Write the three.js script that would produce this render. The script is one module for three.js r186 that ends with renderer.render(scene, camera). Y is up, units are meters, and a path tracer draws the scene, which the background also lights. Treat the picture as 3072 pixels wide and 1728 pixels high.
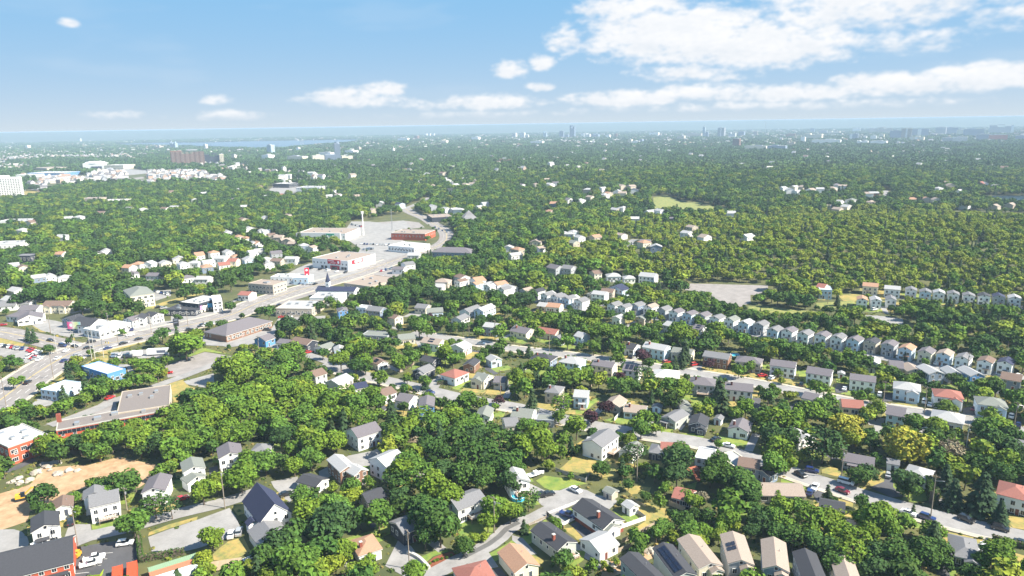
import * as THREE from 'three';
import { mergeGeometries } from 'three/addons/utils/BufferGeometryUtils.js';
import { createNoise2D } from 'simplex-noise';

// ---------- camera, sun, sky, exposure ----------
const scene = new THREE.Scene();
const camera = new THREE.PerspectiveCamera(43.97, 16 / 9, 1, 40000);
camera.rotation.order = 'YXZ';
camera.position.set(0, 118, 0);
camera.rotation.set(THREE.MathUtils.degToRad(-12.95), 0, -0.016);
const renderer = new THREE.WebGLRenderer({ antialias: true });
renderer.toneMapping = THREE.LinearToneMapping;
renderer.toneMappingExposure = 2.65;
renderer.shadowMap.enabled = true;
const SUN_ELEVATION = THREE.MathUtils.degToRad(44), SUN_BACK = THREE.MathUtils.degToRad(17);
const sunDir = new THREE.Vector3(Math.cos(SUN_ELEVATION) * Math.cos(SUN_BACK), Math.sin(SUN_ELEVATION), Math.cos(SUN_ELEVATION) * Math.sin(SUN_BACK));
const sun = new THREE.DirectionalLight(new THREE.Color(1.0, 0.93, 0.80), 4.7);
sun.name = 'sun'; sun.position.copy(sunDir).multiplyScalar(3000); sun.castShadow = true;
Object.assign(sun.shadow.camera, { left: -1500, right: 1500, top: 1500, bottom: -1500, near: 10, far: 8000 });
sun.shadow.mapSize.set(4096, 4096);
scene.add(sun, sun.target);
scene.fog = new THREE.FogExp2(new THREE.Color(0.60, 0.80, 1.0), 0.00012);

function rngOf(seed) { let a = seed >>> 0; return () => { a = (a + 0x6d2b79f5) | 0; let t = Math.imul(a ^ (a >>> 15), 1 | a); t = (t + Math.imul(t ^ (t >>> 7), 61 | t)) ^ t; return ((t ^ (t >>> 14)) >>> 0) / 4294967296; }; }
const noiseA = createNoise2D(rngOf(11)), noiseB = createNoise2D(rngOf(23));
function fbm(n, x, y, oct) { let s = 0, a = 0.5, f = 1; for (let i = 0; i < oct; i++, a *= 0.52, f *= 2.03) s += a * n(x * f, y * f); return s; }
const smooth = (x, a, b) => { const t = Math.min(1, Math.max(0, (x - a) / (b - a))); return t * t * (3 - 2 * t); };

// clouds: bearing east of north (deg), elevation, half width, half height (deg), weight
const CLOUDS = [
  [12.5, 6.2, 7.5, 2.6, 1.15], [18.5, 5.2, 8, 2.1, 1.1], [9.5, 8.2, 5, 1.6, .9], [25, 7.6, 8, 2.4, .9], [32, 8.8, 9, 2.2, .8], [13.5, 3.6, 4.5, .9, .7], [4.2, 6.0, 1.6, 1.4, .7], [20.5, 9.8, 3, 1.2, .7], [27, 5.0, 6, 1.0, .55], [38, 6.5, 8, 1.8, .7],
  [0.2, 4.05, 1.5, .9, .95], [2.6, 4.5, 1.1, .8, .9], [2.4, 2.75, 1.5, .42, .75], [-12, 2.1, 4.4, .85, .85], [-9.4, 2.75, 1.9, .7, .95], [-6.5, 1.5, 3, .5, .6], [-1.4, 1.65, 4.2, .75, .95], [-20.8, .9, 3.2, .5, .75], [-21.5, 2.0, 1.5, .42, .6], [-30.2, 6.9, .75, .38, .95], [-28, 1.0, 3, .35, .4],
  [9, 1.75, 5.5, .8, .95], [14.5, 2.05, 5, .75, .95], [21, 1.85, 6, .75, .95], [27.5, 2.25, 5, .95, 1.05], [32.5, 2.5, 4.5, 1.1, 1.1], [39, 2.2, 6, 1, 1], [16, 3.1, 3, .35, .5], [36, 4.2, 1.2, .45, .7], [19, 1.0, 16, .45, .55], [-3, .7, 9, .4, .4], [2, 9.4, 2, .5, .6], [5.5, 9.6, 1.6, .6, .7],
];
{ const r = rngOf(77); for (let i = 0; i < 90; i++) { const e = 2 + 62 * Math.pow(r(), 1.6), b = 44 + r() * 272; CLOUDS.push([b, e, 4 + r() * 10, 1 + r() * 3, .6 + r() * .5]); } for (let i = 0; i < 14; i++) CLOUDS.push([-40 + r() * 80, 17 + r() * 45, 5 + r() * 8, 1.5 + r() * 3, .6 + r() * .4]); }
function makeSky() {
  const W = 4096, Hh = 2048, data = new Float32Array(W * Hh * 4);
  const per = []; for (let row = Hh / 2; row < Hh; row++) { const el = ((row + .5) / Hh - .5) * 180; per.push(CLOUDS.filter((c) => Math.abs(el - c[1]) < c[3] * 1.7)); }
  for (let row = 0; row < Hh; row++) {
    const el = ((row + .5) / Hh - .5) * 180, e = Math.max(0, el);
    const t = 1 - Math.exp(-e / 5.2), t2 = smooth(e, 8, 70);
    const base = [0.62, 0.715, 0.795].map((h, i) => { const mid = [0.20, 0.50, 0.83][i], zen = [0.10, 0.27, 0.62][i]; let v = h + (mid - h) * t; return v + (zen - v) * t2; });
    for (let col = 0; col < W; col++) {
      const o = (row * W + col) * 4; let [r, g, b] = base;
      if (el > -0.5 && row >= Hh / 2) {
        let az = ((col + .5) / W - .25) * 360; if (az > 180) az -= 360;
        let d = 0, lift = 0;
        for (const c of per[row - Hh / 2]) {
          let da = az - c[0]; if (da > 180) da -= 360; if (da < -180) da += 360;
          const q = (da / c[2]) ** 2 + (((el - c[1]) / c[3]) * (el < c[1] ? 1.15 : 1)) ** 2;
          if (q < 2.6) { const v = c[4] * (1 - q / 1.25); if (v > d || !d) d = Math.max(d, v); lift += Math.max(0, 1 - q) * ((el - c[1]) / c[3]); }
        }
        if (d > 0) {
          const sx = az * .34, sy = el * .85;
          const n = fbm(noiseA, sx, sy, 6), n2 = fbm(noiseB, sx * .5 + 9, sy * .6, 4), n3 = fbm(noiseA, sx * 3.1 + 40, sy * 2.6, 4);
          const dens = d * 1.15 + n * .58 + n3 * .2 - .20, thin = smooth(dens, -.1, .85);
          const a = Math.min(1, thin * 1.02) * smooth(el, .15, 1.3);
          const body = Math.min(1, Math.max(0, .62 + .38 * n2 + .22 * n3 + .42 * lift));
          const cr = .74 + .22 * body, cg = .80 + .165 * body, cb = .87 + .11 * body;
          r += (cr - r) * a; g += (cg - g) * a; b += (cb - b) * a;
        }
        const veil = .10 * smooth(fbm(noiseB, az * .05, el * .22 + 3, 4), .0, .6) * smooth(el, 1, 4);
        r += (.8 - r) * veil; g += (.86 - g) * veil; b += (.92 - b) * veil;
      }
      data[o] = r * .40; data[o + 1] = g * .40; data[o + 2] = b * .40; data[o + 3] = 1;
    }
  }
  const t = new THREE.DataTexture(data, W, Hh, THREE.RGBAFormat, THREE.FloatType);
  t.mapping = THREE.EquirectangularReflectionMapping; t.magFilter = THREE.LinearFilter; t.needsUpdate = true;
  return t;
}
scene.background = makeSky();
scene.environment = scene.background;

// gentle hills of the place (metres)
function hgt(x, z) {
  const g = (cx, cz, sx, sz, h) => h * Math.exp(-(((x - cx) / sx) ** 2 + ((z - cz) / sz) ** 2) / 2);
  return g(430, -640, 230, 115, 17) + g(380, -1320, 330, 190, 18) + g(-150, -1900, 500, 260, 8);
}

// ---- the map: positions in metres, x to the east of the viewpoint, z to the south ----
const HOUSE_MAP = [
[-128.76,-203.63,0.503,7.78,8.5,5.8,"p","W","g","W,D,k","white two-storey house with grey cross roof below the dirt lot"],
[-139.34,-190.83,0.574,6.54,9.0,5.4,"f","W","d","P","white gabled house beside the pale round parking circle"],
[-143.83,-206.2,0.507,5.22,7.0,2.7,"f","W","b","","small white garage with brown roof behind the parking circle house"],
[-116.97,-213.15,0.239,6.61,10.0,5.2,"f","W","p","P,V","narrow white house with purple-grey roof under the dirt lot edge"],
[-110.72,-225.77,0.523,6.61,8.0,5.4,"f","W","n","","white house with green-grey roof and stepped front wing"],
[-108.41,-220.75,0.818,6.19,5.0,3.4,"f","W","n","","+"],
[-101.48,-234.93,0.44,7.54,9.0,6.0,"f","W","p","k","tall white house with purple-grey roof at the wood edge"],
[-93.15,-243.36,-0.036,6.04,7.0,3.0,"h","W","g","","grey hip roofed bungalow hidden beside the tall white house"],
[-133.58,-172.66,0.497,23.04,15.0,4.6,"p","R","d","V,k","long red building with dark roof in the bottom corner"],
[-57.17,-252.0,0.701,9.78,9.0,5.6,"p","W","p","k","white two-storey house with red toys out front inside the wood"],
[-59.77,-226.26,0.628,5.45,11.0,5.0,"f","N","l","","brown brick house with pale roof at the gravel yard"],
[-53.91,-222.03,0.818,4.1,6.0,4.6,"f","N","l","","+"],
[-44.01,-227.51,0.85,8.54,9.0,5.8,"p","W","l","","white house with pale grey roof against the big maples"],
[-67.78,-218.63,-0.494,8.26,6.0,2.8,"p","W","d","","small white hip house with dark roof beside the church"],
[-76.45,-199.0,0.639,9.44,16.0,4.6,"f","W","v","steep","white church with steep navy roof"],
[-71.75,-186.35,0.64,8.67,10.0,3.2,"f","W","g","","+"],
[-45.68,-207.32,0.658,6.33,7.0,3.0,"p","T","d","","dark roofed cottage sunk among the foreground maples"],
[-15.49,-200.9,0.62,10.12,8.0,4.8,"p","W","g","D","white raised bungalow with grey roof above the lane"],
[-42.37,-179.64,0.518,6.34,8.0,3.2,"h","W","o","c","white bungalow with terracotta roof under the maples"],
[-32.62,-188.4,0.671,4.97,8.0,4.0,"p","D","g","","black sided house hidden behind the big maple"],
[-11.0,-165.61,0.372,8.9,9.0,3.0,"h","W","r","","terracotta hip roof at the bottom edge beside the lane"],
[24.61,-193.05,0.593,7.81,14.0,3.8,"f","W","d","c,K","white bungalow with charcoal roof and red chimney inside white fence"],
[27.08,-187.54,0.611,5.67,4.0,3.0,"f","W","n","","+"],
[10.66,-181.6,0.61,6.58,12.0,3.8,"f","E","d","c,D","grey bungalow with charcoal roof and front deck"],
[23.45,-179.75,0.629,7.0,8.0,2.9,"p","W","l","","white garage with pale roof between two bungalows"],
[0.53,-171.93,0.456,7.0,10.0,3.2,"f","C","o","","cream bungalow with orange roof at the bottom edge"],
[32.63,-161.83,0.418,5.49,13.0,6.2,"f","E","d","","dark roofed row house at the bottom edge beside solar house"],
[41.02,-164.84,0.236,5.32,13.0,6.6,"f","E","d","S","row house with black solar panels covering its roof"],
[48.64,-168.86,0.184,6.05,13.0,6.4,"f","C","t","G","tan roofed row house with cream walls beside solar house"],
[58.86,-169.84,-0.127,5.97,13.0,6.4,"f","G","t","G,s","grey row house with one small solar panel on brown roof"],
[67.93,-166.82,-0.294,5.81,13.0,6.4,"f","K","t","G","blue-grey row house with arched front window"],
[75.55,-162.82,-0.173,5.4,12.0,5.6,"f","G","d","","dark roofed row house cut by the bottom edge"],
[84.45,-161.99,-0.243,3.68,10.0,5.0,"f","C","t","","row house peak just rising over bottom edge by the maples"],
[30.79,-209.44,-0.814,3.42,3.2,2.3,"p","T","n","","beige garden shed with grey roof at the lane end"],
[35.55,-199.89,-1.016,3.51,3.5,2.6,"p","W","l","","white playhouse shed with porch in fenced lawn"],
[31.51,-241.52,0.92,11.96,8.0,5.4,"p","W","g","D","white house with deck over the brown lawn"],
[29.83,-240.48,-0.479,6.48,6.0,4.6,"p","G","l","","+"],
[42.11,-237.44,-0.631,5.17,9.0,3.2,"f","W","n","","white bungalow with weathered grey roof behind the brown lawn"],
[51.74,-237.71,-0.387,3.89,7.0,2.8,"h","D","g","","dark garage with grey hip roof by the street"],
[57.29,-238.38,-0.217,8.3,8.0,3.0,"p","T","r","","terracotta roofed bungalow behind the big roadside maple"],
[66.69,-229.54,-0.433,5.76,9.0,4.6,"F","W","l","","white back of flat roofed house above red stairs"],
[75.95,-225.77,-1.228,11.49,7.0,4.0,"F","C","l","","pale flat roof beside the red back stairs"],
[79.49,-222.14,-0.407,6.6,7.0,4.8,"p","K","b","","blue-grey house with brown roof near the street"],
[84.39,-218.95,-0.915,2.7,5.0,3.4,"f","K","d","","+"],
[53.51,-205.52,-0.493,5.58,7.0,2.8,"p","D","r","","dark teal shed with red-brown roof among the trees"],
[0.44,-214.35,0.272,6.56,8.0,5.2,"f","W","l","D","white house with blue pool at the maple edge"],
[119.15,-227.22,-0.497,9.54,7.0,2.9,"p","G","p","P","grey bungalow with porch gable beneath the willow"],
[130.3,-225.6,-0.481,3.55,4.0,2.6,"p","W","g","","white backyard shed with grey roof below the yellow willow"],
[133.72,-216.11,-0.724,7.15,9.0,3.2,"h","W","l","","white bungalow with pale roof behind the round dark tree"],
[153.81,-199.46,-0.666,8.23,10.0,5.4,"h","W","r","K","two-storey white house with red hip roof at the street"],
[83.1,-207.77,-0.081,16.21,8.0,2.8,"p","T","t","","long tan roofed bungalow along the street"],
[95.38,-194.48,-0.437,6.66,6.0,4.6,"p","W","d","","white house with dark roof sunk below the street"],
[122.61,-174.13,-0.464,6.34,11.0,3.0,"h","D","g","G","grey hip roofed bungalow beside the street at bottom"],
[104.91,-243.52,0.331,6.96,8.0,4.6,"f","W","l","D","white house with shaded deck behind the dark trees"],
[-107.79,-438.18,0.35,5.9,9.0,4.8,"f","U","p","","bright blue gabled house beside the beige shop hall"],
[-95.97,-447.39,-0.409,7.56,7.0,4.0,"F","W","l","","flat white house with black windows between blue and grey house"],
[-85.92,-436.99,-0.438,10.71,8.0,4.8,"p","K","g","","grey-blue house with grey roof near the shop hall"],
[-71.27,-418.13,0.895,6.78,7.0,4.8,"f","C","b","","cream gable house with reddish base in the trees"],
[-57.33,-444.51,-0.39,7.94,8.0,4.0,"p","C","g","","grey roofed house with red stairs at the cul-de-sac"],
[-48.57,-432.81,0.175,9.55,8.0,4.4,"p","B","n","","pale blue house with grey roof below the wood"],
[-26.33,-437.83,0.958,13.31,8.0,3.2,"p","W","g","","white bungalow with grey roof in tree gap"],
[-31.65,-419.5,1.082,9.94,7.0,3.0,"p","W","g","","white garage with grey roof in tree gap"],
[-17.28,-434.27,1.01,14.25,7.0,4.8,"p","B","l","","pale blue house half sunk in the trees"],
[-11.65,-393.66,-0.425,7.91,8.0,5.4,"p","K","l","","slate two-storey house with pale roof at the street bend"],
[-138.06,-381.11,1.129,7.24,8.0,3.8,"p","U","p","","blue house with purple-grey roof beside brick hall"],
[-113.56,-372.04,-0.529,12.47,8.0,4.4,"p","D","b","","navy house with red-brown roof near the brick hall"],
[-124.04,-376.03,-0.345,8.81,7.0,3.2,"p","W","p","","+"],
[-100.79,-366.51,0.98,8.03,8.0,3.0,"p","W","n","","white bungalow with green-grey roof at road end"],
[-91.4,-359.15,0.272,3.14,6.0,4.2,"f","B","l","","tiny pale blue house beside the dark maples"],
[-76.73,-388.78,-0.231,15.57,9.0,3.0,"F","G","n","","flat grey roofed building hidden in mid trees"],
[-59.34,-381.0,0.281,8.88,8.0,3.2,"p","C","n","","green roofed house peeking over mid trees"],
[-42.85,-368.71,-0.489,11.31,8.0,4.2,"p","W","t","s","white house with beige roof and solar strip"],
[-27.82,-360.68,1.07,8.28,9.0,4.0,"p","W","l","","white house with red brick base and pale roof"],
[-67.07,-339.11,0.686,5.57,8.0,3.4,"f","W","b","s","white bungalow with dark brown worn roof"],
[-41.56,-342.16,-0.568,8.0,7.0,3.0,"p","D","d","","charcoal bungalow with black roof behind the fence"],
[-43.13,-326.04,-0.586,7.07,8.0,3.4,"f","D","g","G","dark house with white trimmed gable at the street"],
[-20.46,-333.34,-0.318,5.49,8.0,4.0,"f","N","d","","brown timber house with slate roof among trees"],
[-9.7,-339.96,0.5,5.8,6.0,3.6,"f","B","l","","small pale blue cottage behind the pink roof"],
[-27.69,-318.47,0.905,9.58,9.0,3.8,"h","W","r","","white bungalow with pink-red hip roof"],
[-15.47,-311.82,-0.425,4.89,8.0,4.0,"f","C","n","","cream house with small front gable beside pink roof"],
[-13.96,-312.16,1.004,8.15,6.0,4.0,"f","C","n","","+"],
[-5.73,-310.11,-0.197,5.08,8.0,3.6,"p","G","p","","grey house with purple-grey roof beyond the cream gables"],
[-92.85,-319.0,0.845,6.08,8.0,5.0,"p","W","b","","white two-storey house with brown roof at wood edge"],
[-79.56,-308.12,1.104,9.8,8.0,5.2,"p","C","l","","cream cross gabled house at the wood edge"],
[-80.66,-308.45,-0.408,5.71,5.0,4.0,"f","C","l","","+"],
[-70.19,-307.48,0.452,5.73,7.0,2.8,"p","W","v","","navy roofed bungalow swallowed by the trees"],
[-56.61,-295.83,0.778,6.4,8.0,4.0,"p","W","b","","white house with brown roof at the street corner"],
[-45.75,-288.01,-0.46,6.85,8.0,4.0,"p","W","p","","white house with grey roof beside the blue gable house"],
[-36.31,-279.59,0.065,5.93,10.0,5.4,"f","U","p","","white sided house with bright blue front gable"],
[-11.91,-271.45,-0.147,5.59,9.0,3.8,"f","W","n","","white bungalow with grey cross roof above the wood"],
[-1.49,-261.87,0.2,4.73,8.0,3.8,"p","C","g","","bungalow with worn grey roof by the purple tree street"],
[62.21,-355.09,-0.631,4.54,8.0,3.8,"p","W","d","c","white bungalow with black roof across the street"],
[73.72,-349.76,-0.635,11.85,8.0,5.2,"p","B","l","c","pale blue duplex with white roof and red car"],
[86.06,-344.35,-0.493,9.95,8.0,4.4,"p","C","n","","pale duplex with green-grey roof behind conifers"],
[100.57,-334.49,-0.518,12.02,8.0,5.2,"p","N","g","","dark brown duplex with grey roof by round pool"],
[114.01,-327.75,-0.472,11.63,8.0,4.8,"h","T","p","","tan duplex with purple-brown hip roof"],
[127.53,-319.62,-0.47,10.86,8.0,5.4,"p","W","p","","white duplex with split roof at the driveway bend"],
[140.62,-309.87,-0.553,10.27,8.0,4.8,"p","W","p","","white duplex with dark roof and stone base"],
[155.74,-300.5,-0.453,10.03,8.0,5.0,"p","W","p","","white duplex with half grey half black roof"],
[169.11,-288.84,-0.507,9.83,9.0,5.2,"h","B","l","G","pale blue duplex with twin blue porch gables"],
[181.12,-279.71,-0.419,10.08,9.0,5.2,"h","W","r","G","white duplex with red hip roof"],
[193.09,-270.56,-0.432,9.99,9.0,5.2,"h","B","n","G","pale duplex with grey roof beside purple parked car"],
[15.25,-336.52,-0.512,10.81,8.0,5.0,"h","K","d","c","grey duplex with dark hip roof and brick chimney"],
[28.99,-332.1,-0.51,10.54,9.0,4.6,"h","B","l","c","pale duplex with light hip roof and brick chimney"],
[43.89,-325.34,-0.48,10.19,8.0,5.0,"p","C","p","c","cream duplex with grey roof and red steps"],
[56.22,-319.11,-0.423,7.48,8.0,4.8,"p","W","p","S","white house with solar array near purple tree"],
[70.68,-311.94,-0.231,11.33,10.0,4.2,"h","C","w","","long bungalow with bright white roof at street"],
[84.11,-299.29,-0.33,10.4,9.0,5.0,"h","G","p","c,D","grey duplex with brown hip roof and red deck"],
[97.88,-291.82,-0.331,11.15,8.0,5.0,"p","W","p","c","white duplex with purple roof behind tall spruce"],
[125.72,-282.41,-0.711,5.67,8.0,4.0,"p","W","p","","white bungalow with purple-grey roof by the oak"],
[139.25,-275.45,-0.281,7.9,8.0,3.2,"p","C","r","","low bungalow with red roof at the street"],
[151.04,-263.26,-0.559,6.26,9.0,4.8,"p","B","p","","light blue house with grey roof above the green hedge"],
[168.5,-258.31,-0.6,10.54,10.0,4.4,"h","W","l","","long white house with pale hip roof at the street"],
[17.83,-292.25,-0.369,6.18,8.0,5.2,"h","T","g","c","tan two-storey house with grey hip roof"],
[28.98,-286.7,-0.246,5.57,8.0,5.2,"p","B","l","P","pale blue two-storey house with small porch"],
[50.13,-274.64,-0.305,8.59,8.0,3.0,"p","B","t","c","light blue bungalow with tan roof and white fence"],
[64.3,-265.98,-0.772,6.23,10.0,3.4,"f","E","g","P","grey-green gabled bungalow with white veranda"],
[72.42,-260.41,-0.396,6.39,9.0,3.4,"f","D","d","G","charcoal cottage with black roof next to the veranda bungalow"],
[86.94,-255.29,-0.488,7.03,9.0,3.4,"f","W","p","c","white bungalow with purple-grey roof right of the charcoal cottage"],
[42.81,-282.13,-0.5,6.79,9.0,3.0,"f","T","t","","tan bungalow with gable behind the purple tree"],
[4.0,-271.61,-0.283,8.27,9.0,3.2,"p","W","n","c","white bungalow with green-grey roof and brick chimney"],
[12.71,-267.54,-0.176,7.16,6.0,2.8,"F","G","n","","low grey annex next to the green-grey bungalow"],
[59.73,-278.52,-0.425,3.4,3.0,2.4,"f","B","g","","pale blue backyard shed behind the tan roof"],
[71.72,-275.18,-0.592,3.97,4.0,2.4,"p","G","n","","grey backyard shed behind the veranda bungalow"],
[71.29,-281.25,0.085,4.25,4.0,2.4,"f","G","n","","weathered shed at the back lawn of the red deck"],
[81.8,-265.63,-0.571,2.7,4.0,2.4,"f","W","g","","white backyard shed beside the charcoal cottage"],
[152.81,-314.54,-0.424,2.18,3.0,2.4,"f","W","l","","tiny white shed on the lawn between two duplexes"],
[172.64,-324.14,-0.467,3.49,9.0,4.4,"f","G","l","","grey gable house with pale roof below the row"],
[181.25,-320.72,-0.351,5.56,9.0,3.6,"p","T","p","","tan house with purple-grey roof below the row"],
[186.08,-316.05,-0.129,6.73,9.0,3.6,"f","T","t","","tan roofed house facing the row house street"],
[190.81,-309.28,0.028,6.84,10.0,5.0,"f","K","l","","blue-grey gable back facing the duplex yards"],
[200.73,-309.36,-0.091,5.99,8.0,4.2,"f","G","l","","grey hip house between two blue gables"],
[206.91,-305.27,-0.007,6.35,10.0,5.2,"f","U","l","","bright blue gable back above the spruce"],
[221.1,-298.97,-0.687,7.23,9.0,4.8,"p","K","b","","slate blue house with brown roof by parked cars"],
[206.73,-458.71,-0.299,7.49,12.0,6.0,"F","B","w","","pale aqua two-storey block beside the gravel yard"],
[206.89,-463.01,-0.724,5.12,10.0,5.6,"p","C","r","","red roofed house behind the aqua block"],
[220.32,-435.41,-0.417,5.59,9.0,5.2,"f","W","o","","white house with pink roof at the gravel yard"],
[227.64,-433.3,-0.33,5.57,9.0,5.2,"f","W","l","","white gable house with parked car under the gravel yard"],
[237.51,-433.89,-0.418,5.49,9.0,5.2,"f","W","g","","white house with grey roof beside the gravel yard"],
[90.43,-391.03,-0.861,5.52,8.0,4.8,"p","G","l","","grey house in the trees below the row"],
[104.94,-383.87,-0.706,4.77,8.0,4.6,"p","W","p","s","white house with solar roof in trees below the row"],
[63.22,-409.82,-0.639,3.97,7.0,4.4,"f","W","l","","white gable in the trees under the row start"],
[77.71,-409.86,-0.679,5.94,8.0,4.0,"f","T","n","","tan roof peeking from the trees under the row"],
[20.2,-444.79,-0.522,5.72,8.0,3.4,"p","T","l","","pale roofed cottage behind the tree belt"],
[27.06,-442.21,-0.409,8.99,8.0,3.4,"p","W","o","","white cottage with orange roof behind the tree belt"],
[5.64,-388.63,-0.649,11.12,9.0,3.6,"p","C","p","c","purple-grey roofed bungalow at street"],
[20.28,-386.43,-0.556,12.06,8.0,3.4,"p","C","r","","pink-red roofed bungalow at the street"],
[37.86,-373.92,-0.81,5.35,7.0,4.6,"p","B","l","","pale blue house wall between two big trees"],
[25.67,-374.22,0.698,5.27,7.0,3.6,"p","G","g","","grey roof edge behind the big street maple"],
[55.12,-469.74,-0.593,5.62,8.0,4.0,"h","T","n","","green-grey hip roof behind the row"],
[59.17,-465.85,-0.51,9.25,8.0,4.8,"p","W","l","","pale two-storey house behind the row gap"],
[65.43,-472.72,-0.431,8.37,8.0,4.4,"p","T","b","","brown roofed house behind the row gap"],
[73.1,-478.12,-0.771,12.48,8.0,4.8,"f","B","v","","pale blue gable behind the row gap"],
[33.99,-544.31,-0.92,11.23,9.0,6.0,"p","G","p","","tall grey house with solar roof on the wood edge"],
[44.23,-541.6,-0.632,9.15,9.0,6.0,"p","G","g","","tall grey house with white gable on the wood edge"],
[63.28,-526.73,0.379,6.32,8.0,4.8,"p","C","b","","cream house with brown roof left of pale hip houses"],
[75.41,-518.93,0.01,9.91,9.0,4.0,"h","W","l","","white hip roof house below the wood"],
[85.7,-511.61,0.046,8.03,8.0,3.8,"h","W","l","","small white hip house below the wood"],
[99.99,-510.12,-0.537,11.71,9.0,5.2,"p","W","l","","white two-storey house at the wood edge"],
[-302.96,-464.41,-0.037,18.36,10.0,5.2,"p","C","b","G,G","cream house with brown roof and twin gables"],
[-312.38,-443.41,-0.262,17.91,12.0,3.6,"h","W","p","","white building with purple hip roof at the side road"],
[-305.2,-436.96,0.55,12.96,12.0,3.6,"f","W","p","","+"],
[-316.78,-456.29,0.047,11.46,10.0,4.6,"p","W","p","","white upper house behind the purple roof shop"],
[-271.62,-426.72,-0.344,8.09,9.0,5.0,"f","K","d","","slate blue shop with dark gable beside the billboard"],
[-257.07,-419.52,-0.342,17.23,11.0,4.8,"p","K","d","G","slate blue building with dark roof behind billboard"],
[-253.37,-415.78,1.346,14.0,9.0,5.0,"f","W","d","","white windowless gable behind the pale strip shop"],
[-233.21,-424.59,-0.475,8.4,8.0,4.6,"f","W","p","","white house with open gable beside the shops"],
[-230.58,-427.44,0.211,6.75,9.0,4.8,"f","W","d","","white gabled shop house on the main road"],
[-225.37,-433.81,1.0,7.56,9.0,4.8,"f","W","d","","white house with black roof on main road"],
[-293.72,-472.98,-0.389,8.64,8.0,4.2,"h","G","n","","grey hip house behind the cream twin gables"],
[-343.66,-473.71,0.323,10.65,12.0,3.4,"p","W","g","","low grey roofed white block on the far side road"],
[-334.59,-477.44,0.1,8.31,9.0,3.4,"p","W","g","","low white house behind the purple roof shop"],
[-365.25,-513.77,-0.589,12.86,9.0,4.5,"p","W","l","","white house corner at the tree edge by apartments"],
[-349.76,-484.39,-0.407,8.53,9.0,4.5,"p","W","l","","white house cut by the picture edge"],
[-161.35,-405.58,1.064,33.61,18.0,4.0,"h","N","p","Wl","long brick hall with purple-grey hip roof"],
[-258.19,-481.03,0.653,14.73,24.0,9.0,"h","C","n","Wl","beige apartment block with brown-grey roof"],
[-123.41,-492.33,-0.19,28.64,10.0,5.5,"p","W","v","","white church with black roof and steeple"],
[-186.57,-489.22,-0.28,8.71,9.0,4.2,"p","W","r","","small white shop with bright red roof"],
[-52.0,-635.88,-0.262,37.11,16.0,5.0,"h","K","p","","wide hall with blue-grey hip roof at the curve"],
[178.57,-232.09,-0.539,2.41,9.0,5.0,"p","W","g","","white house corner behind the dark trees at the picture edge"],
[-187.3,-249.25,-0.569,19.49,13.25,7.0,"F","R","w","Wl","red brick school block with white flat roof"],
[-163.92,-270.44,0.498,36.02,10.27,5.0,"F","R","m","band","+"],
[-158.34,-288.63,0.416,19.47,26.84,5.4,"F","T","m","","+"],
[-199.08,-329.7,-0.567,23.0,8.79,5.6,"F","U","w","Wl,panel","bright blue commercial building with white roof"],
[-206.6,-307.97,-0.327,9.5,12.52,4.6,"F","B","w","","white box building left of the bright blue one"],
[-241.57,-410.19,-0.457,14.65,20.09,4.4,"F","W","w","Wl","white strip shop with flat roof at the intersection"],
[-208.36,-464.35,-0.404,16.88,20.7,6.4,"F","D","w","mural","black and white modern shop with coloured mural"],
[-213.98,-453.91,-0.095,20.06,14.66,4.0,"F","D","d","Wl","+"],
[-197.01,-462.4,0.446,5.65,14.66,8.0,"F","W","w","Wl","+"],
[-137.96,-450.63,-0.119,24.18,21.93,5.2,"F","T","l","Wl","beige shop hall with long pale roof"],
[-126.18,-476.45,-0.093,20.14,17.13,5.0,"F","W","l","","white hall behind the beige shop hall"],
[-144.89,-608.59,-0.476,38.91,36.77,8.0,"F","W","t","sign","white drugstore with red sign"],
[-197.51,-766.76,-0.163,55.29,41.47,8.0,"F","W","t","green","supermarket with white front and brown roof"],
[-104.13,-754.87,-0.267,38.25,29.51,7.0,"F","R","t","","red walled flat store beside the plaza"],
[-97.9,-675.6,-0.531,31.31,24.48,5.5,"F","W","w","Wl","small white flat store at the plaza entrance"],
[-89.62,-900.78,-1.271,34.63,27.7,5.5,"F","D","t","","low dark fronted store with brown roof behind plaza"],
[-104.55,-522.07,-0.55,25.98,32.82,4.5,"F","T","t","","tan flat store behind the black roofed church"],
[-179.75,-512.52,-0.37,22.24,15.02,7.0,"F","T","t","Wl","tan two-storey office above the main road"],
[-177.4,-547.42,-0.141,18.3,13.16,4.5,"F","W","w","","white restaurant behind the red pylon"],
[-161.23,-540.33,-0.082,11.48,12.65,5.0,"F","B","w","","pale blue shop next to the red pylon"],
[-447.97,-1434.23,-0.346,37.76,30.21,8.0,"F","D","w","Wl","dark fronted office far up the main road"],
[-363.11,-1322.05,-0.241,47.09,37.67,9.0,"F","W","l","Wl","pale grey office with white cornice"],
[-1236.77,-1963.44,-0.17,110.81,64.89,9.0,"F","U","w","Wl","bright blue warehouse far behind the townhouses"],
[-1223.29,-2268.99,-0.212,70.71,52.46,12.0,"F","C","w","Wl","cream office block beside white dome"],
[-642.31,-927.64,0.081,36.95,26.22,6.0,"F","W","l","Wl","white low office by the tall lamp posts"],
[-642.91,-1169.87,-0.002,36.11,28.88,7.0,"F","C","w","Wl","cream hall in the woods"],
[-703.42,-1210.92,-0.051,35.37,26.91,7.0,"F","T","t","","tan hall beside the cream hall"],
[-439.9,-639.12,-0.056,14.74,11.79,9.0,"F","D","g","Wl","dark apartment block with grey roof in trees"],
[-515.24,-728.32,0.119,28.99,23.19,7.0,"F","W","l","","white flat roofed row at picture edge"],
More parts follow.
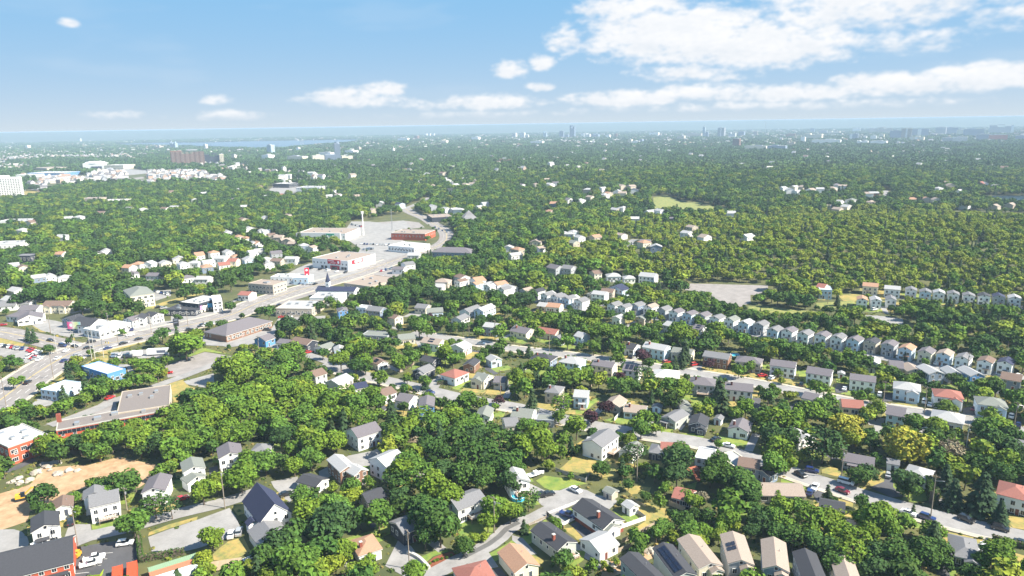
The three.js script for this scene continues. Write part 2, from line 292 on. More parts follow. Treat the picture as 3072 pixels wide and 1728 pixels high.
[-1449.59,-2282.67,-0.518,81.52,65.22,7.0,"F","T","t","","low tan hall behind the blue warehouse"],
[-1274.23,-1919.2,-0.037,55.29,37.83,7.0,"F","W","w","","small white warehouse beside the blue one"],
[23.82,-463.18,-0.76,5.8,8.0,5.9,"f","W","g","R","white row house, first from the far end of long row"],
[30.15,-458.54,-0.76,5.8,8.0,5.9,"f","W","g","R","white row house, second from the far end of long row"],
[37.22,-452.62,-0.76,5.8,8.0,5.9,"f","B","g","R","pale blue row house, third from the far end of long row"],
[44.44,-446.81,-0.76,5.8,8.0,5.9,"f","W","g","R","white row house, fourth from the far end of long row"],
[64.39,-433.91,-0.76,5.8,8.0,5.9,"f","W","g","R","white row house, fifth from the far end of long row"],
[70.1,-428.66,-0.76,5.8,8.0,5.9,"f","W","g","R","white row house, sixth from the far end of long row"],
[78.43,-432.22,-0.76,5.8,8.0,5.9,"f","K","g","R","slate blue row house, seventh from the far end of long row"],
[85.87,-427.32,-0.76,5.8,8.0,5.9,"f","W","t","R","white row house, eighth from the far end of long row"],
[92.83,-420.97,-0.76,5.8,8.0,5.9,"f","G","g","R","grey row house, ninth from the far end of long row"],
[99.0,-414.84,-0.76,5.8,8.0,5.9,"f","W","p","R","white row house, tenth from the far end of long row"],
[105.85,-409.89,-0.76,5.8,8.0,5.9,"f","B","p","R","pale blue row house, eleventh from the far end of long row"],
[112.83,-406.11,-0.76,5.8,8.0,5.9,"f","G","p","R","grey row house, twelfth from the far end of long row"],
[119.38,-400.31,-0.76,5.8,8.0,5.9,"f","W","g","R","white row house, thirteenth from the far end of long row"],
[126.35,-395.65,-0.76,5.8,8.0,5.9,"f","W","n","R","white row house, fourteenth from the far end of long row"],
[132.53,-389.13,-0.76,5.8,8.0,5.9,"f","B","l","R","pale blue row house, fifteenth from the far end of long row"],
[139.78,-385.64,-0.76,5.8,8.0,5.9,"f","G","g","R","grey row house, sixteenth from the far end of long row"],
[143.71,-374.79,-0.76,5.8,8.0,5.9,"f","B","g","R","pale blue row house, seventeenth from the far end of long row"],
[150.7,-372.47,-0.76,5.8,8.0,5.9,"f","W","p","R","white row house, eighteenth from the far end of long row"],
[156.96,-366.56,-0.76,5.8,8.0,5.9,"f","W","g","R","white row house, nineteenth from the far end of long row"],
[164.9,-363.36,-0.76,5.8,8.0,5.9,"f","W","p","R","white row house, twentieth from the far end of long row"],
[171.57,-359.41,-0.76,5.8,8.0,5.9,"f","W","g","R","white row house, twenty-first from the far end of long row"],
[177.97,-354.69,-0.76,5.8,8.0,5.9,"f","B","p","R","pale blue row house, twenty-second from the far end of long row"],
[184.86,-350.88,-0.76,5.8,8.0,5.9,"f","T","d","R","tan row house, twenty-third from the far end of long row"],
[191.69,-346.31,-0.76,5.8,8.0,5.9,"f","G","p","R","grey row house, twenty-fourth from the far end of long row"],
[196.84,-339.54,-0.76,5.8,8.0,5.9,"f","B","o","R","pale blue row house, twenty-fifth from the far end of long row"],
[203.17,-333.68,-0.76,5.8,8.0,5.9,"f","C","p","R","cream row house, twenty-sixth from the far end of long row"],
[210.14,-330.23,-0.76,5.8,8.0,5.9,"f","B","t","R","pale blue row house, twenty-seventh from the far end of long row"],
[215.43,-323.96,-0.76,5.8,8.0,5.9,"f","W","g","R","white row house, twenty-eighth from the far end of long row"],
[223.0,-319.2,-0.76,5.8,8.0,5.9,"f","W","b","R","white row house, twenty-ninth from the far end of long row"],
[230.65,-316.67,-0.76,5.8,8.0,5.9,"f","W","v","R","white row house, thirtieth from the far end of long row"],
[-37.29,-512.25,-0.76,5.8,8.0,5.4,"f","W","b","","white row house, first in the short row under the wood"],
[-25.15,-501.94,-0.76,5.8,8.0,5.4,"f","B","o","","pale blue row house, second in the short row under the wood"],
[-14.91,-493.42,-0.76,5.8,8.0,5.4,"f","W","l","","white row house, third in the short row under the wood"],
[-4.98,-484.04,-0.76,5.8,8.0,5.4,"f","W","g","","white row house, fourth in the short row under the wood"],
[10.12,-478.99,-0.76,5.8,8.0,5.4,"f","G","t","","grey row house, fifth in the short row under the wood"],
[18.22,-475.87,-0.76,5.8,8.0,5.4,"f","W","d","","white row house, sixth in the short row under the wood"],
[24.52,-466.39,-0.76,5.8,8.0,5.4,"f","W","l","","white row house, seventh in the short row under the wood"],
[31.96,-458.18,-0.76,5.8,8.0,5.4,"f","B","g","","pale blue row house, eighth in the short row under the wood"],
[39.52,-454.33,-0.76,5.8,8.0,5.4,"f","W","l","","white row house, ninth in the short row under the wood"],
[45.27,-446.65,-0.76,5.8,8.0,5.4,"f","W","g","","white row house, tenth in the short row under the wood"],
[239.38,-463.66,-0.5,9.0,8.0,5.6,"p","C","o","R","cream house, first in the row below the yellow-green hill"],
[249.86,-455.74,-0.5,9.0,8.0,5.6,"p","W","l","R","white house, second in the row below the yellow-green hill"],
[260.02,-451.87,-0.5,6.2,8.0,5.6,"f","W","g","R","white house, third in the row below the yellow-green hill"],
[266.35,-446.56,-0.5,6.2,8.0,5.6,"f","B","g","R","pale blue house, fourth in the row below the yellow-green hill"],
[273.58,-444.03,-0.5,6.2,8.0,5.6,"f","W","l","R","white house, fifth in the row below the yellow-green hill"],
[280.7,-440.63,-0.5,6.2,8.0,5.6,"f","W","g","R","white house, sixth in the row below the yellow-green hill"],
[287.91,-436.36,-0.5,6.2,8.0,5.6,"f","W","g","R","white house, seventh in the row below the yellow-green hill"],
[296.39,-434.75,-0.5,6.2,8.0,5.6,"f","W","d","R","white house, eighth in the row below the yellow-green hill"],
[304.03,-432.33,-0.5,6.2,8.0,5.6,"f","G","v","R","grey house, ninth in the row below the yellow-green hill"],
[311.72,-429.06,-0.5,6.2,8.0,5.6,"f","W","l","R","white house, tenth in the row below the yellow-green hill"]];
const TOWN_MAP = [
[-324.57,-610.24,-0.11,8.62,8.88,4.58,"h","W","o","c0"],
[-316.98,-614.12,-0.14,9.56,7.95,3.98,"f","W","l","c0"],
[-304.72,-617.62,-0.87,8.73,8.65,3.82,"p","C","l","c0"],
[-298.67,-631.32,0.51,10.63,8.29,4.58,"f","C","l","c0"],
[-323.12,-592.48,-0.32,8.28,8.74,5.27,"p","W","o","c0"],
[-281.96,-601.88,-0.84,9.68,7.64,5.59,"h","W","l","c0"],
[-275.33,-610.26,-0.15,10.34,7.53,4.76,"h","W","l","c0"],
[-287.77,-647.71,-0.92,10.96,7.89,5.2,"f","W","o","c0"],
[-277.84,-657.1,0.7,8.01,8.2,5.56,"h","W","o","c0"],
[-266.55,-663.92,-0.87,9.64,8.66,4.57,"p","W","l","c0"],
[-251.59,-641.49,-1.0,9.42,7.59,4.15,"h","W","o","c0"],
[-258.75,-627.41,-0.18,9.91,8.72,5.45,"p","W","l","c0"],
[-265.61,-613.92,0.7,10.05,8.14,4.73,"p","W","l","c0"],
[-256.92,-590.81,-1.03,10.51,8.77,4.89,"h","K","o","c0"],
[-247.46,-603.05,-1.03,8.96,8.93,4.05,"f","W","r","c0"],
[-242.14,-611.6,-0.1,8.26,8.72,5.59,"p","C","r","c0"],
[-233.88,-624.86,-0.98,9.53,8.94,4.34,"p","B","l","c0"],
[-241.24,-655.89,0.69,8.33,8.22,5.3,"p","W","l","c0"],
[-319.09,-797.91,-0.96,10.4,7.53,4.75,"p","W","l","c0"],
[-294.91,-765.86,-0.83,10.4,7.58,3.98,"h","W","o","c0"],
[-278.22,-743.35,-0.9,9.0,8.04,5.44,"h","W","o","c0"],
[-261.19,-715.57,0.58,10.7,8.0,3.77,"f","W","l","c0"],
[-302.09,-819.37,0.64,10.68,8.95,5.14,"f","W","l","c0"],
[-421.43,-605.18,-0.85,8.78,8.4,4.27,"p","C","b","c0"],
[-435.34,-613.04,0.63,9.03,8.77,4.86,"p","B","l","c0"],
[-357.33,-558.94,0.57,9.57,8.51,4.16,"h","W","l","c0"],
[-372.41,-563.98,0.65,8.29,7.65,4.29,"f","W","l","c0"],
[-377.35,-556.72,0.7,10.27,8.82,5.31,"p","K","l","c0"],
[-307.2,-566.48,0.62,8.91,8.74,4.92,"h","W","p","c0"],
[-285.94,-560.79,-0.15,10.81,8.61,4.37,"p","W","p","c0"],
[-254.25,-546.75,0.69,9.38,8.13,4.87,"h","W","p","c0"],
[-240.54,-545.58,-0.09,10.37,8.25,4.02,"p","W","l","c0"],
[-490.48,-776.23,-0.14,12.83,11.24,5.05,"p","W","l","c0"],
[-391.62,-681.77,0.58,8.96,8.05,4.56,"f","W","l","c0"],
[-393.24,-670.96,-1.01,8.4,7.95,3.87,"p","W","p","c0"],
[-427.88,-668.81,-0.16,9.8,9.0,4.72,"p","W","o","c0"],
[-533.87,-1037.09,0.63,12.21,10.51,5.39,"h","W","l","c0"],
[-524.0,-1047.97,0.63,11.16,9.84,4.68,"p","W","l","c0"],
[-505.97,-1045.3,-0.32,10.62,9.49,5.2,"p","W","b","c0"],
[-499.62,-1063.25,-0.18,12.91,10.55,4.9,"p","W","l","c0"],
[-557.6,-1046.67,-0.14,11.87,10.58,5.77,"p","W","l","c0"],
[-578.14,-1007.72,-0.17,13.71,10.82,4.95,"p","T","b","c0"],
[-576.84,-952.93,-0.22,12.67,11.0,5.57,"h","W","l","c0"],
[-592.68,-954.95,-1.02,10.58,10.14,4.5,"f","W","l","c0"],
[-509.35,-1154.74,-1.03,12.77,10.47,6.43,"h","W","l","c0"],
[-545.57,-1276.09,-0.84,11.42,10.31,5.35,"f","D","l","c0"],
[-447.84,-1166.09,-0.1,13.49,9.57,4.55,"p","K","p","c0"],
[-604.64,-897.75,-0.31,10.65,10.93,6.83,"f","C","b","c0"],
[-573.58,-834.04,-0.32,11.1,10.83,5.72,"h","W","l","c0"],
[-508.58,-1343.43,0.72,10.33,9.67,5.65,"h","C","l","c0"],
[-618.91,-1308.5,-1.07,10.72,10.17,6.73,"f","C","b","c0"],
[-387.43,-1039.38,0.54,10.71,11.18,6.07,"p","W","l","c0"],
[-339.21,-902.6,-0.84,11.24,10.23,5.41,"p","T","b","c0"],
[-284.23,-809.33,-1.06,9.24,7.6,3.93,"p","W","l","c1"],
[-274.18,-792.74,0.56,8.24,8.15,5.22,"p","W","l","c1"],
[-263.36,-776.61,-0.96,8.08,7.92,3.75,"f","T","b","c1"],
[-252.89,-757.54,-0.11,10.14,8.75,3.87,"f","T","t","c1"],
[-244.55,-746.24,-0.1,9.3,8.89,5.52,"p","T","t","c1"],
[-236.43,-735.22,-0.93,8.63,7.81,3.8,"f","T","t","c1"],
[-228.54,-724.49,-0.18,10.37,7.82,4.91,"f","T","t","c1"],
[-220.85,-714.03,-0.13,8.52,8.29,3.62,"p","T","t","c1"],
[-203.2,-690.58,0.56,8.7,7.92,5.31,"h","K","l","c1"],
[-191.9,-677.58,-0.3,8.26,8.7,5.06,"f","W","t","c1"],
[-218.58,-653.37,0.49,9.86,8.85,4.65,"p","G","p","c1"],
[-217.75,-623.15,0.59,9.45,7.65,4.34,"h","W","l","c1"],
[-205.23,-617.04,-0.27,10.25,8.71,3.99,"p","T","b","c1"],
[-194.04,-620.52,-0.16,10.93,8.08,5.11,"p","W","l","c1"],
[-208.04,-599.07,-0.98,8.67,8.05,4.91,"p","W","l","c1"],
[-256.37,-715.03,-0.86,8.89,8.65,4.24,"p","W","o","c1"],
[-240.66,-672.07,0.69,9.46,8.44,4.29,"p","W","l","c1"],
[-91.37,-568.51,-0.2,9.35,7.95,3.95,"p","W","p","c1"],
[-85.7,-580.01,-1.0,9.09,8.71,5.39,"f","W","g","c1"],
[-37.68,-524.79,-0.97,10.7,8.38,5.59,"p","W","b","c1"],
[-25.23,-513.33,-0.93,9.54,8.64,5.27,"f","W","o","c1"],
[-15.52,-505.79,-0.24,9.14,8.39,3.69,"h","W","l","c1"],
[-8.93,-498.81,0.62,9.33,8.46,5.51,"p","W","o","c1"],
[-1.81,-491.96,0.64,8.62,8.96,4.37,"f","W","l","c1"],
[-54.31,-503.81,-0.2,10.02,8.83,3.72,"p","W","l","c1"],
[-50.83,-513.04,-0.27,10.57,8.76,5.13,"h","T","t","c1"],
[-2.68,-645.09,-0.19,9.03,8.9,5.24,"f","W","l","c1"],
[-108.18,-991.94,-1.01,11.41,11.05,6.6,"p","G","l","c1"],
[-88.06,-967.07,-0.87,10.68,9.76,6.2,"p","W","l","c1"],
[-77.13,-965.26,-0.92,10.4,10.26,5.4,"f","G","l","c1"],
[-69.96,-958.85,-0.21,12.8,9.65,5.9,"h","W","l","c1"],
[-36.97,-1011.76,0.5,10.25,10.18,6.72,"p","W","l","c1"],
[-43.19,-991.24,0.66,11.0,9.97,4.82,"p","C","l","c1"],
[-160.27,-1035.47,-0.93,13.66,9.46,6.43,"p","B","v","c1"],
[-192.3,-1053.7,-0.14,10.59,9.55,6.44,"f","W","l","c1"],
[-189.61,-983.86,0.58,10.14,9.76,4.97,"f","T","t","c1"],
[-249.61,-1159.77,-0.89,10.92,10.47,5.74,"f","T","t","c1"],
[-140.85,-1306.3,0.57,12.82,9.62,5.1,"h","C","t","c1"],
[-100.76,-1211.78,-0.32,12.9,10.12,6.1,"p","W","d","c1"],
[-301.68,-1188.04,0.67,12.47,10.12,4.81,"p","W","l","c1"],
[-309.79,-1256.19,-0.32,10.29,10.93,5.79,"p","W","n","c1"],
[-284.15,-1183.59,-0.89,11.98,10.74,6.86,"p","W","t","c1"],
[-408.59,-1197.09,-1.01,13.41,10.26,5.02,"f","W","l","c1"],
[-390.92,-1225.79,-0.14,12.55,9.85,4.64,"p","W","r","c1"],
[-479.85,-1377.07,-0.22,11.98,10.65,6.41,"f","T","b","c1"],
[-291.67,-935.66,-0.84,10.04,10.0,5.3,"p","T","t","c1"],
[-314.45,-913.83,-0.85,10.6,11.2,5.31,"p","W","l","c1"],
[-68.4,-1380.36,-0.1,10.12,9.53,5.01,"f","T","t","c1"],
[-68.78,-1311.91,-0.32,12.45,10.07,5.15,"p","W","t","c1"],
[-80.66,-1297.86,-1.01,10.84,10.78,5.94,"p","C","t","c1"],
[-91.71,-1449.23,0.7,12.76,10.01,6.04,"h","W","l","c1"],
[-148.97,-1594.36,-0.83,16.9,14.37,8.82,"p","T","b","c1"],
[-131.56,-1470.01,-1.03,12.4,10.61,5.65,"p","W","l","c1"],
[-120.46,-1409.57,0.5,12.06,11.17,5.58,"h","W","l","c1"],
[-110.33,-1355.21,-0.24,10.71,10.09,4.73,"f","W","l","c1"],
[-101.16,-1307.76,0.71,12.91,10.26,4.9,"p","W","l","c1"],
[-179.37,-1413.06,0.5,10.98,10.59,4.92,"h","W","l","c1"],
[-355.95,-1626.26,0.72,14.05,13.08,7.39,"p","C","t","c1"],
[-437.65,-1621.36,0.71,17.07,13.95,8.12,"p","W","l","c1"],
[-423.28,-1617.64,-0.26,12.82,12.25,8.63,"p","W","p","c1"],
[-466.91,-1696.82,-0.29,15.92,12.75,8.41,"p","W","l","c1"],
[-513.49,-1627.93,-0.25,17.33,13.34,8.22,"p","W","l","c1"],
[-507.48,-1652.76,-0.2,13.36,12.81,7.21,"p","W","l","c1"],
[-87.33,-630.5,-0.1,10.51,8.09,3.74,"p","W","l","c1"],
[5.91,-632.49,-0.85,10.52,8.01,5.32,"h","T","o","c2"],
[3.05,-608.67,0.49,10.89,7.66,4.89,"p","W","l","c2"],
[23.69,-679.45,-0.2,10.77,8.08,3.63,"f","C","t","c2"],
[26.69,-637.86,0.68,9.23,8.62,4.27,"p","W","t","c2"],
[64.7,-732.4,-0.98,8.4,7.91,4.96,"h","B","l","c2"],
[55.06,-727.32,-0.95,8.87,8.11,4.36,"h","W","l","c2"],
[59.72,-721.86,-0.22,8.77,7.61,4.17,"h","W","l","c2"],
[66.44,-686.29,0.49,8.02,8.42,5.48,"f","W","l","c2"],
[58.08,-657.05,0.71,8.68,7.89,5.03,"f","T","n","c2"],
[82.89,-694.81,0.58,9.63,8.48,3.93,"p","T","o","c2"],
[108.53,-696.41,-1.01,9.6,7.68,4.4,"p","W","t","c2"],
[120.05,-636.86,0.49,9.25,8.87,5.32,"h","C","o","c2"],
[123.38,-649.97,-0.32,9.59,7.95,3.87,"p","K","p","c2"],
[126.31,-614.34,-0.15,9.62,7.81,5.13,"f","K","l","c2"],
[169.47,-681.68,-0.87,9.2,8.94,4.99,"p","W","l","c2"],
[179.76,-655.74,0.57,10.89,7.82,3.77,"f","W","t","c2"],
[184.88,-724.07,-1.01,9.31,8.43,5.3,"p","T","t","c2"],
[215.01,-642.44,0.57,10.24,8.06,4.45,"p","W","w","c2"],
[188.16,-834.83,-0.2,8.61,8.95,3.78,"p","N","p","c2"],
[176.65,-902.38,0.6,13.69,9.89,4.83,"p","W","l","c2"],
[188.79,-900.2,-1.07,12.31,10.04,6.55,"p","W","l","c2"],
[147.39,-932.97,0.61,10.2,9.98,6.77,"h","W","l","c2"],
[137.22,-934.67,-0.96,13.49,10.03,4.68,"p","T","l","c2"],
[146.42,-840.01,-0.18,10.4,8.05,4.64,"p","W","w","c2"],
[266.53,-862.27,-0.17,11.03,11.12,5.92,"p","W","l","c2"],
[83.78,-1031.47,0.67,12.52,9.94,6.13,"f","W","p","c2"],
[101.18,-1033.37,0.61,11.21,10.2,5.21,"h","W","l","c2"],
[119.27,-1067.02,-0.97,11.85,9.43,4.77,"p","C","t","c2"],
[60.6,-1004.17,-0.28,11.17,10.68,5.46,"p","K","o","c2"],
[52.13,-928.67,0.61,10.49,9.54,4.78,"f","T","o","c2"],
[150.87,-1103.6,-0.98,10.19,9.91,4.52,"p","T","o","c2"],
[165.77,-1111.25,-0.3,13.48,10.37,5.07,"f","W","l","c2"],
[170.8,-1093.77,-0.26,12.43,10.34,5.49,"p","C","t","c2"],
[193.72,-1121.55,-0.16,13.55,9.89,5.46,"f","W","p","c2"],
[146.84,-1144.32,0.63,11.02,9.55,6.57,"p","W","l","c2"],
[122.48,-1139.03,-0.32,12.6,10.0,6.33,"h","T","l","c2"],
[67.05,-1321.09,0.54,13.42,10.52,5.51,"p","T","t","c2"],
[78.4,-1240.92,-0.16,10.67,9.88,6.7,"p","W","p","c2"],
[67.49,-1229.92,-0.9,12.0,11.08,6.15,"p","W","l","c2"],
[44.01,-1239.75,-0.9,10.81,11.02,5.84,"h","C","t","c2"],
[20.17,-1250.19,-1.01,11.02,10.39,4.62,"p","W","p","c2"],
[140.82,-1073.23,-1.05,11.89,10.04,6.7,"h","W","l","c2"],
[180.14,-1165.24,-1.04,10.29,10.44,6.45,"p","T","t","c2"],
[195.61,-1161.2,0.61,13.02,10.6,6.02,"p","T","t","c2"],
[107.86,-1913.88,0.52,13.63,14.27,8.34,"p","W","l","c2"],
[195.29,-1542.18,0.61,14.84,14.29,7.75,"f","T","t","c2"],
[423.2,-1113.14,0.58,11.8,9.49,4.89,"p","W","l","c3"],
[444.5,-1122.32,0.65,13.31,10.45,4.87,"p","C","l","c3"],
[455.88,-1121.58,-1.03,11.99,9.75,5.19,"h","T","t","c3"],
[428.38,-1070.86,0.61,12.81,9.66,5.61,"p","W","l","c3"],
[422.09,-1081.72,-0.09,12.78,10.92,6.2,"f","W","l","c3"],
[454.7,-1084.32,0.67,12.72,10.69,5.57,"p","W","t","c3"],
[470.02,-1088.54,-0.2,11.52,9.57,6.43,"p","W","l","c3"],
[496.89,-1108.55,-0.92,13.56,10.37,4.61,"h","C","t","c3"],
[516.67,-1135.84,-0.16,11.8,11.16,5.61,"h","W","p","c3"],
[518.45,-1118.82,-0.32,12.98,9.65,6.49,"p","W","t","c3"],
[446.79,-972.16,0.63,10.09,10.73,4.54,"f","W","l","c3"],
[465.89,-975.37,0.62,12.97,11.11,5.95,"h","W","n","c3"],
[413.19,-923.07,0.58,12.13,10.79,4.63,"f","C","t","c3"],
[410.83,-894.87,-0.91,10.32,10.37,4.51,"p","T","t","c3"],
[426.44,-904.32,0.58,12.63,10.1,6.45,"f","C","l","c3"],
[481.29,-952.79,0.5,13.36,9.9,5.84,"h","C","t","c3"],
[522.13,-1043.35,-0.24,11.95,10.48,5.36,"p","W","t","c3"],
[529.18,-1042.93,-0.16,12.6,9.64,6.25,"p","N","l","c3"],
[554.59,-988.44,-0.18,11.33,10.48,4.51,"p","T","o","c3"],
[568.57,-976.65,-0.3,11.88,10.4,6.25,"f","T","o","c3"],
[575.6,-965.32,-0.19,11.07,11.15,6.59,"f","C","t","c3"],
[714.77,-1174.42,-0.85,10.02,10.3,5.44,"p","W","t","c3"],
[671.11,-1070.93,-0.97,11.08,11.12,4.52,"f","W","l","c3"],
[686.74,-1119.46,-0.12,13.64,10.46,6.97,"f","T","t","c3"],
[763.27,-1163.49,-0.98,12.76,9.58,5.6,"f","N","r","c3"],
[770.51,-1135.39,-0.29,13.03,10.07,4.68,"p","W","n","c3"],
[653.61,-1094.64,0.49,10.81,10.41,5.76,"h","W","l","c3"],
[580.53,-909.41,0.63,10.61,10.84,6.61,"p","W","w","c3"],
[638.53,-909.7,0.62,12.26,10.21,5.73,"p","T","t","c3"],
[612.14,-900.58,0.61,10.7,10.84,5.25,"p","T","t","c3"],
[770.03,-1163.93,-0.29,13.51,10.89,4.86,"f","W","l","c3"]];
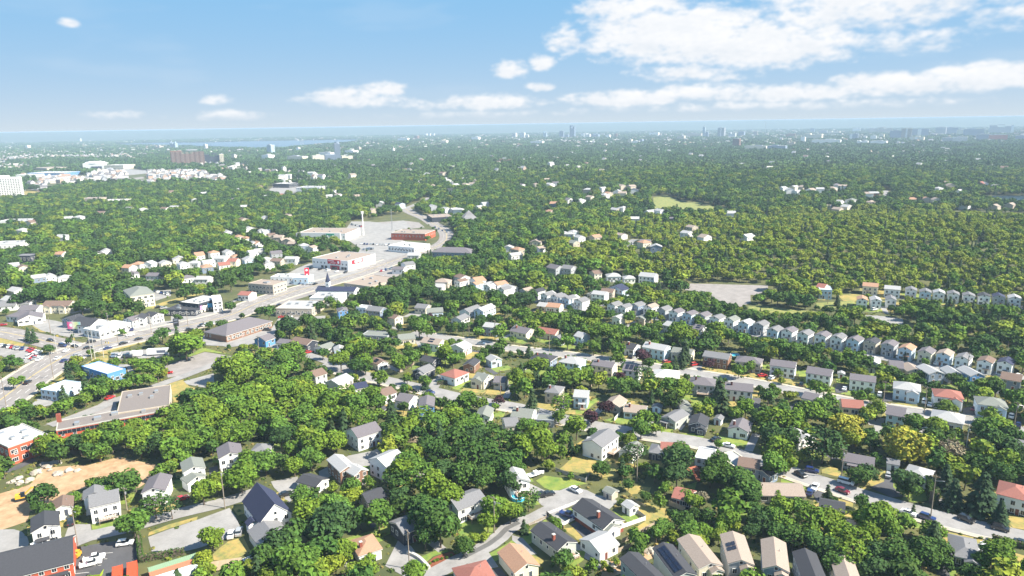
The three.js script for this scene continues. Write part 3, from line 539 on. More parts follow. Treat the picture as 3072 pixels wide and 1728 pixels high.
const TOWER_MAP = [
[-1071.69,-2414.13,0.25,101.76,30.0,48.91,"N","grid","wide brown apartment tower with balconies"],
[-1053.86,-2567.56,0.23,54.96,30.0,29.43,"D","grid","dark brown office slab beside the apartment tower"],
[-1015.36,-2555.65,0.23,14.03,14.0,30.34,"C","grid","cream end of the dark office slab"],
[-914.93,-1304.81,0.37,49.73,18.0,38.06,"W","grid","big white apartment block at the picture edge"],
[-618.21,-2602.95,0.14,20.0,14.0,59.57,"K","grid","tall blue-grey tower with round top"],
[-619.1,-2495.03,0.15,34.59,24.21,25.6,"K","grid","blue-grey glass block beside the tall tower"],
[-12.83,-2152.23,0.0,36.99,14.0,17.63,"N","grid","brown brick block rising from the distant trees"],
[-3277.43,-4958.66,0.35,30.46,21.32,26.46,"W","-","pale block standing over the distant left houses"],
[-2035.06,-4387.46,0.26,19.18,14.0,46.86,"B","grid","pale twin tower left of the brown apartments"],
[-2007.0,-4374.56,0.26,22.71,15.9,42.06,"B","grid","pale twin tower near the brown apartments"],
[-1662.5,-3981.57,0.24,18.51,14.0,34.61,"W","grid","slim white tower behind the dark slab"],
[-2134.17,-4433.03,0.27,42.39,29.67,23.69,"T","-","low red-grey block beyond the brown apartments"],
[-1092.77,-2877.56,0.22,19.72,14.0,15.48,"C","-","cream corner block right of the dark slab"],
[-6673.7,-10312.08,0.34,51.94,30.0,65.71,"W","-","hazy pale tower on the far left shore"],
[-6247.03,-9761.07,0.34,82.4,30.0,62.22,"W","-","hazy pale slab on the far left shore"],
[-5565.81,-9006.76,0.33,36.8,25.76,59.82,"W","-","hazy slim tower on the far left shore"],
[-5754.74,-9136.72,0.34,55.99,30.0,59.47,"W","-","hazy tower pair on the far left shore"],
[-4375.32,-7446.18,0.32,16.23,14.0,39.62,"W","-","hazy white silo tower on the far left shore"],
[-1064.3,-3240.04,0.19,29.28,20.49,43.43,"B","grid","pale blue tower before the harbour"],
[-926.72,-2781.75,0.19,41.95,29.37,16.85,"W","-","white hall before the harbour"],
[-789.91,-2697.75,0.17,73.99,30.0,13.48,"C","-","long cream hall before the harbour"],
[-704.86,-2669.55,0.15,43.94,30.0,16.24,"C","-","cream office beside the glass block"],
[-761.85,-3027.42,0.15,64.28,30.0,14.25,"W","-","white block behind the tall tower"],
[-597.56,-2656.35,0.13,38.62,27.03,15.11,"C","-","cream row right of the tall tower"],
[-731.49,-3537.77,0.12,12.1,14.0,18.98,"T","-","small pink tower right of the tall tower"],
[-706.25,-3240.98,0.13,55.47,30.0,13.93,"W","-","white low roofs right of the tall tower"],
[-518.26,-3243.47,0.1,4.44,14.0,19.6,"W","-","slim white steeple amid distant trees"],
[-414.7,-4645.09,0.05,39.33,27.53,26.7,"C","-","cream stepped block amid distant trees"],
[-771.71,-6064.52,0.08,34.74,24.32,34.76,"N","-","far red block on the ridge"],
[-821.77,-5644.03,0.09,92.4,30.0,24.85,"W","-","far long white hall on the ridge"],
[-255.65,-5515.71,0.03,63.97,30.0,25.76,"W","-","far white apartment slab on the ridge"],
[-899.84,-7872.13,0.07,26.81,18.77,31.43,"W","-","far pale block first on ridge line"],
[-855.08,-7830.37,0.07,21.34,14.94,31.26,"W","-","far pale block second on ridge line"],
[-807.86,-7786.31,0.06,21.22,14.85,31.09,"W","-","far pale block third on ridge line"],
[-1041.0,-3578.71,0.17,17.14,14.0,20.63,"W","-","white slab by the harbour crane"],
[41.02,-5952.72,-0.0,34.91,24.44,45.22,"W","grid","white tower nearest the left end of the skyline"],
[106.65,-5900.57,-0.01,37.83,26.48,47.19,"W","grid","white tower second along the skyline"],
[141.79,-5872.65,-0.01,27.24,19.06,28.98,"W","grid","white tower third along the skyline"],
[285.86,-5837.26,-0.03,27.07,18.95,54.45,"B","grid","pale tower with crown before the crane mast"],
[416.25,-5812.07,-0.04,33.3,23.31,56.53,"K","grid","grey-blue tower left of the tallest skyline tower"],
[497.71,-5745.55,-0.05,39.19,27.43,99.36,"K","grid","tallest skyline tower with stepped top"],
[462.58,-5897.4,-0.05,33.78,23.65,27.53,"K","-","low glass block beside the tallest skyline tower"],
[582.84,-5797.11,-0.06,26.89,18.82,33.25,"W","-","white slab right of the tallest skyline tower"],
[606.91,-5656.37,-0.06,42.44,29.71,37.72,"W","grid","white pair right of tallest skyline tower"],
[674.31,-5720.83,-0.07,62.43,30.0,32.81,"K","-","dark wide slab right of the white pair"],
[749.42,-5540.0,-0.08,34.01,23.81,26.62,"W","-","white church on the skyline"],
[802.79,-5496.42,-0.09,17.25,14.0,33.73,"N","-","red brick tower on the skyline"],
[664.87,-4013.13,-0.1,23.04,16.13,25.25,"C","-","cream apartment end amid the trees"],
[693.27,-3996.51,-0.1,37.15,26.0,16.06,"W","-","white low apartments amid trees"],
[752.64,-4170.26,-0.11,25.65,17.95,20.66,"K","-","grey-blue office amid trees"],
[163.66,-4306.53,-0.02,76.49,30.0,17.29,"W","-","white school roofs under the skyline"],
[1219.58,-6138.84,-0.12,79.53,30.0,28.65,"W","-","far white block on slope"],
[1106.13,-4692.68,-0.14,48.06,30.0,26.97,"C","grid","cream wide block on the skyline"],
[1392.92,-5513.67,-0.15,124.13,30.0,27.22,"T","-","pinkish block behind the cream wide one"],
[1370.77,-5140.02,-0.16,16.84,14.0,75.34,"B","grid","slim pale tower with antenna"],
[1387.96,-5125.69,-0.16,20.99,14.69,41.04,"K","-","grey block by the slim pale tower"],
[1495.86,-5145.53,-0.17,47.76,30.0,68.58,"G","grid","grey tower with white centre stripe"],
[1504.75,-4923.19,-0.18,47.05,30.0,39.43,"W","grid","white pair by the grey tower"],
[1608.11,-5049.88,-0.18,39.98,27.99,41.78,"K","-","dark cube block by the grey tower"],
[1752.16,-5191.27,-0.2,26.92,18.85,38.1,"T","-","tan slab past the dark cube"],
[983.33,-3148.39,-0.18,28.89,20.22,40.55,"N","grid","red brick tower standing in front of the skyline"],
[1029.86,-3038.12,-0.2,89.48,30.0,12.26,"C","-","cream long campus hall"],
[1833.69,-4753.97,-0.22,58.42,30.0,28.58,"N","-","red brick hall with cupola"],
[1516.51,-3759.11,-0.23,21.59,15.11,28.69,"W","-","white small tower on campus"],
[1760.53,-4214.61,-0.24,95.03,30.0,37.74,"C","-","cream stepped campus block"],
[2633.06,-6340.54,-0.24,34.58,24.21,39.69,"K","-","hazy dark block above campus"],
[2435.09,-5661.47,-0.24,57.93,30.0,31.71,"G","-","grey boxy block on skyline"],
[2525.22,-5668.73,-0.25,85.07,30.0,24.95,"C","-","far cream row on skyline"],
[2971.51,-6247.34,-0.27,63.89,30.0,34.96,"W","-","white far block on skyline"],
[2862.65,-5729.0,-0.28,74.25,30.0,38.18,"T","-","tan far slab on skyline"],
[2826.46,-5487.0,-0.29,89.84,30.0,48.99,"T","-","tan stepped far slab on skyline"],
[1878.78,-4003.29,-0.26,15.32,14.0,33.2,"W","-","pale slim block before the skyline"],
[1895.6,-3991.38,-0.27,27.28,19.1,36.3,"K","-","dark slab before the skyline"],
[1969.24,-3939.19,-0.28,29.62,20.73,25.3,"W","-","bright white slab before the skyline"],
[2197.33,-4297.69,-0.28,26.42,18.5,24.13,"C","-","cream slab before skyline"],
[2153.7,-4053.88,-0.29,63.72,30.0,48.75,"K","-","dark wide slab with sloping top"],
[2192.85,-4024.37,-0.3,49.51,30.0,60.19,"T","grid","tan tower with pale central stripe"],
[2528.16,-4494.85,-0.31,100.69,30.0,48.0,"K","-","wide dark complex right of striped tower"],
[2826.73,-4775.55,-0.32,58.69,30.0,52.23,"G","-","grey block right of wide complex"],
[2902.62,-4781.34,-0.33,65.29,30.0,49.75,"K","-","dark cube tower on skyline"],
[2760.79,-4456.82,-0.33,42.62,29.83,38.68,"C","-","cream block beside dark cube tower"],
[2676.3,-4200.89,-0.34,100.46,30.0,47.68,"K","-","long dark hospital like slab"],
[3226.84,-4783.81,-0.36,130.64,30.0,60.59,"G","-","pair of wide hazy grey slabs at the end of the skyline"],
[3268.94,-4737.14,-0.36,14.88,14.0,60.0,"W","-","white edge tower at end of the skyline"],
[2378.71,-3541.75,-0.35,72.68,30.0,28.45,"R","-","red brick hall before the hazy slabs"],
[2378.5,-3649.2,-0.35,65.89,30.0,30.28,"K","-","dark hall left of red brick hall"],
[2038.43,-3378.24,-0.33,46.24,30.0,24.0,"G","-","pale grey flat block before skyline"],
[2077.34,-3354.28,-0.33,58.77,30.0,26.97,"W","grid","white flat block before skyline"],
[1633.02,-3362.21,-0.27,46.02,30.0,18.04,"W","-","white row of slabs on the campus"],
[1744.53,-3432.68,-0.28,70.46,30.0,12.43,"W","-","low white halls on the campus"],
[1260.03,-3256.89,-0.22,33.44,23.41,22.73,"T","-","tan stepped hall on campus"],
[1087.57,-2951.79,-0.21,71.99,30.0,15.09,"K","-","blue-grey campus roof hall"],
[1559.0,-3579.31,-0.25,132.21,30.0,18.23,"W","-","long pale stadium roof"],
[2093.07,-3738.24,-0.31,66.46,30.0,20.02,"C","-","cream halls right of striped tower"],
[2404.28,-3423.44,-0.37,40.29,28.2,27.51,"K","-","hazy dark slab at the picture edge"]];
const CAR_MAP = [
[-113.92,-186.28,0.24,"W","suv","white crossover parked in tree shade on the dark asphalt"],
[-138.2,-185.85,0.89,"W","van","white minivan parked before the parking circle house"],
[-118.77,-179.09,0.39,"W","pickup","white pickup farther from the red building"],
[-118.27,-176.52,0.47,"W","pickup","white pickup nearer the red building"],
[-84.56,-190.09,1.85,"W","car","white sedan parked left of the grey one on the paved lot"],
[-82.58,-191.36,1.79,"G","suv","silver car parked beside the white sedan"],
[-108.68,-211.58,0.78,"R","car","dark red car in the driveway shade"],
[-136.91,-198.41,2.04,"D","suv","black car beside the white two-storey house"],
[-101.74,-180.05,0.31,"D","car","dark car at the hedge end of the paved lot"],
[-75.52,-213.41,0.54,"D","car","black car behind the navy church"],
[8.58,-210.11,0.45,"D","suv","black car left of two at the lane end"],
[10.72,-210.87,0.45,"D","car","black car right of two at the lane end"],
[19.8,-213.16,-0.81,"W","car","white car standing alone at the lane end"],
[16.12,-197.78,-0.64,"V","pickup","blue pickup inside the fenced drive"],
[79.26,-243.99,-0.55,"W","car","white car on the street by small green tree"],
[76.07,-249.66,0.58,"D","car","black car in the driveway of the white bungalow"],
[109.51,-215.29,-0.66,"W","van","white cargo van parked on the long street"],
[105.96,-209.89,-0.92,"M","car","maroon sedan on the long street"],
[97.81,-212.09,0.95,"W","pickup","white truck at top of the steep driveway"],
[94.96,-209.09,1.03,"V","suv","navy car under the white truck"],
[101.65,-223.74,-0.45,"V","suv","dark blue car in the shade at the street top"],
[96.92,-221.27,-1.17,"D","car","black car at the kerb under the maple"],
[119.72,-195.86,-0.85,"W","car","white estate car at the kerb by tiny conifer"],
[123.66,-193.1,-0.77,"V","suv","navy car by the street pole"],
[134.7,-191.89,-0.97,"D","suv","dark grey car passing the young tree"],
[141.43,-186.85,-0.65,"D","suv","black car near the right end of long street"],
[129.95,-176.96,0.89,"W","pickup","white pickup beside grey hip bungalow"],
[126.0,-219.81,0.99,"G","car","grey car in drive beside the white shed"],
[142.54,-179.12,-0.87,"D","car","dark car at the right picture edge on the long street"],
[-181.93,-302.72,1.19,"R","car","bright red car beside the school wing"],
[-170.81,-335.24,0.23,"R","car","red car at the corner of bare lot"],
[-235.56,-357.02,1.48,"V","car","blue car turning through the intersection"],
[-233.15,-324.45,1.73,"D","suv","black car driving alone on the main road"],
[-241.65,-361.4,1.59,"W","car","white car behind the blue turning car"],
[-233.86,-365.17,1.01,"G","car","grey car first in the waiting queue"],
[-229.0,-359.62,0.99,"W","car","white car second in waiting queue"],
[-244.83,-374.33,1.64,"W","car","white car in the middle of the junction"],
[-252.64,-383.74,-0.44,"V","van","blue and white truck crossing the junction"],
[-245.05,-382.41,-0.44,"D","car","dark car following the truck"],
[-235.81,-379.2,0.66,"D","car","dark car under the signal wires"],
[-240.37,-390.56,0.68,"D","suv","dark van left of the signal pole"],
[-223.84,-377.49,1.01,"V","car","dark blue car approaching the junction"],
[-220.04,-386.43,0.94,"D","car","black car behind the dark blue one"],
[-215.47,-394.57,0.81,"D","car","black car by the grass verge"],
[-224.6,-402.82,0.83,"W","car","white car leaving the strip shop"],
[-193.89,-411.99,0.66,"D","suv","black car beside the brick hall"],
[-304.22,-436.76,0.32,"R","car","red car in front of purple roof shop"],
[-300.04,-439.09,0.32,"W","car","white car in front of purple roof shop"],
[-318.3,-430.26,0.32,"R","car","red car on the side road at the picture edge"],
[-229.8,-415.16,1.91,"V","car","bright blue car by the strip shop"],
[-266.6,-394.88,-0.44,"D","car","dark car waiting on the side road"],
[-146.37,-437.68,0.28,"R","car","red car behind the beige shop hall"],
[-141.69,-437.84,0.28,"W","car","white car behind the beige shop hall"],
[-146.09,-409.14,-0.06,"D","suv","black van at the end of brick hall"],
[-157.55,-469.3,0.68,"D","car","dark car on the road by the beige shop hall"],
[-181.42,-510.52,0.33,"R","car","red car far up main road"],
[-109.58,-364.63,0.54,"R","car","red car in trees beside the navy house"],
[-37.54,-303.08,-0.62,"V","car","blue car by the leaning street tree"],
[-44.81,-305.62,-0.62,"D","car","dark parked car near the white gable bungalow"],
[-17.43,-374.4,-0.06,"K","car","blue-grey car at the street bend"],
[-33.05,-317.93,1.31,"W","suv","white car in the pink roof driveway"],
[-28.73,-289.01,1.34,"V","suv","dark car beside blue front gable"],
[76.67,-338.35,0.41,"R","suv","red car before the pale blue duplex"],
[89.65,-334.4,0.4,"R","suv","red car before the dark brown duplex"],
[60.54,-348.16,1.23,"D","car","dark car before the black roof bungalow"],
[117.18,-317.5,0.19,"R","car","red car at the tan duplex end"],
[120.41,-314.01,0.79,"W","suv","white car at the duplex driveway bend"],
[130.76,-305.13,1.02,"D","suv","black car in front of stone base duplex"],
[147.42,-299.17,1.03,"W","car","white car on black driveway"],
[159.38,-291.73,1.02,"W","suv","white car right of the half black roof"],
[173.99,-283.15,0.98,"W","van","white van beside twin porch duplex"],
[174.28,-279.64,0.97,"W","car","white car left of the red hip duplex"],
[189.5,-274.43,0.86,"M","car","purple car on the pale duplex driveway"],
[199.45,-266.56,0.9,"W","suv","white car right of pale duplex"],
[196.47,-258.26,0.89,"V","suv","navy car in the last driveway"],
[209.26,-275.18,0.89,"W","van","white van at the right picture edge"],
[193.53,-341.0,1.02,"W","suv","white car in the row house drive under tan roof"],
[206.22,-330.6,0.98,"W","car","white car in the row house drive under salmon roof"],
[201.48,-336.02,0.99,"W","van","white van beside blue row house"],
[233.3,-311.25,0.52,"W","suv","white car among the parked cars by slate blue house"],
[223.92,-426.32,0.39,"W","suv","white car below the gravel yard gable"]];
const CARROW_MAP = [
[-288.93,-386.6,-272.58,-379.34,7,2.04,"small parked car in upper row of the corner car lot"],
[-267.37,-377.28,-258.18,-371.54,4,1.69,"small parked car in the middle row of corner car lot"],
[-259.16,-364.78,-250.91,-360.23,4,1.67,"small parked car in the lower row of corner car lot"],
[-213.59,-364.13,-202.89,-361.92,6,1.96,"small parked car behind the junction verge"],
[-240.39,-469.74,-229.55,-462.39,3,0.75,"small parked car beside the black modern shop"],
[-266.14,-518.76,-251.56,-508.14,5,1.9,"small parked car beside the apartments"],
[-190.58,-420.4,-184.94,-424.48,4,1.22,"small parked car before the brick hall"],
[-107.28,-577.28,-100.14,-586.54,6,1.62,"small dark car parked in line near the drugstore"],
[-195.54,-870.08,-179.46,-850.84,8,1.73,"small car parked on the upper supermarket lot"],
[-189.82,-827.44,-174.27,-786.94,5,1.7,"small car parked beside the supermarket wall"],
[-152.83,-719.26,-122.72,-708.7,10,1.7,"small car parked on the plaza entrance lot"],
[-143.97,-685.06,-134.59,-686.6,6,1.7,"small car parked behind the drugstore"],
[-110.13,-550.9,-99.42,-547.88,6,1.67,"small car parked on lot below the drugstore"],
[-168.1,-537.17,-150.34,-533.79,7,1.24,"small car parked near the red pylon"],
[-169.9,-594.92,-136.67,-574.8,5,1.25,"small car near the drugstore front"],
[-89.16,-830.25,-66.41,-778.81,5,-1.4,"small car on the curving road"]];
const ROAD_MAP = [
["street_long",9,[[-97.96,-345.14],[-71.8,-327.79],[-50.65,-314.68],[-35.76,-305.17],[-21.67,-296.16],[3.4,-283.86],[19.46,-272.24],[33.15,-264.34],[56.39,-254.29],[70.06,-248.1],[81.62,-237.38],[89.12,-230.55],[97.61,-221.18],[103.49,-215.31],[114.57,-204.6],[131.6,-191.28],[144.11,-183.66],[152.05,-178.97]]],
["street_upper",8,[[-59.2,-399.04],[-33.24,-384.89],[-12.8,-373.65],[-0.52,-366.48],[15.22,-360.02],[35.34,-350.78],[54.4,-341.22],[85.24,-324.41],[105.4,-312.66],[115.7,-305.78],[129.56,-295.42],[149.05,-281.55],[168.46,-271.48],[183.47,-263.23],[198.36,-251.06]]],
["street_row",7,[[19.55,-457.58],[44.56,-444.32],[68.42,-432.96],[105.28,-405.32],[138.29,-381.74],[158.4,-366.24],[172.29,-354.54],[188.43,-338.74],[209.12,-325.97],[229.74,-313.98],[241.23,-304.38]]],
["main_road",22,[[-229.03,-281.1],[-231.98,-303.39],[-237.76,-332.75],[-240.53,-357.72],[-240.01,-374.48],[-232.75,-384.88],[-223.98,-394.8],[-207.68,-415.19],[-183.29,-445.55],[-176.15,-476.12],[-164.24,-504.26],[-133.06,-558.44],[-118.83,-588.2],[-103.82,-625.93]]],
["main_road_far",16,[[-103.82,-625.93],[-89.64,-653.53],[-74.87,-689.97],[-68.38,-726.59],[-69.98,-769.15],[-78.68,-817.2],[-95.72,-870.51],[-111.0,-918.47],[-137.52,-982.26],[-152.25,-1028.02]]],
["side_road",16,[[-334.86,-424.75],[-310.99,-416.91],[-288.22,-405.28],[-265.98,-393.25],[-243.27,-379.97]]],
["lane_near",5.5,[[-29.2,-164.15],[-22.06,-170.52],[-14.43,-177.56],[-6.25,-185.12],[-1.15,-193.37],[4.95,-196.79],[11.37,-202.66],[18.03,-207.61],[24.84,-211.49]]],
["church_street",6.5,[[-132.77,-183.9],[-130.54,-187.84],[-127.32,-191.37],[-118.92,-195.15],[-106.11,-203.56],[-94.68,-209.56],[-85.53,-216.62]]],
["school_lane",6,[[-84.32,-340.68],[-117.28,-368.03],[-144.19,-383.76],[-157.49,-382.64],[-174.23,-385.41]]],
["school_drive",6,[[-191.11,-274.04],[-182.59,-287.71],[-177.52,-302.26],[-166.68,-321.95],[-160.15,-334.09],[-148.74,-359.59]]],
["blue_drive",5,[[-37.51,-304.63],[-35.85,-319.94],[-34.11,-326.69]]],
["hill_road",9,[[-152.25,-1028.02],[-143.61,-1072.39],[-134.05,-1119.21],[-132.05,-1157.88]]],
["north_road",14,[[-374.36,-1237.43],[-400.31,-1331.83],[-431.87,-1419.44],[-457.06,-1490.41]]],
["far_lane",7,[[107.79,-643.5],[113.25,-671.07],[120.97,-688.45]]],
["far_lane_two",8,[[526.08,-1007.22],[560.78,-1066.85],[581.02,-1109.49]]]];
const PATCH_MAP = [
["dirt","dirt_lot",[[-178.45,-216.94],[-172.6,-218.07],[-166.47,-223.95],[-169.85,-235.65],[-161.05,-237.64],[-154.17,-238.17],[-146.6,-244.24],[-136.3,-239.89],[-127.24,-236.09],[-124.88,-229.68],[-127.28,-220.63],[-137.18,-220.27],[-145.11,-221.21],[-149.65,-218.66],[-150.33,-212.22],[-154.84,-206.22],[-151.89,-200.29],[-156.84,-195.43],[-163.02,-195.61]]],
["pale","parking_circle",[[-165.7,-195.14],[-157.12,-195.82],[-152.91,-195.86],[-149.51,-194.41],[-145.86,-191.37],[-143.44,-188.46],[-141.56,-184.63],[-143.4,-182.24],[-146.73,-180.9],[-152.56,-177.31]]],
["pale","paved_lot",[[-109.3,-190.34],[-105.2,-194.21],[-98.27,-199.85],[-91.22,-206.39],[-87.39,-201.25],[-81.92,-192.2],[-85.9,-188.64],[-91.65,-184.25],[-95.24,-182.63],[-103.12,-180.67]]],
["asphalt","dark_parking_lot",[[-130.45,-184.33],[-123.13,-187.12],[-117.01,-188.74],[-111.29,-187.3],[-101.77,-170.2],[-100.03,-166.77],[-118.75,-167.24],[-124.2,-177.94]]],
["dry","verge",[[-110.32,-193.01],[-106.32,-197.27],[-99.33,-201.6],[-98.78,-199.58],[-105.46,-194.76],[-109.69,-191.14]]],
["lawn","lawn",[[-130.33,-197.69],[-123.64,-200.31],[-120.75,-195.75],[-127.02,-192.42]]],
["dry","lawn",[[-86.39,-181.18],[-84.31,-187.57],[-80.65,-189.53],[-76.05,-182.35],[-79.69,-177.68],[-84.94,-178.29]]],
["pale","driveway",[[-133.6,-198.07],[-130.8,-197.98],[-126.56,-191.62],[-129.4,-189.86],[-131.68,-186.35],[-133.87,-189.47],[-136.97,-197.05],[-136.09,-198.14]]],
["asphalt","school_yard",[[-187.22,-233.98],[-181.35,-236.04],[-178.87,-244.57],[-176.14,-242.07],[-177.88,-235.92],[-181.49,-230.84],[-183.5,-228.73]]],
["mulch","flower_bed",[[-25.13,-173.93],[-23.09,-177.94],[-18.56,-180.53],[-16.64,-179.28],[-17.48,-177.41],[-23.88,-172.47]]],
["lawn","lawn",[[-27.01,-178.14],[-20.98,-182.3],[-19.15,-180.79],[-23.4,-178.27],[-25.51,-174.85]]],
["lawn","lawn",[[-16.79,-196.31],[-8.78,-202.39],[-6.47,-196.01],[-6.93,-189.52],[-14.68,-181.63],[-17.13,-188.24]]],
["lawn","lawn",[[-7.81,-179.04],[-1.17,-185.74],[5.45,-190.22],[5.28,-185.05],[-1.2,-178.86],[-6.32,-175.26]]],
["pale","driveway",[[-14.28,-175.01],[-10.34,-179.34],[-7.83,-179.99],[-4.91,-172.95],[-7.61,-172.13]]],
["pale","gravel_yard",[[-68.96,-229.99],[-61.13,-242.03],[-52.7,-245.82],[-50.69,-249.11],[-48.86,-240.8],[-51.54,-233.88],[-56.74,-233.3],[-61.22,-229.73],[-65.22,-224.83],[-67.66,-226.33]]],
["pale","church_yard",[[-83.55,-223.33],[-75.31,-226.58],[-71.59,-214.87],[-72.98,-208.58],[-76.83,-213.74],[-81.18,-219.15]]],
["pale","driveway",[[-34.44,-186.67],[-30.25,-183.54],[-25.19,-174.39],[-23.02,-169.5],[-29.92,-169.21],[-36.1,-174.23]]],
["dry","brown_lawn",[[15.3,-228.61],[21.43,-239.11],[26.56,-239.73],[30.24,-237.22],[30.64,-231.81],[34.45,-233.96],[36.38,-227.9],[35.29,-222.9],[31.29,-220.94],[26.31,-224.62],[19.68,-227.0]]],
["lawn","lawn",[[7.04,-221.05],[10.24,-224.45],[17.91,-222.08],[24.29,-218.43],[17.42,-215.97],[12.65,-213.49],[9.51,-216.22]]],
["pale","turning_circle",[[4.96,-219.06],[9.74,-214.24],[14.65,-214.08],[18.82,-216.92],[23.79,-213.79],[26.66,-210.47],[31.39,-209.69],[32.54,-206.54],[29.35,-201.82],[24.38,-207.41],[20.63,-208.15],[15.98,-205.83],[11.35,-202.37],[8.34,-204.85],[4.16,-213.76]]],
["lawn","fenced_lawn",[[30.42,-200.61],[32.93,-198.8],[37.2,-198.67],[39.12,-195.78],[33.17,-192.64],[32.23,-194.31]]],
["dry","open_lawn",[[37.17,-205.78],[40.22,-206.92],[45.04,-202.53],[51.3,-199.98],[45.86,-196.14],[41.08,-191.87],[37.05,-189.31],[32.45,-186.32],[32.41,-187.87],[39.22,-194.66],[37.5,-200.4]]],
["lawn","fenced_lawn",[[3.73,-190.8],[9.2,-196.66],[10.17,-192.23],[5.23,-187.09],[3.76,-186.62]]],
["lawn","fenced_lawn",[[16.33,-202.22],[21.09,-206.28],[23.73,-204.38],[19.91,-197.48],[18.44,-198.09]]],
["pale","concrete_drive",[[9.92,-198.91],[13.88,-202.88],[16.28,-201.63],[18.39,-197.52],[13.74,-192.12],[12.06,-193.8]]],
["dry","dirt_yard",[[13.99,-191.58],[17.89,-192.0],[20.21,-185.64],[18.33,-184.18],[15.31,-189.41]]],
["asphalt","shaded_drive",[[16.54,-193.67],[20.71,-196.32],[25.47,-190.71],[25.72,-188.06],[20.15,-185.14]]],
["dirt","rocky_bank",[[22.71,-173.12],[26.21,-174.84],[33.44,-176.97],[37.66,-180.19],[43.08,-184.49],[43.01,-181.51],[39.97,-177.73],[35.14,-174.15],[30.93,-170.23],[25.23,-167.78],[22.59,-167.85]]],
["lawn","lawn",[[13.04,-174.74],[16.83,-180.28],[19.59,-179.72],[18.6,-175.51],[14.96,-171.53]]],
["dry","lawn",[[4.11,-178.71],[7.88,-175.8],[6.39,-173.1],[4.3,-175.89]]],
["pale","driveway",[[-1.16,-188.31],[2.02,-186.67],[5.79,-178.67],[3.82,-178.24],[-1.17,-185.74]]],
["dry","clearing",[[36.04,-214.71],[40.3,-216.56],[44.98,-215.08],[43.7,-211.85],[37.68,-210.76]]],
["lawn","lawn",[[44.16,-226.9],[52.04,-226.63],[50.76,-223.8],[43.85,-223.32]]],
["lawn","lawn",[[55.75,-214.73],[61.01,-218.59],[59.0,-213.31]]],
["lawn","lawn",[[69.69,-203.57],[75.45,-205.82],[74.06,-201.64],[70.0,-194.86],[67.96,-196.04]]],
["lawn","lawn",[[63.73,-256.27],[74.88,-257.67],[71.71,-251.5],[64.96,-251.76]]],
["lawn","lawn",[[89.65,-219.71],[93.55,-220.27],[97.32,-214.71],[94.97,-212.16],[91.3,-213.58],[88.4,-216.34]]],
["dry","verge",[[105.88,-225.54],[110.53,-228.31],[112.66,-223.86],[109.09,-220.45],[104.97,-223.41]]],
["dry","verge",[[113.15,-214.86],[123.35,-222.08],[127.1,-224.09],[122.22,-215.23],[116.72,-212.11],[113.22,-210.93]]],
["asphalt","driveway",[[116.07,-212.78],[122.89,-216.56],[126.01,-221.99],[128.67,-221.9],[123.76,-212.54],[124.55,-206.76],[119.85,-206.29]]],
["lawn","lawn",[[126.81,-208.57],[133.22,-210.29],[130.03,-204.12],[125.66,-203.04],[122.32,-204.97]]],
["lawn","lawn",[[136.04,-202.12],[141.71,-197.82],[137.3,-195.67],[134.21,-198.05]]],
["lawn","lawn",[[115.88,-193.5],[120.55,-190.63],[120.81,-188.48],[115.91,-188.62],[114.45,-190.27]]],
["dry","lawn",[[102.7,-206.2],[106.84,-204.23],[103.76,-198.97],[102.05,-201.97]]],
["dry","lawn",[[149.76,-195.29],[155.68,-191.77],[151.54,-186.02],[144.99,-188.31]]],
["dry","lawn",[[136.94,-176.5],[141.91,-172.65],[139.38,-169.13],[134.68,-172.39]]],
["pale","driveway",[[134.48,-205.83],[137.37,-203.28],[134.94,-199.78],[131.92,-199.87]]],
["pale","driveway",[[130.64,-180.05],[135.64,-183.4],[135.19,-181.4],[128.1,-173.94]]],
["asphalt","driveway",[[96.37,-210.82],[101.29,-213.26],[97.8,-205.13],[95.17,-203.38]]],
["dry","school_lawn",[[-164.26,-321.84],[-159.47,-327.04],[-152.83,-317.36],[-141.55,-310.47],[-145.09,-299.7],[-150.79,-297.6]]],
["pale","school_court",[[-158.23,-324.25],[-148.24,-334.96],[-139.38,-314.17],[-146.07,-315.76],[-154.96,-320.08]]],
["bare","bare_lot",[[-178.27,-347.57],[-173.42,-358.4],[-167.17,-369.8],[-149.51,-361.61],[-151.18,-348.55],[-156.9,-336.82],[-168.33,-329.53]]],
["lawn","lot_verge",[[-172.51,-370.95],[-171.66,-377.96],[-150.67,-364.68],[-167.54,-370.69],[-173.79,-359.23],[-179.16,-348.38],[-180.6,-354.73]]],
["bare","school_forecourt",[[-193.72,-273.65],[-183.58,-295.53],[-182.69,-308.54],[-170.95,-288.32],[-190.18,-276.5]]],
["pale","corner_car_lot",[[-299.81,-384.77],[-288.2,-384.16],[-273.82,-385.23],[-259.19,-375.48],[-250.23,-361.45],[-255.09,-355.24],[-278.02,-369.53],[-291.78,-373.67]]],
["dry","verge",[[-303.75,-398.2],[-302.03,-404.04],[-278.82,-391.09],[-276.15,-385.35],[-289.52,-386.06]]],
["dry","junction_verge",[[-221.8,-348.93],[-222.82,-363.36],[-219.12,-368.22],[-213.88,-359.62],[-205.68,-351.24],[-216.78,-351.78]]],
["dry","road_verge",[[-225.53,-371.98],[-222.52,-382.5],[-212.78,-394.18],[-209.07,-390.14],[-217.26,-376.81],[-221.33,-368.33]]],
["pale","shop_lot",[[-216.12,-364.69],[-218.83,-371.64],[-205.99,-376.22],[-187.47,-371.73],[-181.55,-361.27],[-198.02,-360.46],[-209.02,-359.38]]],
["pale","shop_lot",[[-291.78,-440.39],[-283.56,-435.23],[-261.16,-418.32],[-251.8,-403.25],[-258.43,-401.62],[-271.97,-408.44],[-286.12,-417.62],[-304.21,-434.16],[-304.2,-445.91]]],
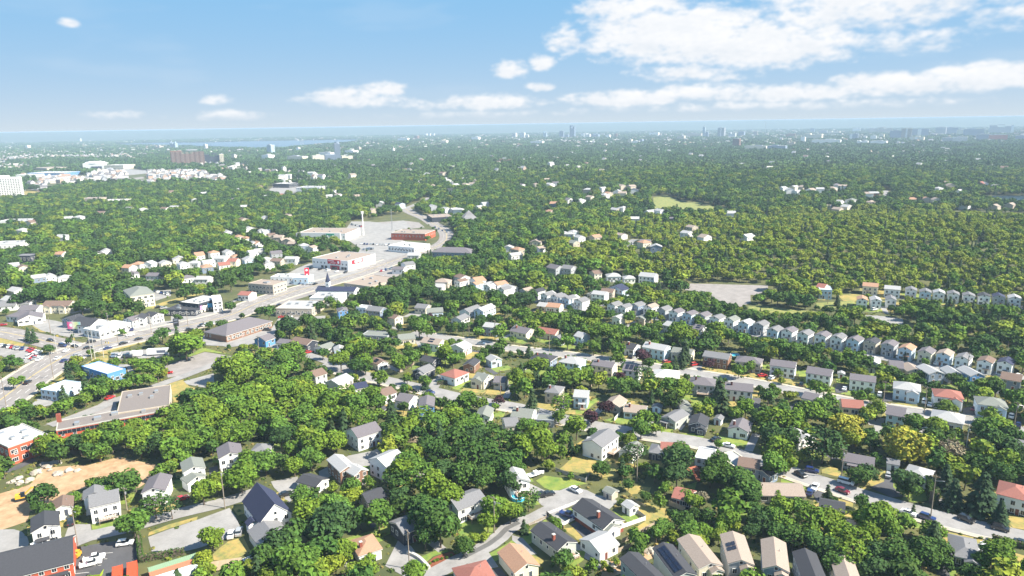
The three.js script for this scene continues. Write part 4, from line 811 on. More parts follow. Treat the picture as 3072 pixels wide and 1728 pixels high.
["pale","shop_lot",[[-253.62,-405.36],[-231.82,-404.13],[-235.87,-425.57],[-227.9,-431.85],[-215.98,-435.73],[-224.03,-453.14],[-190.57,-455.97],[-189.57,-479.87],[-180.15,-487.68],[-173.26,-467.78],[-184.25,-448.06],[-209.74,-419.61],[-226.64,-399.84],[-238.92,-390.82]]],
["dry","road_verge",[[-299.82,-429.36],[-293.18,-426.74],[-277.35,-417.11],[-273.3,-410.58],[-285.96,-415.48]]],
["dry","road_verge",[[-221.93,-323.11],[-222.14,-338.46],[-218.96,-334.0],[-218.99,-322.98]]],
["pale","blue_yard",[[-213.76,-296.79],[-215.9,-306.31],[-207.69,-304.75],[-204.81,-311.99],[-199.02,-300.81],[-207.3,-294.25]]],
["pale","shop_lot",[[-221.15,-350.44],[-214.14,-351.65],[-198.3,-350.88],[-190.09,-339.87],[-190.83,-335.54],[-196.88,-346.18]]],
["dry","grass_bank",[[-249.54,-473.06],[-242.1,-492.23],[-232.66,-509.64],[-226.48,-512.3],[-234.92,-488.81],[-242.63,-467.24]]],
["pale","apartment_lot",[[-269.28,-521.97],[-256.93,-524.3],[-247.82,-504.6],[-251.6,-490.0],[-257.5,-499.25]]],
["pale","brick_hall_lot",[[-187.98,-405.69],[-162.71,-390.43],[-155.46,-416.34],[-145.63,-415.74],[-137.68,-402.75],[-144.19,-383.76],[-157.06,-377.18],[-176.41,-389.29],[-184.45,-397.47]]],
["dry","lawn",[[-138.16,-372.61],[-131.03,-375.77],[-128.18,-366.89],[-134.68,-365.53]]],
["pale","brick_hall_lot",[[-145.63,-415.74],[-148.58,-438.46],[-119.57,-441.27],[-117.21,-429.43],[-139.08,-421.86],[-140.44,-407.01]]],
["lawn","lawn",[[-96.9,-348.95],[-86.05,-348.4],[-83.65,-342.15],[-90.39,-340.98]]],
["dry","lawn",[[-75.35,-335.81],[-68.66,-336.95],[-68.08,-331.14],[-72.78,-332.79]]],
["pale","cul_de_sac",[[-65.65,-447.11],[-55.99,-441.54],[-55.53,-432.1],[-62.76,-434.94]]],
["lawn","wood_clearing",[[-51.78,-264.3],[-45.41,-277.91],[-43.88,-275.78],[-47.05,-266.98],[-49.1,-262.41]]],
["pale","driveway",[[-29.63,-286.87],[-26.73,-293.49],[-25.34,-292.28],[-29.58,-281.46]]],
["pale","brick_lot",[[-32.96,-388.66],[-21.64,-387.98],[-17.81,-376.63],[-23.86,-376.98],[-33.66,-383.05]]],
["lawn","lawn",[[25.97,-281.31],[36.01,-295.41],[38.48,-294.14],[32.05,-283.21],[28.88,-276.97],[25.59,-277.1]]],
["lawn","lawn",[[36.72,-270.54],[41.58,-273.37],[46.76,-270.14],[45.96,-265.28],[40.32,-267.44]]],
["lawn","back_lawn",[[76.89,-292.47],[84.42,-289.86],[82.33,-282.19],[75.86,-278.18],[75.39,-284.66]]],
["lawn","lawn",[[57.39,-262.92],[62.86,-262.71],[61.42,-256.27],[56.07,-256.47]]],
["pale","driveway",[[63.64,-262.67],[71.72,-273.17],[72.68,-272.12],[65.11,-258.87]]],
["dry","lawn",[[90.75,-329.07],[101.44,-324.31],[98.85,-320.3],[90.5,-326.25]]],
["dry","lawn",[[110.55,-315.71],[116.95,-319.43],[113.79,-312.92],[110.15,-313.09]]],
["pale","driveway",[[70.84,-335.88],[77.48,-341.54],[77.81,-338.5],[73.64,-332.81]]],
["pale","driveway",[[85.84,-330.75],[92.13,-336.27],[93.31,-333.27],[89.55,-326.29]]],
["lawn","lawn",[[81.2,-358.86],[83.27,-358.74],[81.15,-349.12],[79.64,-349.2]]],
["bare","gravel_lot",[[121.5,-493.9],[129.3,-502.61],[156.06,-496.14],[180.61,-490.19],[178.51,-484.17],[167.55,-467.44],[141.57,-470.33],[120.99,-485.79]]],
["bare","gravel_lot",[[135.78,-473.79],[161.95,-470.81],[155.02,-449.61],[145.89,-441.14],[133.68,-456.52]]],
["field","grass_field",[[150.94,-441.83],[162.87,-439.59],[173.05,-433.06],[188.75,-427.31],[183.04,-422.39],[172.0,-422.22],[158.3,-426.6],[147.72,-431.91]]],
["field","grass_strip",[[195.77,-445.69],[207.81,-446.85],[221.14,-447.87],[219.31,-441.23],[204.51,-433.63],[190.36,-432.66]]],
["dry","gravel_yard",[[216.62,-462.37],[251.03,-463.56],[243.62,-450.32],[222.57,-445.46],[214.97,-448.46]]],
["pale","paved_turnaround",[[212.68,-416.85],[220.29,-415.22],[232.12,-408.18],[227.0,-398.61],[221.06,-396.1],[218.92,-403.13]]],
["asphalt","driveway",[[143.5,-300.19],[148.09,-307.44],[151.27,-303.53],[147.53,-296.4],[142.27,-295.44]]],
["asphalt","driveway",[[162.83,-294.53],[166.24,-294.38],[161.55,-285.41],[156.85,-284.5]]],
["asphalt","driveway",[[185.69,-275.74],[190.04,-278.74],[191.96,-276.53],[186.44,-268.52],[182.57,-270.7]]],
["dry","lawn",[[160.27,-282.16],[163.88,-284.2],[169.17,-278.54],[166.06,-274.46]]],
["dry","lawn",[[128.05,-309.66],[131.19,-309.51],[128.3,-303.34],[126.13,-304.68]]],
["lawn","lawn",[[150.72,-316.45],[154.06,-317.63],[156.82,-313.5],[152.85,-305.96],[148.2,-308.71]]],
["lawn","lawn",[[135.89,-322.61],[140.17,-323.79],[137.91,-317.07],[133.73,-315.93]]],
["lawn","lawn",[[174.88,-311.33],[179.26,-313.09],[177.34,-308.63],[173.13,-307.55]]],
["pale","house_drives",[[192.08,-332.6],[198.88,-335.19],[211.81,-327.25],[217.93,-317.23],[212.66,-314.8],[205.88,-320.55],[199.01,-325.06],[186.77,-320.11]]],
["dry","lawn",[[224.13,-321.03],[230.99,-320.69],[228.37,-315.38],[221.61,-315.71]]],
["pale","plaza_lot",[[-187.89,-778.69],[-202.69,-903.03],[-179.36,-899.91],[-155.62,-878.68],[-137.06,-903.38],[-114.66,-847.2],[-133.69,-816.99],[-127.54,-770.7],[-110.32,-733.57],[-85.66,-716.54],[-74.87,-689.97],[-90.34,-658.91],[-104.58,-630.81],[-116.12,-596.24],[-129.06,-577.25],[-171.48,-594.31],[-172.71,-566.32],[-184.55,-545.31],[-201.09,-526.46],[-170.21,-523.83],[-137.68,-544.38],[-111.55,-571.25],[-98.83,-593.97],[-101.84,-630.4],[-123.86,-664.08],[-146.86,-689.54],[-166.41,-734.97]]],
["pale","drugstore_lot",[[-183.2,-599.82],[-178.92,-621.57],[-137.8,-594.69],[-121.98,-643.13],[-102.01,-625.67],[-118.03,-583.99],[-134.69,-558.62],[-159.6,-539.48],[-177.91,-524.5],[-188.97,-535.22]]],
["bare","store_lot",[[-128.15,-543.42],[-115.7,-571.74],[-98.83,-593.97],[-87.29,-572.14],[-94.82,-543.38],[-107.32,-527.57],[-120.6,-519.34]]],
["bare","store_lot",[[-182.22,-493.66],[-170.21,-523.83],[-149.94,-532.04],[-116.81,-518.98],[-117.91,-500.33],[-142.1,-502.41],[-159.18,-472.14],[-173.26,-467.78]]],
["dry","road_bank",[[-200.47,-1025.41],[-183.82,-1045.24],[-159.61,-1029.36],[-148.13,-1061.55],[-143.43,-1026.41],[-153.17,-995.39],[-188.37,-990.46]]],
["bare","plaza_back_lot",[[-169.9,-889.53],[-137.06,-903.38],[-114.2,-881.99],[-101.61,-836.99],[-133.69,-816.99],[-157.22,-852.89]]],
["field","hill_clearing",[[213.98,-1073.18],[238.27,-1089.14],[242.68,-1048.39],[248.58,-1018.08],[273.15,-1014.49],[265.56,-996.16],[229.94,-962.46],[194.75,-967.83]]],
["field","sports_field",[[221.08,-958.91],[248.69,-984.03],[276.37,-984.92],[289.25,-958.71],[277.37,-940.67],[239.38,-946.34]]],
["field","wood_meadow",[[105.45,-1394.36],[120.91,-1417.58],[129.32,-1361.65],[114.71,-1344.69]]],
["water","lake",[[679.72,-1041.23],[706.82,-1049.35],[751.07,-1044.42],[792.57,-1036.79],[735.76,-960.56],[698.13,-968.9],[685.93,-986.04],[678.46,-1008.25]]],
["water","lake",[[541.4,-878.23],[571.55,-881.17],[589.22,-861.49],[653.6,-850.76],[630.67,-820.33],[585.69,-821.88],[565.75,-844.13],[543.56,-865.74]]],
["water","pond",[[413.1,-1483.48],[516.03,-1687.02],[584.19,-1632.49],[524.34,-1397.28],[482.79,-1347.72],[430.6,-1375.25]]],
["water","harbour",[[-3440.98,-6111.66],[-3431.68,-6575.16],[-3109.87,-6654.27],[-2698.47,-6536.24],[-2367.97,-6806.98],[-1775.51,-6755.79],[-1446.56,-6768.17],[-1242.1,-6290.66],[-1158.05,-5210.32],[-1254.27,-4525.88],[-1299.34,-4081.26],[-1408.65,-4036.05],[-1891.83,-4572.88],[-2515.26,-5222.73],[-2842.85,-5441.64]]],
["bare","building_site",[[-933.62,-1762.23],[-928.56,-1824.98],[-798.33,-1590.95],[-800.65,-1543.59],[-848.27,-1602.47]]],
["dry","site_ground",[[-914.5,-1284.05],[-943.5,-1341.76],[-999.94,-1471.2],[-974.44,-1466.41],[-898.42,-1391.04],[-860.39,-1327.94],[-854.9,-1274.61],[-869.33,-1243.93]]],
["pale","estate_ground",[[-1049.34,-1548.61],[-1228.71,-1876.79],[-1111.56,-1879.95],[-1244.04,-2168.87],[-1185.76,-2251.84],[-1054.14,-2110.39],[-958.87,-2030.58],[-786.56,-1883.59],[-662.41,-1713.74],[-594.06,-1544.52],[-661.17,-1633.07],[-737.06,-1601.31],[-759.5,-1511.96],[-895.36,-1693.21],[-898.95,-1614.21],[-934.77,-1525.34],[-935.35,-1459.07],[-942.94,-1439.44]]],
["pale","north_plaza",[[-485.06,-1474.92],[-421.47,-1438.02],[-352.94,-1216.31],[-407.72,-1245.07],[-440.04,-1269.1]]]];
const ZONE_MAP = [
[[[-3203.34,-4484.52],[-2770.6,-4198.11],[-2288.72,-3866.11],[-1884.8,-3550.63],[-1473.16,-2881.0],[-1641.31,-2935.1],[-1859.07,-3134.63],[-1986.47,-3132.39],[-1977.09,-2810.7],[-2025.93,-2825.22]],17],
[[[-1909.89,-2687.68],[-1725.24,-2602.79],[-1551.89,-2353.05],[-1518.77,-2195.6],[-1657.57,-2328.65]],24],
[[[-1202.18,-1835.64],[-1093.35,-1839.96],[-965.96,-1629.74],[-1039.51,-1646.73],[-1087.53,-1657.74]],15],
[[[-1117.15,-1664.48],[-1038.26,-1594.93],[-915.94,-1434.48],[-947.46,-1440.26]],16],
[[[-968.55,-1532.21],[-959.01,-1681.65],[-933.62,-1762.23],[-876.19,-1634.53],[-902.01,-1541.77],[-897.03,-1462.49]],14],
[[[-1105.34,-1878.16],[-1181.03,-2103.58],[-1073.64,-2025.52],[-967.66,-1803.71],[-996.86,-1749.25]],16],
[[[-1000.21,-2001.02],[-811.9,-1932.25],[-740.87,-1766.45],[-874.25,-1745.33]],15],
[[[-847.06,-1680.62],[-683.7,-1719.81],[-630.29,-1588.36],[-772.02,-1537.44]],15],
[[[-2891.54,-4781.24],[-2216.37,-4470.82],[-1681.03,-3530.64],[-1550.36,-3075.23],[-2342.09,-4051.25]],60],
[[[-702.68,-1998.02],[-440.9,-1722.24],[-431.4,-1639.06],[-626.17,-1777.17]],40],
[[[-524.59,-1611.97],[-407.86,-1607.93],[-374.89,-1458.63],[-476.94,-1462.24]],34],
[[[-210.64,-1527.7],[-175.45,-1515.09],[-163.37,-1407.96],[-199.9,-1447.73]],26],
[[[-1074.48,-2541.01],[-871.84,-2412.9],[-672.29,-1898.35],[-747.85,-1851.51],[-1052.14,-2408.39]],40]];
const TREE_MAP = [
["d",-52.4,-184.9,5.7,12.6],
["g",-58.1,-167.1,5.0,11.4],
["d",-25.0,-187.7,5.5,12.1],
["d",-21.6,-182.6,5.4,11.8],
["w",137.1,-229.8,6.6,12.5],
["g",-25.9,-204.7,5.3,12.2],
["d",107.9,-230.1,5.9,13.0],
["d",107.4,-167.3,4.5,9.8],
["d",-65.9,-179.1,4.5,9.8],
["g",102.5,-184.0,4.6,10.5],
["d",101.3,-166.3,4.2,9.2],
["d",55.3,-220.8,5.2,11.4],
["g",-111.8,-188.1,4.4,10.0],
["g",-40.8,-191.8,4.4,10.2],
["g",-30.8,-211.2,4.8,11.1],
["g",-21.2,-201.2,4.6,10.6],
["d",-15.6,-227.1,5.1,11.3],
["d",-10.6,-232.1,5.2,11.5],
["d",-5.2,-221.1,5.0,11.1],
["d",-16.6,-215.5,4.9,10.8],
["d",-5.4,-236.5,5.3,11.7],
["g",8.0,-237.2,5.4,12.3],
["g",91.2,-226.1,5.1,11.8],
["g",84.7,-185.1,4.3,9.9],
["g",92.4,-173.4,4.1,9.3],
["c",141.8,-196.3,4.5,13.1],
["g",-90.6,-216.0,4.8,10.9],
["d",-127.7,-212.6,4.5,10.0],
["g",-71.8,-238.6,5.0,11.6],
["g",-62.8,-195.2,4.2,9.7],
["g",-54.0,-196.1,4.2,9.7],
["d",-56.4,-184.3,4.0,8.8],
["d",-29.3,-196.0,4.2,9.3],
["d",-21.6,-239.5,5.0,11.1],
["d",-10.6,-212.8,4.5,10.0],
["d",-14.6,-242.4,5.1,11.2],
["y",-59.9,-168.1,3.7,7.4],
["d",53.1,-214.0,4.6,10.0],
["d",72.9,-205.7,4.4,9.7],
["g",88.6,-168.7,3.7,8.5],
["g",127.4,-168.1,3.7,8.5],
["d",124.2,-207.2,4.4,9.7],
["d",84.8,-172.0,3.8,8.3],
["d",97.0,-169.0,3.7,8.2],
["d",170.2,-232.7,4.9,10.8],
["w",139.6,-229.1,4.9,9.2],
["g",-170.4,-355.3,7.2,15],
["g",-127.7,-321.2,6.6,15],
["g",-126.5,-245.5,4.8,11.0],
["g",-38.5,-219.5,4.3,10.0],
["g",-55.3,-170.8,3.5,8.0],
["g",-26.5,-164.5,3.4,7.7],
["g",-6.3,-195.3,3.9,9.0],
["d",-67.7,-173.3,3.5,7.7],
["d",-25.9,-182.0,3.7,8.1],
["d",-26.4,-232.8,4.6,10.0],
["d",-23.4,-218.5,4.3,9.5],
["g",2.6,-235.4,4.6,10.6],
["d",69.8,-210.9,4.2,9.2],
["g",86.6,-218.8,4.3,9.9],
["g",79.3,-192.8,3.9,8.9],
["g",107.6,-188.2,3.8,8.7],
["g",163.3,-218.3,4.3,9.9],
["d",76.9,-177.2,3.6,7.9],
["d",82.2,-174.8,3.5,7.8],
["d",84.5,-166.3,3.4,7.5],
["d",113.2,-170.8,3.5,7.6],
["d",172.6,-225.9,4.4,9.8],
["d",99.4,-163.5,3.3,7.4],
["d",93.6,-163.6,3.4,7.4],
["b",150.5,-227.3,4.5,10.3],
["g",-134.5,-320.5,6.1,14.0],
["g",-125.0,-307.4,5.9,13.5],
["g",-115.1,-286.2,5.5,12.7],
["g",-130.4,-257.5,5.0,11.5],
["g",-118.9,-269.1,5.2,12.0],
["g",-114.6,-273.8,5.3,12.2],
["g",-106.0,-266.7,5.2,11.9],
["g",-91.5,-268.0,5.2,11.9],
["g",-96.0,-263.4,5.1,11.7],
["g",-82.9,-263.0,5.1,11.7],
["g",115.0,-260.9,5.1,11.6],
["g",100.2,-252.4,4.9,11.3],
["g",173.3,-242.8,4.7,10.9],
["w",125.9,-252.2,4.9,9.3],
["g",-100.0,-208.3,4.0,9.1],
["g",-171.0,-242.4,4.4,10.1],
["g",-156.6,-245.9,4.4,10.2],
["g",-138.7,-246.1,4.4,10.2],
["g",-119.2,-242.2,4.4,10.0],
["g",-115.7,-246.9,4.4,10.2],
["d",-161.2,-245.3,4.4,9.7],
["d",-151.8,-209.1,3.8,8.4],
["d",-111.5,-200.2,3.7,8.1],
["g",-86.5,-227.5,4.1,9.5],
["g",-35.6,-225.1,4.1,9.4],
["d",-1.8,-212.0,3.9,8.5],
["d",-36.0,-209.2,3.8,8.4],
["y",-52.3,-167.8,3.2,6.3],
["g",10.7,-233.8,4.2,9.7],
["d",58.0,-229.2,4.2,9.1],
["d",68.1,-221.0,4.0,8.9],
["d",73.0,-201.1,3.7,8.1],
["g",84.6,-193.3,3.6,8.2],
["g",90.7,-186.7,3.5,8.0],
["g",92.4,-168.7,3.2,7.3],
["g",106.3,-182.2,3.4,7.8],
["d",94.4,-240.3,4.3,9.5],
["d",74.3,-179.7,3.4,7.4],
["d",103.3,-173.3,3.3,7.2],
["d",178.7,-237.3,4.3,9.4],
["d",157.8,-211.4,3.9,8.5],
["d",164.7,-214.4,3.9,8.6],
["c",115.3,-176.2,3.3,9.6],
["w",134.5,-229.0,4.2,7.9],
["w",139.3,-238.1,4.3,8.2],
["g",-122.3,-315.1,5.5,12.8],
["g",-127.7,-285.9,5.1,11.7],
["g",-125.6,-291.3,5.2,11.9],
["g",-128.5,-277.6,4.9,11.4],
["g",-107.4,-298.5,5.3,12.1],
["g",-98.3,-290.2,5.1,11.8],
["g",-106.1,-282.9,5.0,11.6],
["g",-76.2,-278.6,5.0,11.4],
["g",-65.1,-275.0,4.9,11.3],
["g",-76.8,-264.8,4.7,10.9],
["g",-68.8,-264.5,4.7,10.9],
["g",-30.4,-254.8,4.6,10.5],
["g",106.6,-254.1,4.6,10.5],
["g",-86.9,-182.8,3.3,7.7],
["g",-150.1,-246.7,4.1,9.4],
["g",-146.5,-249.0,4.1,9.4],
["g",-109.1,-247.7,4.1,9.4],
["g",-103.7,-249.2,4.1,9.4],
["g",-92.9,-229.3,3.8,8.8],
["d",-106.5,-200.1,3.4,7.4],
["d",-129.8,-242.7,4.0,8.8],
["g",-71.2,-230.7,3.8,8.8],
["g",-66.4,-242.9,4.0,9.2],
["g",-67.7,-204.8,3.4,7.9],
["g",-58.8,-200.4,3.4,7.8],
["g",-47.3,-176.5,3.0,7.0],
["g",-39.7,-168.8,2.9,6.7],
["g",-1.6,-194.3,3.3,7.6],
["d",-87.3,-247.7,4.1,9.0],
["d",-31.7,-239.3,4.0,8.7],
["d",-36.2,-203.8,3.4,7.6],
["y",-62.9,-195.0,3.3,6.6],
["y",-53.3,-203.2,3.4,6.9],
["y",-42.6,-167.1,2.9,5.8],
["y",-49.3,-170.7,2.9,5.9],
["g",62.3,-188.1,3.2,7.4],
["d",42.1,-229.8,3.8,8.4],
["d",64.3,-214.4,3.6,7.9],
["d",73.8,-213.5,3.6,7.9],
["d",70.8,-187.4,3.2,7.0],
["g",75.9,-188.8,3.2,7.4],
["g",91.0,-182.2,3.1,7.2],
["g",92.2,-179.8,3.1,7.1],
["g",99.7,-181.5,3.1,7.1],
["g",117.8,-181.0,3.1,7.1],
["g",82.6,-181.0,3.1,7.1],
["g",78.5,-185.1,3.2,7.3],
["d",103.6,-228.5,3.8,8.4],
["d",110.8,-229.7,3.8,8.4],
["d",99.8,-241.0,4.0,8.8],
["d",124.4,-204.9,3.5,7.6],
["d",163.7,-227.9,3.8,8.3],
["d",155.3,-217.5,3.6,8.0],
["d",151.2,-236.0,3.9,8.6],
["d",91.1,-163.7,2.8,6.2],
["c",135.0,-199.2,3.4,9.8],
["w",124.9,-242.6,4.0,7.6],
["g",-172.6,-368.1,5.9,13.5],
["g",-131.4,-269.9,4.4,10.2],
["g",-124.5,-258.5,4.2,9.8],
["g",-120.1,-262.0,4.3,9.9],
["g",-110.8,-258.0,4.2,9.8],
["d",-280.1,-459.9,7.2,15],
["g",-112.2,-344.2,5.5,12.7],
["g",-75.1,-346.9,5.6,12.8],
["g",-91.3,-287.9,4.7,10.8],
["g",-85.7,-291.0,4.7,10.9],
["g",-71.9,-287.1,4.7,10.7],
["g",-60.0,-261.5,4.3,9.9],
["g",-90.0,-256.3,4.2,9.7],
["g",-76.0,-254.1,4.2,9.6],
["g",-37.2,-263.5,4.3,9.9],
["g",-23.5,-263.9,4.3,10.0],
["g",-15.2,-255.3,4.2,9.7],
["g",-19.7,-254.6,4.2,9.6],
["g",-39.6,-255.3,4.2,9.7],
["g",-19.7,-279.6,4.6,10.5],
["d",-127.3,-391.0,6.2,13.7],
["d",-117.9,-320.4,5.2,11.4],
["g",89.7,-360.6,5.8,13.3],
["g",23.7,-252.1,4.2,9.5],
["g",181.0,-247.1,4.1,9.4],
["g",152.0,-251.7,4.1,9.5],
["g",157.7,-247.1,4.1,9.4],
["g",-52.9,-210.2,3.4,7.7],
["d",4.2,-201.2,3.2,7.1],
["g",-76.3,-226.7,3.4,7.9],
["y",-86.5,-229.0,3.5,6.9],
["g",50.0,-183.0,2.8,6.5],
["d",69.2,-203.7,3.1,6.9],
["d",72.4,-193.8,3.0,6.6],
["g",92.7,-223.2,3.4,7.8],
["g",144.7,-214.6,3.3,7.5],
["d",155.3,-223.1,3.4,7.4],
["d",112.8,-213.6,3.3,7.2],
["c",138.7,-209.6,3.2,9.3],
["b",126.2,-164.1,2.6,5.9],
["g",-103.2,-256.1,3.8,8.8],
["g",-113.2,-335.7,4.9,11.3],
["g",-84.9,-334.3,4.9,11.2],
["g",-82.1,-346.1,5.0,11.6],
["g",-53.0,-389.0,5.6,12.9],
["d",-74.1,-458.8,6.6,14.5],
["d",-34.2,-453.1,6.5,14.3],
["g",48.2,-372.0,5.4,12.4],
["g",48.4,-406.2,5.9,13.5],
["g",11.7,-321.4,4.7,10.8],
["g",68.7,-293.7,4.3,10.0],
["g",73.3,-291.2,4.3,9.9],
["g",4.8,-253.9,3.8,8.7],
["g",140.2,-334.7,4.9,11.3],
["g",133.7,-341.1,5.0,11.4],
["y",145.5,-266.9,4.0,8.0],
["g",-151.0,-240.1,3.4,7.9],
["d",-120.1,-239.7,3.4,7.5],
["d",-114.4,-197.4,2.9,6.3],
["y",-85.8,-174.4,2.6,5.2],
["g",-8.3,-190.0,2.8,6.4],
["d",-14.7,-178.2,2.6,5.8],
["g",55.0,-199.2,2.9,6.7],
["g",42.6,-185.5,2.7,6.3],
["d",49.4,-188.8,2.8,6.1],
["g",53.7,-372.8,5.1,11.8],
["g",1.2,-307.1,4.3,9.9],
["g",30.2,-308.2,4.3,9.9],
["g",19.7,-275.7,3.9,9.0],
["g",68.5,-283.2,4.0,9.2],
["g",125.0,-270.5,3.8,8.8],
["g",-94.8,-218.5,3.0,6.9],
["y",-83.3,-170.2,2.4,4.8],
["y",-51.2,-207.8,2.9,5.7],
["g",40.2,-183.3,2.6,5.9],
["g",54.3,-182.9,2.6,5.9],
["d",0.0,-222.8,3.0,6.7],
["d",0.1,-196.0,2.7,6.0],
["d",29.5,-221.8,3.0,6.7],
["d",57.3,-191.0,2.7,5.8],
["d",67.8,-183.5,2.6,5.6],
["y",57.6,-181.6,2.5,5.1],
["g",134.3,-174.0,2.4,5.6],
["g",123.9,-168.1,2.4,5.5],
["d",153.8,-243.3,3.3,7.2],
["d",146.2,-242.8,3.3,7.2],
["d",116.4,-215.5,3.0,6.5],
["d",116.6,-163.1,2.3,5.1],
["c",143.1,-189.7,2.6,7.7],
["y",123.4,-240.9,3.3,6.5],
["y",123.5,-245.0,3.3,6.6],
["y",76.0,-188.1,2.6,5.2],
["y",95.8,-191.3,2.7,5.3],
["b",154.6,-227.0,3.1,7.1],
["g",-175.6,-359.1,4.7,10.8],
["g",-149.4,-261.6,3.5,8.1],
["d",-252.2,-451.4,5.8,12.8],
["d",-331.2,-477.2,6.1,13.5],
["d",-318.7,-479.1,6.2,13.6],
["d",-307.9,-484.0,6.2,13.7],
["d",-278.8,-448.2,5.8,12.7],
["g",-107.2,-340.2,4.5,10.3],
["g",-73.4,-332.7,4.4,10.1],
["g",-50.6,-337.4,4.4,10.2],
["g",-55.7,-331.8,4.4,10.1],
["g",-34.3,-342.5,4.5,10.4],
["g",-62.2,-291.6,3.9,8.9],
["g",-56.8,-280.5,3.7,8.6],
["d",-120.0,-403.0,5.2,11.5],
["d",-65.2,-466.3,6.0,13.2],
["d",-85.5,-467.9,6.0,13.3],
["d",-55.1,-465.4,6.0,13.2],
["d",-45.2,-451.8,5.8,12.8],
["d",-11.5,-451.6,5.8,12.8],
["d",-76.1,-327.0,4.3,9.5],
["d",-95.4,-463.4,6.0,13.1],
["d",-27.8,-465.7,6.0,13.2],
["g",91.0,-375.2,4.9,11.3],
["g",21.5,-396.5,5.2,11.9],
["g",21.4,-312.0,4.1,9.5],
["g",51.7,-260.4,3.5,8.1],
["g",48.1,-251.6,3.4,7.8],
["g",93.8,-270.3,3.6,8.3],
["g",111.4,-374.0,4.9,11.2],
["d",8.1,-442.7,5.7,12.6],
["d",59.8,-308.7,4.1,9.0],
["d",123.3,-341.8,4.5,9.9],
["c",88.5,-288.6,3.8,11.1],
["c",86.1,-275.7,3.7,10.7],
["g",130.3,-276.0,3.7,8.5],
["g",185.8,-259.9,3.5,8.0],
["g",164.5,-323.8,4.3,9.8],
["g",143.7,-327.7,4.3,9.9],
["d",206.3,-286.7,3.8,8.4],
["y",140.2,-264.1,3.5,7.1],
["w",132.1,-257.7,3.5,6.6],
["d",-129.6,-212.0,2.8,6.1],
["g",-81.0,-241.0,3.1,7.1],
["g",59.0,-184.6,2.4,5.6],
["d",47.4,-191.6,2.5,5.5],
["d",54.0,-193.0,2.5,5.6],
["g",-178.1,-330.0,4.1,9.4],
["g",-188.2,-298.8,3.7,8.6],
["g",-191.0,-284.5,3.6,8.2],
["g",-208.8,-285.2,3.6,8.3],
["g",-62.1,-312.7,3.9,9.0],
["g",-25.9,-273.7,3.5,8.0],
["g",-14.3,-279.4,3.5,8.1],
["g",29.1,-362.5,4.5,10.3],
["g",28.8,-403.2,4.9,11.4],
["g",6.9,-415.1,5.1,11.7],
["g",119.2,-357.5,4.4,10.2],
["d",52.9,-295.2,3.7,8.2],
["c",85.6,-338.8,4.2,12.2],
["p",63.9,-336.1,4.2,8.4],
["p",37.7,-275.6,3.5,7.0],
["p",30.9,-265.9,3.4,6.7],
["g",131.7,-291.9,3.7,8.4],
["g",18.2,-244.4,2.9,6.8],
["g",45.0,-201.1,2.5,5.7],
["g",34.7,-178.2,2.2,5.1],
["d",33.1,-175.3,2.2,4.8],
["c",70.6,-223.5,2.7,7.9],
["y",45.4,-182.4,2.3,4.5],
["y",52.3,-180.7,2.3,4.5],
["y",15.6,-166.7,2.1,4.2],
["y",63.8,-186.9,2.3,4.6],
["d",114.1,-167.4,2.1,4.6],
["y",100.0,-176.5,2.2,4.4],
["b",78.3,-193.9,2.4,5.5],
["g",-171.5,-326.5,3.8,8.8],
["g",-182.9,-307.6,3.6,8.3],
["g",-185.0,-301.7,3.6,8.2],
["g",-158.1,-264.0,3.2,7.2],
["g",-144.1,-264.4,3.2,7.3],
["d",-240.5,-446.1,5.1,11.3],
["d",-257.1,-447.2,5.1,11.3],
["d",-267.1,-447.8,5.1,11.3],
["d",-338.3,-475.4,5.4,12.0],
["g",-30.0,-338.2,4.0,9.1],
["g",-42.0,-403.0,4.7,10.7],
["g",-48.2,-385.8,4.5,10.3],
["g",-96.4,-313.8,3.7,8.5],
["g",-7.3,-379.7,4.4,10.1],
["d",-114.0,-389.2,4.5,9.9],
["d",-85.4,-371.2,4.3,9.5],
["d",-69.5,-360.2,4.2,9.2],
["d",-51.8,-407.3,4.7,10.3],
["y",-118.2,-317.7,3.7,7.5],
["y",-42.4,-258.0,3.1,6.2],
["g",68.3,-378.8,4.4,10.1],
["g",53.5,-346.0,4.0,9.3],
["g",37.1,-397.9,4.6,10.6],
["g",17.9,-266.7,3.2,7.3],
["g",47.4,-258.0,3.1,7.1],
["g",43.8,-301.3,3.6,8.2],
["g",88.7,-266.8,3.2,7.3],
["g",10.6,-255.8,3.1,7.0],
["g",115.9,-367.1,4.3,9.8],
["d",26.8,-390.3,4.5,9.9],
["d",73.0,-374.5,4.3,9.6],
["d",77.7,-365.5,4.3,9.4],
["d",103.3,-364.0,4.2,9.3],
["c",7.6,-282.3,3.4,9.7],
["g",209.8,-293.9,3.5,8.0],
["g",169.2,-310.5,3.7,8.4],
["g",157.2,-328.8,3.9,8.9],
["d",172.0,-306.2,3.6,7.9],
["d",197.4,-297.7,3.5,7.7],
["d",168.5,-322.2,3.8,8.3],
["d",149.0,-327.4,3.8,8.4],
["d",175.8,-433.3,5.0,11.0],
["d",183.6,-432.6,5.0,10.9],
["d",168.4,-438.4,5.0,11.1],
["w",123.2,-252.4,3.0,5.8],
["d",-151.4,-204.8,2.4,5.2],
["y",-121.4,-231.9,2.6,5.3],
["g",-48.3,-216.2,2.5,5.7],
["g",54.2,-204.7,2.4,5.4],
["g",20.4,-169.8,2.0,4.6],
["d",37.6,-220.6,2.5,5.5],
["g",-174.7,-315.5,3.5,8.0],
["d",-198.1,-387.4,4.2,9.3],
["g",-87.6,-407.2,4.4,10.1],
["d",-75.8,-420.7,4.5,10.0],
["g",41.6,-352.4,3.9,8.9],
["g",51.4,-335.0,3.7,8.5],
["g",105.2,-315.7,3.5,8.0],
["g",145.4,-282.6,3.1,7.2],
["g",174.4,-269.9,3.0,6.9],
